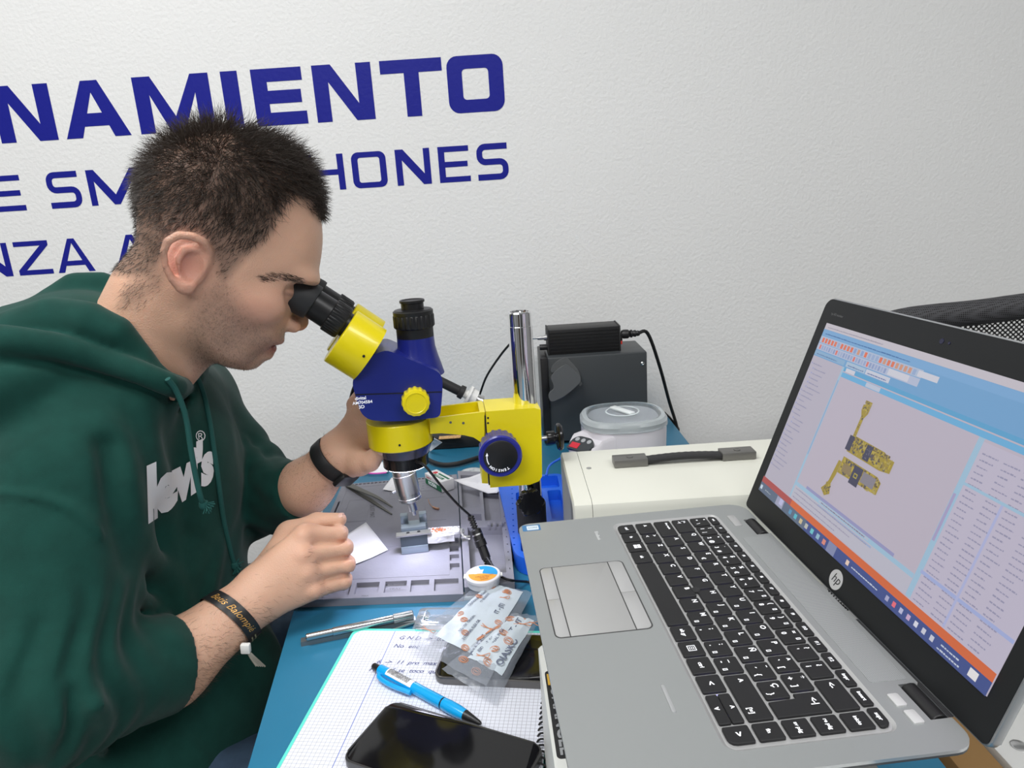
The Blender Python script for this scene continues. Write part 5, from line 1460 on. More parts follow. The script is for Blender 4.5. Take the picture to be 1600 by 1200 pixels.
# office chair beyond the laptop
ch = thing('office_chair', (.62, .30, -.74), 'black mesh office chair standing against the wall behind the laptop', 'chair')
M_mesh = bpy.data.materials.new('chair_mesh'); M_mesh.use_nodes = True
nt = M_mesh.node_tree; bs = nt.nodes['Principled BSDF']; bs.inputs['Base Color'].default_value = (.012, .012, .013, 1); bs.inputs['Roughness'].default_value = .6
tc = nt.nodes.new('ShaderNodeTexCoord'); mp = nt.nodes.new('ShaderNodeMapping'); nt.links.new(tc.outputs['UV'], mp.inputs[0]); mp.inputs['Scale'].default_value = (1, 1, 1)
vo = nt.nodes.new('ShaderNodeTexVoronoi'); vo.inputs['Scale'].default_value = 1.0; vo.inputs['Randomness'].default_value = 0.0; nt.links.new(mp.outputs[0], vo.inputs['Vector'])
gt = nt.nodes.new('ShaderNodeMath'); gt.operation = 'GREATER_THAN'; gt.inputs[1].default_value = .33; nt.links.new(vo.outputs['Distance'], gt.inputs[0]); nt.links.new(gt.outputs[0], bs.inputs['Alpha'])
t0 = aty(1425, 489, .42); t1 = aty(1640, 458, .40)
M_roll = mat('dark_mesh_fabric', (.012, .012, .013), .7)
nt = M_roll.node_tree; vo = nt.nodes.new('ShaderNodeTexVoronoi'); vo.inputs['Scale'].default_value = 330; vo.inputs['Randomness'].default_value = 0
tc = nt.nodes.new('ShaderNodeTexCoord'); nt.links.new(tc.outputs['Object'], vo.inputs['Vector']); rp = nt.nodes.new('ShaderNodeValToRGB'); rp.color_ramp.elements[0].position = .25; rp.color_ramp.elements[0].color = (.004, .004, .004, 1); rp.color_ramp.elements[1].position = .5; rp.color_ramp.elements[1].color = (.055, .055, .06, 1)
nt.links.new(vo.outputs['Distance'], rp.inputs[0]); nt.links.new(rp.outputs[0], nt.nodes['Principled BSDF'].inputs['Base Color'])
dx_ = (t1 - t0).normalized()
b = MB()
b.tube([t0 - dx_ * .12 - UZ * .045, t0 - dx_ * .05 - UZ * .018, t0 - UZ * .010, t0.lerp(t1, .5) - UZ * .014, t1 - UZ * .016, t1 + dx_ * .15 - UZ * .03], lambda t: .020, 16)
b.build('top_rim', M_roll, ch)
b = MB(); vs = []; uvs = []
for j in range(21):
    for i in range(21):
        p = (t0 - dx_ * .1).lerp(t1 + dx_ * .12, i / 20) - UZ * (.02 + j * .025) + Vector((0, .02 * math.sin(j / 20 * 3.1), 0))
        vs.append(p)
fs = [(j * 21 + i, j * 21 + i + 1, (j + 1) * 21 + i + 1, (j + 1) * 21 + i) for j in range(20) for i in range(20)]
b._add(vs, fs); o = b.build('backrest_mesh', M_mesh, ch)
uv = o.data.uv_layers.new(name='UVMap')
W_ = wm(ch)
for lp in o.data.loops:
    v = W_ @ o.data.vertices[lp.vertex_index].co; d = v - t0; a, c = d.dot(dx_) / .0056, v.z / .0056
    uv.data[lp.index].uv = ((a + c) * .7071, (a - c) * .7071)
cx_ = t0.lerp(t1, .6)
b = MB(); b.box((cx_.x, cx_.y - .22, -.30), (.44, .42, .07), .03); b.build('seat', M_roll, ch)
b = MB(); b.box((cx_.x, cx_.y + .03, -.10), (.06, .02, .40), .005); b.box((cx_.x, cx_.y - .06, -.345), (.06, .24, .02), .004); b.build('back_support', M_black, ch)
b = MB(); b.cyl((cx_.x, cx_.y - .22, -.335), (cx_.x, cx_.y - .22, -.66), .028); b.build('gas_column', M_black, ch)
for k in range(5):
    a = R_(72 * k + 20); e_ = Vector((cx_.x + .25 * math.cos(a), cx_.y - .22 + .25 * math.sin(a), -.69))
    b = MB(); b.tube([(cx_.x, cx_.y - .22, -.65), e_], .016, 8, smooth=0); b.build('base_leg', M_black, ch)
    b = MB(); b.cyl(e_ + Vector((-.01, 0, -.025)), e_ + Vector((.01, 0, -.025)), .024); b.build('caster', M_black, ch)
# small cart at the lower right corner
ct = thing('equipment_cart', (.24, -.34, -.74), 'white cabinet corner with a bolt and a tan cardboard box at the lower right', 'cart')
q0, q1 = atz(1590, 1105, -.02), atz(1640, 1170, -.02)
b = MB(); b.box((.362, -.26, -.38), (.20, .31, .72), .004); b.build('cabinet', M_white, ct)
c = atz(1592, 1166, -.02); b = MB(); b.lathe([(.006, 0), (.006, .002), (.004, .003)], (c.x, c.y, -.0205), (c.x, c.y, 1), 20); b.build('bolt', M_steel, ct)
b = MB(); b.box((.242, -.26, -.382), (.037, .29, .716), .004); b.build('cardboard', mat('tan_cardboard', (.30, .17, .06), .7), ct)
# ------------------------------------------------------------------ soft bodies: signed distance fields meshed with surface nets
class Field:
    def __init__(s): s.ops = []
    def add(s, fn, k=0.01, op='u'): s.ops.append((fn, k, op)); return s
    def __call__(s, P):
        d = np.full(len(P), 9.0, np.float32)
        for fn, k, op in s.ops:
            e = fn(P)
            if op == 'u':
                h = np.clip(.5 + .5 * (d - e) / k, 0, 1); d = d * (1 - h) + e * h - k * h * (1 - h)
            elif op == 's':
                e = -e; h = np.clip(.5 - .5 * (d - e) / k, 0, 1); d = d * (1 - h) + e * h + k * h * (1 - h)
            elif op == 'd': d = d + e
        return d
def A3_(v): return np.array(v, np.float32)
def cone(a, b, ra, rb):
    a = A3_(a); b = A3_(b); ab = b - a; L2 = float(ab @ ab)
    def f(P):
        t = np.clip(((P - a) @ ab) / L2, 0, 1)
        return np.linalg.norm(P - a - t[:, None] * ab, axis=1) - (ra + (rb - ra) * t)
    return f
def fcone(a, b, ra, rb, n, sq):
    """cone flattened along n by factor sq (sq<1 is thinner)"""
    a = A3_(a); b = A3_(b); ab = b - a; L2 = float(ab @ ab); n = A3_(Vector(n).normalized())
    def f(P):
        t = np.clip(((P - a) @ ab) / L2, 0, 1); q = P - a - t[:, None] * ab
        dn = q @ n; q = q + (dn * (1 / sq - 1))[:, None] * n
        r = ra + (rb - ra) * t
        return (np.linalg.norm(q, axis=1) - r) * (sq ** .5)
    return f
def chain(pts, rs):
    fs = [cone(pts[i], pts[i + 1], rs[i], rs[i + 1]) for i in range(len(pts) - 1)]
    def f(P):
        d = fs[0](P)
        for g in fs[1:]: d = np.minimum(d, g(P))
        return d
    return f
def ell(c, r, M=None):
    c = A3_(c); r = A3_(r); M = np.array(M.to_3x3() if M is not None else Matrix.Identity(3), np.float32)
    def f(P):
        q = (P - c) @ M
        k0 = np.linalg.norm(q / r, axis=1); k1 = np.linalg.norm(q / (r * r), axis=1) + 1e-9
        return k0 * (k0 - 1) / k1
    return f
def surfnet(F, lo, hi, h, B=12):
    lo = np.array(lo, np.float64); hi = np.array(hi, np.float64)
    nb = np.ceil((hi - lo) / (h * B)).astype(int)
    bi = np.stack(np.meshgrid(*[np.arange(n) for n in nb], indexing='ij'), -1).reshape(-1, 3)
    cen = lo + (bi + .5) * B * h
    keep = np.zeros(len(bi), bool)
    for i in range(0, len(bi), 200000):
        d = F(cen[i:i + 200000].astype(np.float32)); keep[i:i + 200000] = np.abs(d) < B * h * 1.25
    bi = bi[keep]
    g = np.stack(np.meshgrid(*[np.arange(B + 1)] * 3, indexing='ij'), -1).reshape(-1, 3)
    dims = nb * B + 1
    def gid(ijk): return (ijk[..., 0].astype(np.int64) * dims[1] + ijk[..., 1]) * dims[2] + ijk[..., 2]
    cid = []; cpos = []; quads = []
    CH = 220
    for s in range(0, len(bi), CH):
        bb = bi[s:s + CH]
        ijk = bb[:, None, :] * B + g[None]
        P = (lo + ijk * h).reshape(-1, 3).astype(np.float32)
        D = F(P).reshape(len(bb), B + 1, B + 1, B + 1)
        IJK = ijk.reshape(len(bb), B + 1, B + 1, B + 1, 3)
        neg = D < 0
        c = [neg[:, i:B + i, j:B + j, k:B + k] for i in (0, 1) for j in (0, 1) for k in (0, 1)]
        sm = sum(x.astype(np.int8) for x in c); act = (sm > 0) & (sm < 8)
        w = np.argwhere(act)
        if len(w):
            base = IJK[w[:, 0], w[:, 1], w[:, 2], w[:, 3]]
            acc = np.zeros((len(w), 3)); cnt = np.zeros(len(w))
            V = {}
            for i in (0, 1):
                for j in (0, 1):
                    for k in (0, 1): V[i, j, k] = D[w[:, 0], w[:, 1] + i, w[:, 2] + j, w[:, 3] + k]
            for p in V:
                for ax in range(3):
                    if p[ax] == 0:
                        q = list(p); q[ax] = 1; q = tuple(q)
                        a, b_ = V[p], V[q]; m = (a < 0) != (b_ < 0)
                        t = np.where(m, a / np.where(m, a - b_, 1), 0)
                        pos = np.array(p, float)[None] + 0 * acc; pos[:, ax] += t
                        acc[m] += pos[m]; cnt[m] += 1
            cid.append(gid(base)); cpos.append(lo + (base + acc / cnt[:, None]) * h)
        for ax in range(3):
            sl0 = [slice(None)] + [slice(0, B)] * 3; sl1 = list(sl0); sl1[ax + 1] = slice(1, B + 1)
            a = neg[tuple(sl0)]; b_ = neg[tuple(sl1)]; w = np.argwhere(a != b_)
            if not len(w): continue
            base = IJK[w[:, 0], w[:, 1], w[:, 2], w[:, 3]]; fl = a[w[:, 0], w[:, 1], w[:, 2], w[:, 3]]
            u, v = (ax + 1) % 3, (ax + 2) % 3
            eu = np.zeros(3, int); eu[u] = 1; ev = np.zeros(3, int); ev[v] = 1
            q = np.stack([gid(base), gid(base - eu), gid(base - eu - ev), gid(base - ev)], 1)
            q[~fl] = q[~fl][:, ::-1]
            quads.append(q)
    cid = np.concatenate(cid); cpos = np.concatenate(cpos); quads = np.concatenate(quads)
    o = np.argsort(cid); cid = cid[o]; cpos = cpos[o]
    ix = np.clip(np.searchsorted(cid, quads), 0, len(cid) - 1)
    ok = (cid[ix] == quads).all(1)
    return cpos, ix[ok]
def npmesh(name, V, Q):
    me = bpy.data.meshes.new(name)
    me.vertices.add(len(V)); me.vertices.foreach_set('co', np.asarray(V, np.float32).ravel())
    n = Q.shape[1]
    me.loops.add(len(Q) * n); me.loops.foreach_set('vertex_index', np.asarray(Q, np.int32).ravel())
    me.polygons.add(len(Q)); me.polygons.foreach_set('loop_start', np.arange(0, len(Q) * n, n, dtype=np.int32)); me.polygons.foreach_set('loop_total', np.full(len(Q), n, np.int32))
    me.update(calc_edges=True); me.validate(); me.shade_smooth()
    return me
def relax(V, Q, it=1, w=.5):
    V = V.copy(); e = np.concatenate([Q[:, [0, 1]], Q[:, [1, 2]], Q[:, [2, 3]], Q[:, [3, 0]]])
    for _ in range(it):
        S = np.zeros_like(V); C = np.zeros(len(V))
        for a, b_ in ((0, 1), (1, 0)):
            for k in range(3): S[:, k] += np.bincount(e[:, a], V[e[:, b_], k], len(V))
            C += np.bincount(e[:, a], minlength=len(V))
        V = V * (1 - w) + w * S / np.maximum(C, 1)[:, None]
    return V

# ------------------------------------------------------------------ the person
person = thing('person', (-.62, .10, -.74), 'young man with short dark hair in a green hoodie bending over the microscope eyepieces', 'person')
YW = R_(17); HP = R_(24)
hf = Vector((math.cos(YW), math.sin(YW), 0)); hl = Vector((-math.sin(YW), math.cos(YW), 0))
HE = atd(470, 450, .775)
HU = (hf * math.sin(HP) + UZ * math.cos(HP)).normalized(); HX = (hf * math.cos(HP) - UZ * math.sin(HP)).normalized()
HO = atp(350, 400, HE, hl)
HM = Matrix(((HX.x, hl.x, HU.x, HO.x), (HX.y, hl.y, HU.y, HO.y), (HX.z, hl.z, HU.z, HO.z), (0, 0, 0, 1)))
HMi = HM.inverted()
def hp2(px, py, off=0.0):
    """pixel to head-local (forward, up) in metres on the sagittal plane (shifted sideways by off)"""
    p = HMi @ atp(px, py, HE + hl * off, hl); return (p.x, p.z)
prof_px = [(503, 352), (504, 375), (501, 405), (494, 432), (478, 450), (466, 470), (456, 492), (448, 512), (444, 524), (440, 533), (432, 537), (424, 543), (411, 549), (402, 558), (388, 569), (364, 572), (338, 562), (312, 545), (285, 520), (262, 490), (236, 455), (220, 420), (217, 375), (217, 320), (222, 280), (243, 246), (288, 218), (345, 205), (400, 216), (446, 240), (480, 275), (497, 312)]
pr2 = catmull([Vector((*hp2(*p), 0)) for p in prof_px + prof_px[:1]], 5)[:-1]
PP = np.array([(v.x, v.y) for v in pr2])
gx0, gz0, gs_ = PP[:, 0].min() - .03, PP[:, 1].min() - .03, .0015
nx, nz_ = int((PP[:, 0].max() + .03 - gx0) / gs_), int((PP[:, 1].max() + .03 - gz0) / gs_)
GX, GZ = np.meshgrid(gx0 + np.arange(nx) * gs_, gz0 + np.arange(nz_) * gs_, indexing='ij')
def polysd(X, Z, poly):
    d = np.full(X.shape, 1e9); ins = np.zeros(X.shape, bool)
    for i in range(len(poly)):
        ax_, az_ = poly[i - 1]; bx, bz = poly[i]
        ex, ez = bx - ax_, bz - az_; wx_, wz_ = X - ax_, Z - az_
        t = np.clip((wx_ * ex + wz_ * ez) / (ex * ex + ez * ez + 1e-12), 0, 1)
        d = np.minimum(d, (wx_ - t * ex) ** 2 + (wz_ - t * ez) ** 2)
        cnd = ((az_ > Z) != (bz > Z)); 
        with np.errstate(divide='ignore', invalid='ignore'): xi = ax_ + (Z - az_) * ex / (ez if abs(ez) > 1e-9 else 1e-9)
        ins ^= cnd & (X < xi)
    d = np.sqrt(d); return np.where(ins, -d, d)
SDG = polysd(GX, GZ, PP)
def bilerp(G, x, z):
    u = np.clip((x - gx0) / gs_, 0, nx - 1.001); v = np.clip((z - gz0) / gs_, 0, nz_ - 1.001)
    i = u.astype(int); j = v.astype(int); fu = u - i; fv = v - j
    return (G[i, j] * (1 - fu) + G[i + 1, j] * fu) * (1 - fv) + (G[i, j + 1] * (1 - fu) + G[i + 1, j + 1] * fu) * fv
# half width and edge roundness controls in head space
ctrl = [((350, 240), .066, .062), ((290, 280), .076, .065), ((240, 320), .070, .060), ((300, 360), .078, .060), ((400, 270), .068, .058), ((400, 340), .070, .052), ((460, 300), .058, .050),
        ((480, 360), .056, .042), ((440, 400), .064, .042), ((480, 420), .054, .034), ((370, 420), .071, .050), ((340, 450), .071, .050), ((300, 430), .072, .055), ((420, 460), .060, .036), ((455, 470), .046, .030), ((360, 480), .066, .040), ((320, 500), .064, .036),
        ((400, 510), .055, .034), ((435, 515), .036, .026), ((350, 540), .054, .026), ((400, 550), .036, .022), ((300, 530), .060, .03), ((375, 560), .040, .020), ((240, 420), .062, .055), ((260, 470), .058, .05)]
cp = np.array([hp2(*c[0]) for c in ctrl]); cw = np.array([c[1] for c in ctrl]); crr = np.array([c[2] for c in ctrl])
Wg = np.exp(-((GX[..., None] - cp[:, 0]) ** 2 + (GZ[..., None] - cp[:, 1]) ** 2) / (2 * .018 ** 2)) + 1e-9
WG = (Wg * cw).sum(-1) / Wg.sum(-1); RG = (Wg * crr).sum(-1) / Wg.sum(-1)
HRm = np.array(HMi.to_3x3(), np.float32); HTm = np.array(HMi.translation, np.float32)
def headf(P):
    q = P @ HRm.T + HTm
    s = bilerp(SDG, q[:, 0], q[:, 2]); W = bilerp(WG, q[:, 0], q[:, 2]); R = bilerp(RG, q[:, 0], q[:, 2])
    t = 1 - np.minimum(-s / R, 1)
    yy = np.abs(q[:, 1]) / W
    n = (yy ** 2.3 + np.maximum(t, 0) ** 2.3) ** (1 / 2.3)
    return ((n - 1) * np.minimum(W, R)).astype(np.float32)
def HL(px, py, off=0.0, dx=0.0, dz=0.0):
    """world point from a sagittal pixel and a sideways offset in metres (negative is the camera side)"""
    a = HMi @ atp(px, py, HE, hl)
    return HM @ Vector((a.x + dx, off, a.z + dz))
def HS(px, py, off):
    """same, the pixel read on a plane shifted sideways"""
    return atp(px, py, HE + hl * off, hl)
BF = Field()
BF.add(headf, .004)
# neck
nb0 = atp(262, 470, HE, hl); nb1 = atp(215, 560, HE + hl * .01, hl); nb2 = atp(150, 680, HE + hl * .01, hl)
BF.add(fcone(nb0, nb1, .058, .058, hl, .92), .022); BF.add(cone(nb1, nb2, .056, .045), .02)
BF.add(cone(HS(300, 455, -.046), HS(290, 570, -.010), .012, .012), .020)
BF.add(cone(HL(312, 520, 0), HL(278, 566, 0), .030, .018), .016)
# brow, cheek bones, eye sockets
for s_ in (-1, 1):
    BF.add(ell(HL(470, 428, s_ * .028), (.020, .024, .009), HM), .012)
    BF.add(ell(HL(405, 466, s_ * .0505), (.024, .011, .014), HM), .020)
    BF.add(ell(HL(452, 452, s_ * .036, .010), (.017, .018, .012), HM), .010, 's')
    BF.add(ell(HL(450, 452, s_ * .031, -.006), (.0140, .0150, .0125), HM), .004)
# nose
nt0 = HL(483, 446, 0, -.004); tip = HL(470, 503, 0, -.003)
BF.add(cone(nt0, HL(478, 475, 0, -.006), .0075, .0075), .010)
BF.add(cone(HL(478, 475, 0, -.006), tip, .0078, .0098), .008)
BF.add(ell(tip, (.0105, .0105, .0100), HM), .006)
for s_ in (-1, 1):
    BF.add(ell(HL(455, 505, s_ * .0135, .001), (.0105, .0065, .0085), HM), .005)
    BF.add(ell(HL(463, 515, s_ * .0075, .001), (.006, .0032, .0035), HM), .002, 's')
# lips
BF.add(ell(HL(434, 530, 0, -.003), (.0100, .021, .0052), HM), .005)
BF.add(ell(HL(424, 543, 0, -.004), (.0098, .018, .0062), HM), .005)
mouth_p = HL(431, 537.5, 0)
BF.add(ell(HL(430, 537.5, 0, .002), (.012, .024, .0012), HM), .0025, 's')
BF.add(ell(HL(410, 553, 0, -.001), (.012, .018, .006), HM), .01)
BF.add(ell(HL(394, 562, 0, -.006), (.016, .020, .012), HM), .010)
# ears
def ear(s_):
    c = HL(0, 0) if False else None
    o_ = .079
    E = lambda x, y, out=0.0: HS(x, y, -o_) + (HS(x, y, -o_) * 0) if False else HM @ Vector(((HMi @ HS(x, y, -o_)).x, s_ * (o_ + out), (HMi @ HS(x, y, -o_)).z))
    z1 = lambda x, y: (180 + x / 2.609, 160 + y / 2.609)
    out = Field()
    hel = [(370, 655, -.006), (385, 610, -.001), (365, 570, .005), (320, 545, .009), (265, 540, .012), (222, 565, .013), (205, 610, .013), (212, 665, .011), (235, 715, .008), (270, 752, .004)]
    P_ = [E(*z1(x, y), o) for x, y, o in hel]
    out.add(chain(P_, [.0035, .004, .0042, .0042, .0042, .004, .0036, .0034, .0038, .0052]), .002)
    out.add(ell(E(*z1(297, 745), .003), (.0075, .0045, .0095), HM), .006)
    out.add(chain([E(*z1(330, 600), .002), E(*z1(285, 600), .006), E(*z1(262, 640), .007), E(*z1(275, 690), .005), E(*z1(312, 715), .003), E(*z1(335, 700), .001)], [.0030, .0032, .0034, .0034, .0034, .0030]), .004)
    out.add(ell(E(*z1(292, 655), -.004), (.020, .0060, .028), HM), .006)
    out.add(ell(E(*z1(352, 668), .000), (.0055, .0050, .0075), HM), .004)
    out.add(ell(E(*z1(318, 672), .006), (.0105, .0075, .0145), HM), .003, 's')
    return out
BF.add(ear(-1), .004); BF.add(ear(1), .004)

# ---- near hand (right hand, curled, thumb on top) and forearm
def PD(px, py, D): return atd(px, py, D)
wr = PD(402, 932, .755)
elb = PD(70, 1080, .60)
fa_ = PD(262, 1042, .695)
dn = (Vector(wr) - Vector(fa_)).normalized()
hn = (-CAM_D + UZ * .1).normalized()
BF.add(fcone(fa_, wr, .0385, .0285, hn, .88), .02)
BF.add(cone(elb, fa_, .034, .0385), .02)
K = [PD(476, 836, .775), PD(474, 866, .765), PD(480, 894, .765), PD(492, 921, .768)]
PI = [PD(529, 836, .800), PD(537, 858, .795), PD(541, 884, .792), PD(537, 909, .790)]
kr_ = [.0112, .0114, .0108, .0098]; pr_ = [.0096, .0099, .0095, .0084]
Wt = [wr + (PD(402, 905, .755) - wr) * .6, wr + (PD(402, 920, .755) - wr) * .3, wr, wr + (PD(405, 950, .755) - wr) * .6]
for i in range(4):
    BF.add(fcone(Wt[i], K[i], .0205, kr_[i] + .0015, hn, .85), .012)
BF.add(ell((Vector(wr) * .35 + K[1] * .33 + K[2] * .32) - hn * .006, (.030, .026, .017), frame((0, 0, 0), K[1] - wr, hn.cross(K[1] - wr))), .016)
palm_in = -hn
for i in range(4):
    k_, p_ = K[i], PI[i]
    d = (p_ - k_).normalized()
    p2 = p_ + palm_in * .023 - d * .004
    p3 = p2 - d * .017 + palm_in * .004
    fr_ = Field(); fr_.add(cone(k_, p_, kr_[i], pr_[i]), .002); fr_.add(cone(p_, p2, pr_[i], pr_[i] * .93), .003); fr_.add(cone(p2, p3, pr_[i] * .93, pr_[i] * .8), .003)
    fr_.add(ell(p_, (pr_[i] * 1.04,) * 3), .003)
    BF.add(fr_, .0022)
    BF.add(ell(k_ + hn * .005, (.0090, .0090, .0080)), .005)
for i in range(3):
    g0_ = K[i].lerp(K[i + 1], .5).lerp(PI[i].lerp(PI[i + 1], .5), .30); g1_ = PI[i].lerp(PI[i + 1], .5)
    BF.add(chain([g0_ + hn * .0125, g1_ + hn * .0085, g1_ + (g1_ - g0_).normalized() * .010 + hn * .002], [.0008, .0026, .0030]), .0035, 's')
# thumb over the top
T0 = PD(412, 905, .775); T1 = PD(452, 836, .805); T2 = PD(495, 815, .815); T3 = PD(531, 812, .812)
BF.add(cone(T0, T1, .0205, .0145), .014); BF.add(cone(T1, T2, .0135, .0108), .006); BF.add(cone(T2, T3, .0108, .0082), .003)
BF.add(cone(T1 - hn * .004, K[0] - hn * .012, .013, .011), .012)
# ---- far hand on the microscope and its forearm
wl = PD(528, 714, .872); cl = PD(476, 762, .885); el_ = PD(400, 776, .94)
dl_ = (wl - cl).normalized()
BF.add(cone(cl, wl, .0325, .0265), .012); BF.add(cone(el_, cl, .029, .0325), .02)
pl = PD(566, 686, .880)
PMX = frame((0, 0, 0), (PD(573, 660, .88) - wl), CAM_D * -1)
BF.add(fcone(wl, PD(566, 672, .885), .026, .029, -CAM_D, .62), .016)
BF.add(fcone(wl, PD(580, 692, .885), .024, .022, -CAM_D, .7), .014)
BF.add(cone(PD(540, 722, .868), PD(562, 723, .855), .0175, .0160), .012)
BF.add(cone(PD(562, 723, .855), PD(578, 721, .846), .0155, .0125), .006)
BF.add(cone(PD(578, 721, .846), PD(590, 708, .840), .0125, .0100), .003)
FL_ = [(PD(560, 655, .885), PD(555, 632, .895), PD(575, 605, .905), .0115), (PD(575, 655, .895), PD(590, 640, .915), PD(615, 640, .915), .0105), (PD(585, 672, .90), PD(603, 660, .92), PD(625, 662, .915), .010), (PD(588, 690, .90), PD(604, 682, .915), PD(622, 684, .91), .009)]
for a, b_, c, r in FL_:
    BF.add(chain([a, b_, c], [r * 1.15, r, r * .85]), .006)
# hidden trunk and legs under the clothes keep the figure in one piece
chest = PD(200, 800, .86); hip = Vector((-.70, .14, -.19))
SH0 = PD(215, 680, .83); shN = SH0 - hl * .16 - hf * .035; shF = SH0 + hl * .165 + hf * .035
print('shoulders', shN, shF, nb1, nb2, HO)
BF.add(cone(nb2, chest, .045, .075), .03); BF.add(cone(chest, hip, .075, .09), .04)
BF.add(cone(nb2, shN, .03, .035), .02); BF.add(cone(nb2, shF, .03, .035), .02)
BF.add(cone(shN, elb, .036, .030), .02); BF.add(cone(shF, el_, .036, .030), .02)
pts_all = [HO, elb, wr, wl, hip, shN, shF, K[3], PI[0], HL(350, 200)]
V, Q = surfnet(BF, (-.84, -.30, -.33), (-.22, .42, .62), .0019)
V = relax(V, Q, 2, .5)
body_me = npmesh('body', V, Q)
# skin colours: lips, ears, knuckles, stubble, scalp
Vl = V @ np.array(HMi.to_3x3()).T + np.array(HMi.translation)
N_ = len(V); colr = np.tile(np.array([.66, .395, .275]), (N_, 1))
def gauss(p, r):
    q = (Vl - np.array(HMi @ Vector(p))) / (np.array(r) if not isinstance(r, float) else r); return np.exp(-(q ** 2).sum(1))
def gw(p, r): return np.exp(-(((V - np.array(p)) / r) ** 2).sum(1))
def blend(w, c): 
    global colr
    w = np.clip(w, 0, 1)[:, None]; colr = colr * (1 - w) + np.array(c) * w
headm = (Vl[:, 2] > hp2(330, 575)[1] - .01) & (np.abs(Vl[:, 0]) < .2) & (V[:, 2] > .22)
for s_ in (-1, 1):
    blend(.7 * gauss(HL(293, 405, s_ * .080), (.030, .014, .036)), (.68, .27, .21))
    blend(.45 * gauss(HL(405, 475, s_ * .060), (.030, .03, .022)), (.66, .30, .22))
blend(.6 * gauss(HL(470, 505, 0), (.016, .018, .014)), (.68, .30, .22))
blend(1.5 * gauss(HL(428, 538, 0), (.014, .026, .0085)), (.50, .16, .14))
NZ_ = np.array([mnoise.noise(Vector(v) * 45) for v in V[::1]]) if N_ < 400000 else np.zeros(N_)
colr *= (1 + .05 * NZ_)[:, None]
for k_ in K: blend(.45 * gw(k_, .012), (.66, .29, .21))
for k_ in PI: blend(.35 * gw(k_, .010), (.68, .32, .24))
# hair and beard masks from sagittal pixel outlines
def proj_np(P):
    d = P - np.array(CAM_C); z = d @ np.array(CAM_D)
    return np.stack([800 + CAM_F * (d @ np.array(CAM_R)) / z, 600 - CAM_F * (d @ np.array(CAM_U)) / z], 1)
Vm = Vl.copy(); Vm[:, 1] = -np.abs(Vm[:, 1])
Wn = Vm @ np.array(HM.to_3x3()).T + np.array(HM.translation)
pxm = proj_np(Wn)
hair_poly = [(600, 100), (600, 340), (512, 346), (500, 343), (487, 332), (474, 312), (458, 306), (443, 318), (432, 338), (424, 362), (404, 384), (384, 402), (366, 424), (352, 436), (342, 430), (336, 402), (326, 380), (305, 360), (280, 358), (262, 372), (254, 398), (246, 420), (234, 430), (212, 432), (100, 418), (100, 300), (120, 100)]
beard_poly = [(352, 436), (370, 470), (392, 500), (420, 515), (444, 518), (446, 530), (436, 534), (428, 548), (410, 560), (400, 580), (330, 590), (300, 570), (290, 520), (310, 470), (336, 440)]
sh_ = polysd(pxm[:, 0], pxm[:, 1], hair_poly); sb_ = polysd(pxm[:, 0], pxm[:, 1], beard_poly)
hm = np.clip(.5 - sh_ / 16, 0, 1) * headm; bm_ = np.clip(.5 - sb_ / 30, 0, 1) * headm
noise1 = np.array([mnoise.noise(Vector(v) * 900) for v in V]) * .5 + .5
blend(hm * .66, (.075, .055, .045))
blend(bm_ * .42 * (.55 + .9 * noise1), (.17, .12, .095))
brow = 0
for s_ in (-1, 1): pass
nap = np.clip(.5 - polysd(pxm[:, 0], pxm[:, 1], [(200, 440), (255, 420), (250, 450), (215, 480), (185, 480)]) / 14, 0, 1) * headm
blend(nap * .35, (.12, .09, .07))
for s_ in (-1, 1): blend(.75 * gauss(HL(447, 453, s_ * .040, .004), (.010, .012, .0022)), (.10, .05, .04)); blend(.3 * gauss(HL(445, 452, s_ * .04), (.02, .02, .012)), (.36, .16, .12))  # dark lash line, plus lid crease shade painted into the skin colour
def colattr(me, c):
    ca = me.color_attributes.new('Col', 'FLOAT_COLOR', 'POINT'); a = np.ones((len(c), 4), np.float32); a[:, :3] = c; ca.data.foreach_set('color', a.ravel())
colattr(body_me, colr)
M_skin = bpy.data.materials.new('skin'); M_skin.use_nodes = True
nt = M_skin.node_tree; bs = nt.nodes['Principled BSDF']; vc = nt.nodes.new('ShaderNodeVertexColor'); vc.layer_name = 'Col'
nt.links.new(vc.outputs['Color'], bs.inputs['Base Color']); bs.inputs['Roughness'].default_value = .48; bs.inputs['Subsurface Weight'].default_value = .25; bs.inputs['Subsurface Radius'].default_value = (1, .35, .2); bs.inputs['Subsurface Scale'].default_value = .006
bs.inputs['Specular IOR Level'].default_value = .42
tc = nt.nodes.new('ShaderNodeTexCoord'); n1 = nt.nodes.new('ShaderNodeTexVoronoi'); n1.inputs['Scale'].default_value = 700; nt.links.new(tc.outputs['Object'], n1.inputs['Vector'])
n2 = nt.nodes.new('ShaderNodeTexNoise'); n2.inputs['Scale'].default_value = 120; nt.links.new(tc.outputs['Object'], n2.inputs['Vector'])
ad = nt.nodes.new('ShaderNodeMath'); ad.operation = 'ADD'; nt.links.new(n1.outputs['Distance'], ad.inputs[0]); nt.links.new(n2.outputs['Fac'], ad.inputs[1])
bp_ = nt.nodes.new('ShaderNodeBump'); bp_.inputs['Strength'].default_value = .35; bp_.inputs['Distance'].default_value = .0007; nt.links.new(ad.outputs[0], bp_.inputs['Height']); nt.links.new(bp_.outputs[0], bs.inputs['Normal'])
body_me.materials.append(M_skin)
from mathutils.bvhtree import BVHTree
def bvh(me): return BVHTree.FromPolygons([v.co for v in me.vertices], [p.vertices for p in me.polygons])
def bvh_np(V, Q): return BVHTree.FromPolygons(V.tolist(), Q.tolist())
BVb = bvh_np(V, Q)
Vworld = V; Qworld = Q
body = link('body', body_me, person)

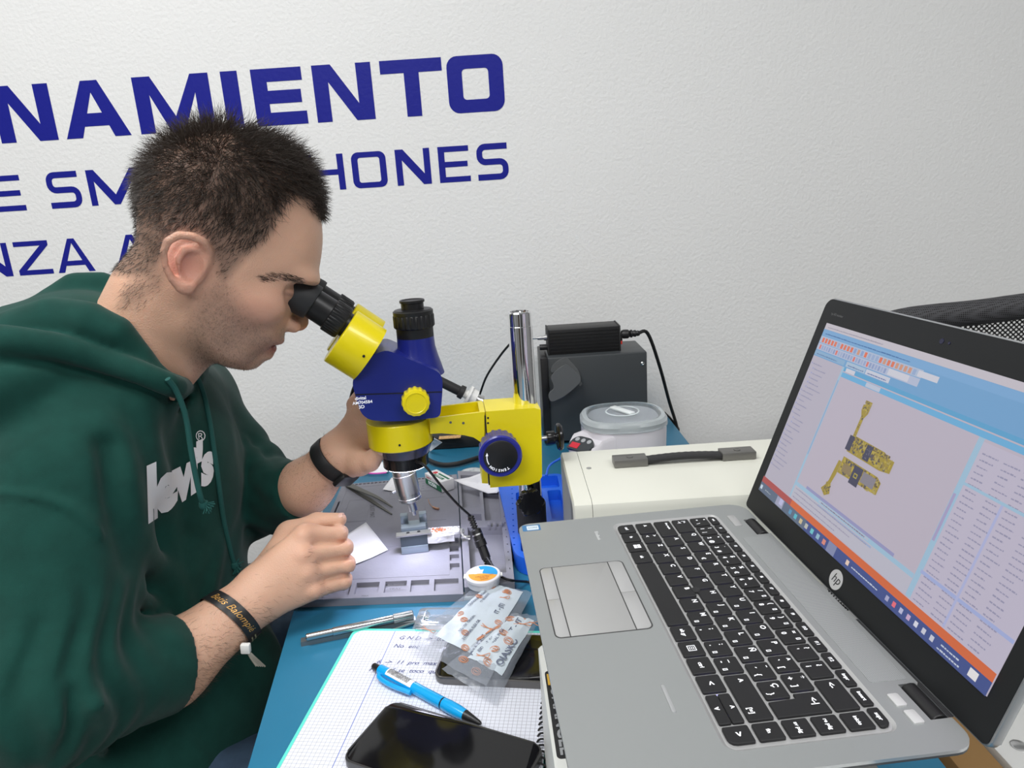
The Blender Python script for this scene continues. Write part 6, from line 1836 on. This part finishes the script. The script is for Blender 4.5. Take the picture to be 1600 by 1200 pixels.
# strands of hair as thin three-sided tapering tubes
def strands(name, roots, dirs, lens, rad, m, parent, curl=.15, droop=0.0, seg=4, clump=None):
    n = len(roots); P = np.zeros((n, seg + 1, 3)); P[:, 0] = roots
    d = dirs / np.linalg.norm(dirs, axis=1, keepdims=True)
    wob = rng.normal(0, 1, (n, 3)) * curl
    for k in range(1, seg + 1):
        d = d + wob / seg + rng.normal(0, 1, (n, 3)) * curl * .25; d[:, 2] -= droop / seg; d /= np.linalg.norm(d, axis=1, keepdims=True)
        P[:, k] = P[:, k - 1] + d * (lens / seg)[:, None]
    a = np.cross(d, np.array([.3, .2, .93])); a /= np.linalg.norm(a, axis=1, keepdims=True) + 1e-9; b_ = np.cross(d, a)
    VV = np.zeros((n, seg + 1, 3, 3))
    for k in range(seg + 1):
        r = (rad * (1 - .85 * (k / seg) ** 1.5))
        for j in range(3):
            th = 2 * math.pi * j / 3
            VV[:, k, j] = P[:, k] + (a * math.cos(th) + b_ * math.sin(th)) * (r[:, None] if np.ndim(r) else r)
    idx = np.arange(n * (seg + 1) * 3).reshape(n, seg + 1, 3)
    qs = []
    for k in range(seg):
        for j in range(3):
            j2 = (j + 1) % 3; qs.append(np.stack([idx[:, k, j], idx[:, k, j2], idx[:, k + 1, j2], idx[:, k + 1, j]], 1))
    me = npmesh(name, VV.reshape(-1, 3), np.concatenate(qs)); me.materials.append(m)
    return link(name, me, parent)
M_hair = mat('dark_brown_hair', (.040, .028, .021), .40, spec=.5)
tri = V[Q]; fc = tri.mean(1); fn = np.cross(tri[:, 2] - tri[:, 0], tri[:, 3] - tri[:, 1]); ar = np.linalg.norm(fn, axis=1) / 2; fn = fn / (2 * ar[:, None] + 1e-12)
hmf = hm[Q].mean(1); bmf = bm_[Q].mean(1); fl = Vl[Q].mean(1)
def sample(w, n):
    p = w * ar; p = p / p.sum(); i = rng.choice(len(ar), n, p=p)
    u, v = rng.random(n)[:, None], rng.random(n)[:, None]; t = tri[i]
    return i, (t[:, 0] * (1 - u) + t[:, 1] * u) * (1 - v) + (t[:, 3] * (1 - u) + t[:, 2] * u) * v
HXn, HLn, HUn = np.array(HX), np.array(hl), np.array(HU)
zt_top = hp2(350, 205)[1]; zt_ear = hp2(300, 370)[1]
tnorm = np.clip((fl[:, 2] - zt_ear) / (zt_top - zt_ear), 0, 1)
earx = (np.abs(fl[:, 0] - hp2(300, 400)[0]) < .03) & (fl[:, 2] < zt_ear + .03)
thin = 1 - .42 * np.exp(-(((fl[:, 0] - hp2(355, 215)[0]) / .020) ** 2 + ((fl[:, 2] - zt_top) / .02) ** 2))       # sparser crown
i, r0 = sample(hmf ** 2 * thin * (.30 + .70 * tnorm ** .5), 17500)
tn_ = tnorm[i]; nrm_i = fn[i]
swirl = rng.normal(0, .22, (len(i), 3))
front = np.clip((fl[i][:, 0]) / .08, -1, 1)
dirs = nrm_i * (.34 + .30 * tn_)[:, None] + HXn * (.75 * tn_ * (.4 + .6 * (front > -.3)) - .55 * (1 - tn_))[:, None] - HUn * (.85 * (1 - tn_))[:, None] + swirl
lens = (.006 + .024 * tn_ ** .8) * rng.uniform(.55, 1.15, len(i)) * (1 - .38 * np.clip((front - .5) * 2, 0, 1)) * np.clip(hmf[i] * 1.15, .3, 1)
hair = strands('hair', r0, dirs, lens, .00022 + .00008 * tn_, M_hair, person, curl=.35, droop=.25)
# eyebrows, stubble, lashes and nape
bw = np.zeros(len(ar))
for s_ in (-1, 1):
    for (x, y) in ((418, 430), (430, 427), (443, 427), (456, 429), (469, 432)):
        c_ = np.array(HMi @ HL(x, y, 0)); sidey = s_ * (.046 - .024 * (x - 418) / 51)
        bw += np.exp(-(((fl[:, 0] - c_[0]) / .006) ** 2 + ((fl[:, 2] - c_[2]) / .0032) ** 2)) * (np.sign(fl[:, 1]) == s_)
bw = np.clip(bw, 0, 1)
i, r0 = sample((bw > .25) * bw, 620)
strands('eyebrows', r0, fn[i] * .35 - HXn * .9 + HUn * .10 + rng.normal(0, .12, (len(i), 3)), np.full(len(i), .0060), .00014, M_hair, person, curl=.1, seg=3)
i, r0 = sample(bmf ** 1.5, 5200)
strands('stubble', r0, fn[i] * .7 - HUn * .5 + rng.normal(0, .25, (len(i), 3)), rng.uniform(.0008, .0020, len(i)), .00011, M_hair, person, curl=.1, seg=1)
nf = nap[Q].mean(1)
i, r0 = sample(nf, 170)
strands('nape_hair', r0, fn[i] * .3 - HUn * .8 - HXn * .3 + rng.normal(0, .2, (len(i), 3)), rng.uniform(.004, .011, len(i)), .00013, M_hair, person, curl=.2, seg=3)
# arm hair
fw = fc; t_arm = ((fw - np.array(fa_)) @ np.array(wr - fa_)) / (wr - fa_).length_squared
am = (t_arm > -.05) & (t_arm < 1.6) & (np.linalg.norm(fw - np.array(fa_) - np.clip(t_arm, 0, 1.5)[:, None] * np.array(wr - fa_), axis=1) < .055)
i, r0 = sample(am * np.where(t_arm < 1, 1, .3), 2600)
strands('arm_hair', r0, fn[i] * .15 + np.array(dn) * .6 - np.array(UZ) * .5 + rng.normal(0, .2, (len(i), 3)), rng.uniform(.004, .010, len(i)), .00010, mat('arm_hair_brown', (.055, .032, .02), .6), person, curl=.25, seg=3)
t_l = ((fw - np.array(cl)) @ np.array(wl - cl)) / (wl - cl).length_squared
am = (t_l > -.1) & (t_l < 1.1) & (np.linalg.norm(fw - np.array(cl) - np.clip(t_l, 0, 1)[:, None] * np.array(wl - cl), axis=1) < .045)
i, r0 = sample(am * 1.0, 700)
strands('arm_hair', r0, fn[i] * .15 + np.array(dl_) * .8 + rng.normal(0, .25, (len(i), 3)), rng.uniform(.003, .008, len(i)), .00008, MATS['arm_hair_brown'], person, curl=.25, seg=3)
# eyes and nails
for s_ in (-1, 1):
    e_c = HL(452, 452, s_ * .031, -.0045)
    b = MB(); b.lathe([(.0005, -.0112)] + [(.0112 * math.sin(a), -.0112 * math.cos(a)) for a in np.linspace(.2, 2.9, 14)] + [(.0005, .0112)], e_c, e_c + HX * .9 - UZ * .15, 24)
    b.mi = 1; b.lathe([(.0058, .0109), (.0045, .0117), (.0005, .0124)], e_c, e_c + HX * .9 - UZ * .15, 20)
    b.build('eye', [mat('eye_white', (.62, .58, .55), .2), mat('iris_dark', (.03, .018, .01), .1)], person)
M_nail = mat('nail', (.72, .45, .38), .28)
for c, ax_, up_, s in ((T3 + (T3 - T2).normalized() * -.001 + UZ * .0072, (T3 - T2), UZ, 1), (PD(592, 706, .8305), PD(590, 708, .84) - PD(578, 721, .846), -CAM_D, 1)):
    X = Vector(ax_).normalized(); Y = Vector(up_).cross(X).normalized()
    b = MB(frame(c, X, Y)); rings = []
    for k in range(5):
        x = -.006 + k * .003; wv = .0055 * (1 - .25 * (k == 4))
        rings.append([(x, -wv, -.0018), (x, -wv * .6, .0002), (x, 0, .0009), (x, wv * .6, .0002), (x, wv, -.0018), (x, 0, -.0025)])
    b.loft(rings); b.build('fingernail', M_nail, person)
# ---- hoodie
HF_ = Field()
def endcone(a, b_, ra, rb, hollow=None):
    a = A3_(a); b_ = A3_(b_); ab = b_ - a; L = float(np.linalg.norm(ab)); u = ab / L
    def f(P):
        q = P - a; t = q @ u; r = np.linalg.norm(q - t[:, None] * u, axis=1); rr = ra + (rb - ra) * np.clip(t / L, 0, 1)
        d = np.maximum(r - rr, np.maximum(t - L, -t))
        if hollow: d = np.maximum(d, -np.maximum(r - (rr - hollow), (L - .028) - t))
        return d
    return f
F0 = PD(283, 606, .775)
HF_.add(fcone(PD(238, 735, .855), PD(215, 930, .85), .148, .150, hf, .74), .03)
HF_.add(fcone(PD(215, 930, .85), PD(195, 1180, .84), .150, .165, hf, .80), .05)
HF_.add(ell(PD(292, 1050, .86), (.10, .11, .10)), .04)
HF_.add(ell(PD(345, 1065, .85), (.070, .08, .072)), .03)
HF_.add(ell(PD(235, 1185, .80), (.11, .12, .085)), .04)
HF_.add(ell(PD(290, 1150, .82), (.07, .09, .06)), .03)
HF_.add(ell(PD(340, 1140, .84), (.055, .08, .055)), .03)
# shoulders
HF_.add(cone(SH0 + UZ * .012, shN, .066, .070), .035)
HF_.add(cone(SH0 + UZ * .012, shF, .066, .062), .035)
HF_.add(cone(HS(215, 600, -.03), shN + UZ * .01, .050, .058), .03)
HF_.add(cone(HS(235, 610, .03), shF, .045, .055), .03)
# near sleeve
sa = Vector(shN).lerp(Vector(elb), .32)
HF_.add(cone(shN, sa, .072, .068), .03)
HF_.add(cone(sa, elb + (Vector(elb) - sa) * .02, .074, .062), .012)
HF_.add(cone(elb, Vector(elb).lerp(fa_, .45), .060, .048), .02)
HF_.add(endcone(Vector(elb).lerp(fa_, .25), fa_ + dn * .004, .055, .0475), .012)
# far sleeve
cuf = cl - dl_ * .006
HF_.add(cone(shF, PD(398, 772, .945), .060, .056), .03)
HF_.add(cone(PD(398, 772, .945), PD(425, 772, .925), .054, .048), .02)
HF_.add(endcone(PD(412, 776, .93), cuf, .050, .0395), .014)
# open neck
HF_.add(cone(nb0, nb1, .064, .064), .012, 's')
HF_.add(cone(nb1, HS(238, 575, 0), .064, .050), .012, 's')
HF_.add(cone(HS(268, 575, 0), HS(300, 575, 0), .030, .026), .010, 's')
# hood: bag hanging behind the neck and rolled rim
HF_.add(ell(HS(40, 590, -.02), (.085, .095, .050), Matrix.Rotation(R_(-12), 3, 'Y')), .03)
HF_.add(ell(HS(115, 520, .02), (.060, .075, .045)), .03)
HF_.add(ell(HS(30, 530, .03), (.060, .080, .035)), .03)
HF_.add(chain([HS(30, 525, -.04), HS(85, 508, -.045), HS(135, 508, -.052), HS(178, 522, -.055), HS(215, 556, -.052), HS(252, 590, -.035)], [.024, .026, .024, .019, .015, .012]), .012)
HF_.add(chain([HS(15, 505, .02), HS(55, 498, .03), HS(85, 470, .05), HS(120, 452, .06), HS(160, 450, .06), HS(186, 462, .05)], [.016, .015, .016, .018, .018, .014]), .010)
elb_n = A3_(elb); fa_n = A3_(fa_); shn_n = A3_(shN); sa_n = A3_(sa); u_arm = A3_((Vector(elb) - Vector(shN)).normalized())
rimc = A3_(PD(150, 600, .80))
def folds(P):
    x, y, z = P[:, 0], P[:, 1], P[:, 2]
    w = np.sin(x * 31 + 1.3 * np.sin(z * 23 + y * 17)) * np.sin(y * 27 - z * 19 + 1.1 * np.sin(x * 29))
    d = .0026 * w
    # soft drapes that run down from the shoulder and chest
    s1 = (x * .80 - y * .55 + z * .30) * 88 + 1.6 * np.sin(z * 14 + x * 9)
    lowz = np.clip((.23 - z) / .12, 0, 1)
    d += .0032 * lowz * (1 - np.abs(np.sin(s1 * .5)) * 1.6) * (.55 + .45 * np.sin(z * 17 + y * 21))
    # bunching at the two elbows
    for c, ax, am in ((elb_n, A3_(Vector(fa_) - Vector(elb)), .0052), (A3_(PD(415, 775, .93)), A3_(cl - PD(398, 772, .945)), .0042)):
        q = P - c; r = np.linalg.norm(q, axis=1); ax = ax / np.linalg.norm(ax); t = q @ ax
        d += am * np.exp(-(r / .085) ** 2) * np.sin(t * 190 + 2.2 * np.sin(q[:, 2] * 55) + q[:, 1] * 40)
    for c in (A3_(fa_), A3_(cuf)):
        r = np.linalg.norm(P - c, axis=1); d = d * np.clip((r - .045) / .05, 0, 1)
    return (-d).astype(np.float32)
HF_.add(folds, 0, 'd')
# rolled hood rim, seams and cloth folds follow the surface of the garment
Vc, Qc = surfnet(HF_, (-.98, -.40, -.30), (-.34, .55, .46), .0075)
BVc = bvh_np(Vc, Qc)
def surf(px, py, out, D=.75):
    d = ray(px, py).normalized(); h = BVc.ray_cast(CAM_C, d)
    p = h[0] if h[0] is not None else atd(px, py, D)
    n = h[1] if h[0] is not None else -d
    if n.dot(d) > 0: n = -n
    return p + n * out
def strip(pts, r, out, k, op='u'):
    P_ = catmull([surf(x, y, out) for x, y in pts], 3); n = len(P_)
    rr = [r * (.55 + .45 * math.sin(math.pi * min(1, max(0, (i + .6) / n)))) if isinstance(r, float) else r[0] + (r[1] - r[0]) * i / n for i in range(n)]
    HF_.add(chain(P_, rr), k, op)
strip([(292, 606), (268, 604), (225, 588), (160, 568), (95, 550), (35, 542), (2, 540)], (.0115, .0165), .0045, .004)
strip([(287, 618), (262, 622), (215, 606), (150, 588), (85, 572), (30, 566), (2, 566)], .0045, .0008, .005, 's')
strip([(292, 606), (306, 592), (313, 572)], (.0105, .0095), .003, .004)
strip([(3, 770), (60, 777), (110, 796), (148, 826), (158, 838)], (.0048, .0048), -.0004, .0025)
strip([(130, 615), (175, 690), (205, 790), (228, 900)], .016, -.010, .02)
strip([(95, 640), (130, 720), (158, 800)], .013, -.009, .018)
strip([(228, 640), (245, 720), (258, 800), (262, 900)], .012, -.008, .018)
strip([(165, 700), (178, 790), (200, 880)], .007, .004, .02, 's')
strip([(232, 850), (262, 900), (290, 960), (320, 1000)], .010, -.006, .014)
strip([(220, 920), (250, 960), (280, 1000)], .009, -.006, .014)
strip([(345, 860), (330, 930), (352, 960)], .010, -.006, .012)
strip([(100, 1075), (95, 1130), (70, 1190)], .008, -.005, .010)
strip([(125, 1080), (125, 1130), (108, 1190)], .008, -.005, .010)
strip([(150, 1085), (155, 1120), (160, 1180)], .007, -.004, .010)
strip([(112, 1080), (110, 1130), (90, 1190)], .005, .002, .008, 's')
strip([(270, 1148), (300, 1166), (326, 1185)], .006, -.003, .006)
strip([(385, 690), (400, 740), (420, 770), (455, 780)], .007, -.004, .010)
strip([(400, 705), (420, 740), (450, 750)], .006, -.003, .010)
Vh, Qh = surfnet(HF_, (-.98, -.40, -.30), (-.34, .55, .46), .0033)
Vh = relax(Vh, Qh, 2, .5)
hood_me = npmesh('hoodie', Vh, Qh)
M_hood = mat('green_fleece', (.0065, .047, .037), .85, bump=.5, bscale=1400, bdist=.0005, var=.10, vscale=60, sheen=.10, spec=.15)
hood_me.materials.append(M_hood)
BVh = bvh_np(Vh, Qh)
hoodie = link('hoodie', hood_me, person)
def onhood(px, py, off=.002, default=.75):
    d = ray(px, py).normalized(); h = BVh.ray_cast(CAM_C, d)
    if h[0] is None: return atd(px, py, default)
    return h[0] - d * off
# drawstrings with frayed ends
for pts, fr in (([(262, 592), (276, 612), (290, 650), (298, 700), (305, 740), (313, 775), (318, 787)], (322, 790)), ([(308, 588), (318, 615), (327, 655), (334, 700), (341, 750), (349, 810), (360, 860), (366, 882)], (372, 887))):
    P_ = [onhood(x, y, .0042) for x, y in pts]
    for k in range(1, len(P_)):      # keep the string taut where the cloth falls away
        if (P_[k] - CAM_C).length > (P_[k - 1] - CAM_C).length + .05: P_[k] = CAM_C + (P_[k] - CAM_C).normalized() * ((P_[k - 1] - CAM_C).length + .008)
    b = MB(); b.tube(P_, .0029, 10); e_ = P_[-1]
    st_ = b.build('drawstring', mat('green_cord', (.010, .085, .075), .8, bump=.6, bscale=1500, bdist=.0006), person)
    b = MB(); b.lathe([(.0015, -.004), (.0045, -.002), (.0052, .002), (.0040, .005), (.002, .006)], e_, e_ - UZ, 14)
    for k in range(26):
        dv = Vector((random.gauss(.6, .5), random.gauss(-.2, .4), random.gauss(-.5, .5))).normalized()
        b.tube([e_, e_ + dv * .005 + Vector((.001, 0, -.001)), e_ + dv * .010 + Vector((random.uniform(-.002, .002), 0, -.002))], .0006, 4, smooth=2)
    b.build('frayed_end', MATS['green_cord'], st_)
# chest lettering draped on the cloth
def homog(src, dst):
    A = []
    for (x, y), (u, v) in zip(src, dst):
        A.append([x, y, 1, 0, 0, 0, -u * x, -u * y, -u]); A.append([0, 0, 0, x, y, 1, -v * x, -v * y, -v])
    return np.linalg.svd(np.array(A))[2][-1].reshape(3, 3)
M_print = mat('white_print', (.78, .78, .80), .6, bump=.3, bscale=1200, bdist=.0003)
for txt, x0, x1, quad in (('lɘvi’s' if False else "levi's", 0, 1, [(232, 820), (334, 752), (229, 724), (334, 678)]), ('®', 0, 1, [(307, 690), (322, 689), (305, 674), (320, 671)])):
    me = textmesh(txt, 1.0, Matrix.Identity(4), bold=.055 if len(txt) > 1 else 0, space=.93)
    bm = bmesh.new(); bm.from_mesh(me); bpy.data.meshes.remove(me)
    for _ in range(3): bmesh.ops.subdivide_edges(bm, edges=[e for e in bm.edges if e.calc_length() > .05], cuts=1); bmesh.ops.triangulate(bm, faces=bm.faces)
    xs = [v.co.x for v in bm.verts]; ys = [v.co.y for v in bm.verts]
    H = homog([(min(xs), min(ys)), (max(xs), min(ys)), (min(xs), max(ys)), (max(xs), max(ys))], quad)
    for v in bm.verts:
        w = H @ np.array([v.co.x, v.co.y, 1]); v.co = onhood(w[0] / w[2], w[1] / w[2], .0022)
    me = bpy.data.meshes.new('chest_print'); bm.to_mesh(me); bm.free(); me.materials.append(M_print)
    link('chest_print', me, hoodie, )
# ---- trousers, shoes and the stool (mostly hidden by the bench and hoodie)
JF = Field()
hip_n, hip_f = Vector((-.70, .03, -.20)), Vector((-.70, .25, -.20))
kn_n, kn_f = Vector((-.34, .00, -.200)), Vector((-.30, .30, -.190))
ft_n, ft_f = Vector((-.36, .0, -.66)), Vector((-.32, .30, -.66))
for h_, k_, f_ in ((hip_n, kn_n, ft_n), (hip_f, kn_f, ft_f)):
    JF.add(cone(h_, k_, .095, .072), .03); JF.add(cone(k_, f_, .068, .048), .02)
JF.add(cone(hip_n, hip_f, .11, .11), .04)
JF.add(lambda P: (.003 * np.sin(P[:, 0] * 70 + 2 * np.sin(P[:, 1] * 40)) * np.sin(P[:, 2] * 40)).astype(np.float32), 0, 'd')
Vj, Qj = surfnet(JF, (-.86, -.16, -.74), (-.18, .42, -.04), .007)
me = npmesh('jeans', relax(Vj, Qj, 2), Qj); me.materials.append(mat('blue_denim', (.05, .09, .15), .8, bump=.4, bscale=1200, var=.25, vscale=40)); link('jeans', me, person)
for f_ in (ft_n, ft_f):
    SF = Field(); SF.add(cone(f_ + Vector((-.03, 0, -.045)), f_ + Vector((.16, 0, -.048)), .034, .028), .02); SF.add(cone(f_ + Vector((-.01, 0, .0)), f_ + Vector((-.01, 0, -.03)), .042, .04), .02)
    Vs, Qs = surfnet(SF, f_ + Vector((-.1, -.08, -.09)), f_ + Vector((.22, .08, .05)), .006); me = npmesh('shoe', Vs, Qs); me.materials.append(M_white); link('shoe', me, person)
stl = thing('stool', (-.72, .14, -.74), 'black round stool under the man, hidden behind his hoodie', 'stool')
b = MB(); b.lathe([(.16, 0), (.18, .015), (.18, .05), (.165, .065), (.01, .07)], (-.72, .14, -.405), (-.72, .14, 1), 40); b.build('seat', M_black, stl)
b = MB(); b.cyl((-.72, .14, -.70), (-.72, .14, -.405), .025); b.build('gas_column', M_metalleg, stl)
b = MB(); b.lathe([(.20, 0), (.20, .012), (.04, .035)], (-.72, .14, -.74), (-.72, .14, 1), 40); b.build('base', M_metalleg, stl)
# ---- watch on the far wrist
wc = PD(521, 719, .872); ax_w = (wl - cl).normalized()
e1 = CAM_D * -1; e1 = (e1 - ax_w * e1.dot(ax_w)).normalized(); e2 = ax_w.cross(e1)
wa = thing('wristwatch', tuple(wc), 'black rubber fitness watch on the far wrist', 'watch')
b = MB(); rings = []
for k in range(49):
    th = 2 * math.pi * k / 48; n_ = e1 * math.cos(th) + e2 * math.sin(th); r = .0292
    c = wc + n_ * r; ww = .0085
    rings.append([c - ax_w * ww, c - ax_w * ww + n_ * .0020, c - ax_w * (ww - .002) + n_ * .0032, c + ax_w * (ww - .002) + n_ * .0032, c + ax_w * ww + n_ * .0020, c + ax_w * ww])
b.loft(rings, cap=False); b.build('strap', M_rubber, wa)
dwn = (-CAM_U * .75 + CAM_R * .35 - CAM_D * .2); dwn = (dwn - ax_w * dwn.dot(ax_w)).normalized(); sd2 = ax_w.cross(dwn)
b = MB(frame(wc + dwn * .0315, ax_w, sd2)); b.box((0, 0, 0), (.021, .036, .008), .0032); b.build('watch_case', M_black, wa)
b = MB()
for k in range(3):
    n_ = (e1 * math.cos(.5 + k * .18) + e2 * math.sin(.5 + k * .18)); c = wc + n_ * .0322; b.cyl(c, c + n_ * .0004, .0012, n=10)
b.build('strap_hole', M_blackmatte, wa)
# ---- ribbon wristband on the near wrist
rb0 = PD(371, 972, .722)
tt = ((rb0 - Vector(fa_)).dot(dn)); rbc = Vector(fa_) + dn * tt
f1 = hn - dn * hn.dot(dn); f1 = f1.normalized(); f2 = dn.cross(f1)
rbn = thing('wristband', tuple(rbc), 'black ribbon wristband with gold lettering and frayed ends on the near wrist', 'bracelet')
Ls = (Vector(wr) - Vector(fa_)).length
def armr(s_): return .0385 + (.0285 - .0385) * min(max(s_ / Ls, 0), 1)
b = MB(); rings = []; K_ = 56; bwd = .0080
def bandpt(th, s_, e=0.0):
    n_ = f1 * math.cos(th) * .90 + f2 * math.sin(th); sk = .006 * math.cos(th - 1.0)
    return Vector(fa_) + dn * (tt + s_ + sk) + n_ * (armr(tt + s_) + .0022 + e)
for k in range(K_ + 1):
    th = 2 * math.pi * k / K_; rings.append([bandpt(th, -bwd), bandpt(th, -bwd, .0007), bandpt(th, bwd, .0007), bandpt(th, bwd)])
b.loft(rings, cap=False); b.build('ribbon', mat('black_ribbon', (.012, .012, .013), .4), rbn, 30)
def on_band(txt, th0, size, m, name, s0=0.0):
    me = textmesh(txt, size, Matrix.Identity(4), bold=0, shear=.4)
    for v in me.vertices:
        x, y = v.co.x, v.co.y; v.co = bandpt(th0 + x / .033, s0 + y, .0010)
    me.materials.append(m); return link(name, me, rbn)
# choose the direction so that the words read down the arm facing the camera
on_band('Betis Balompié', -0.06, .0102, mat('gold_print', (.55, .30, .08), .35, .3), 'ribbon_lettering')
b = MB()
for s_ in (-.0045, -.0005):
    rr_ = [[bandpt(1.12 + k * .05, s_, .0011), bandpt(1.12 + k * .05, s_ + .0016, .0011)] for k in range(9)]
    b.loft(rr_, cap=False, close=False)
b.build('ribbon_stripe', mat('khaki_stripe', (.30, .28, .16), .5), rbn, recalc=False)
q = PD(384, 1013, .715); b = MB(frame(q, CAM_R, UZ)); b.box((0, 0, 0), (.010, .011, .006), .0015); b.build('slider', M_white, rbn, label='small white plastic slider')
b = MB()
for k in range(5): b.tube([q, q + Vector((.004 + k * .0012, -.002, -.010)), q + Vector((.009 + k * .0018, -.003 + .001 * k, -.020 - .001 * k))], .0009, 5)
b.build('frayed_end', mat('grey_threads', (.22, .21, .18), .7), rbn)
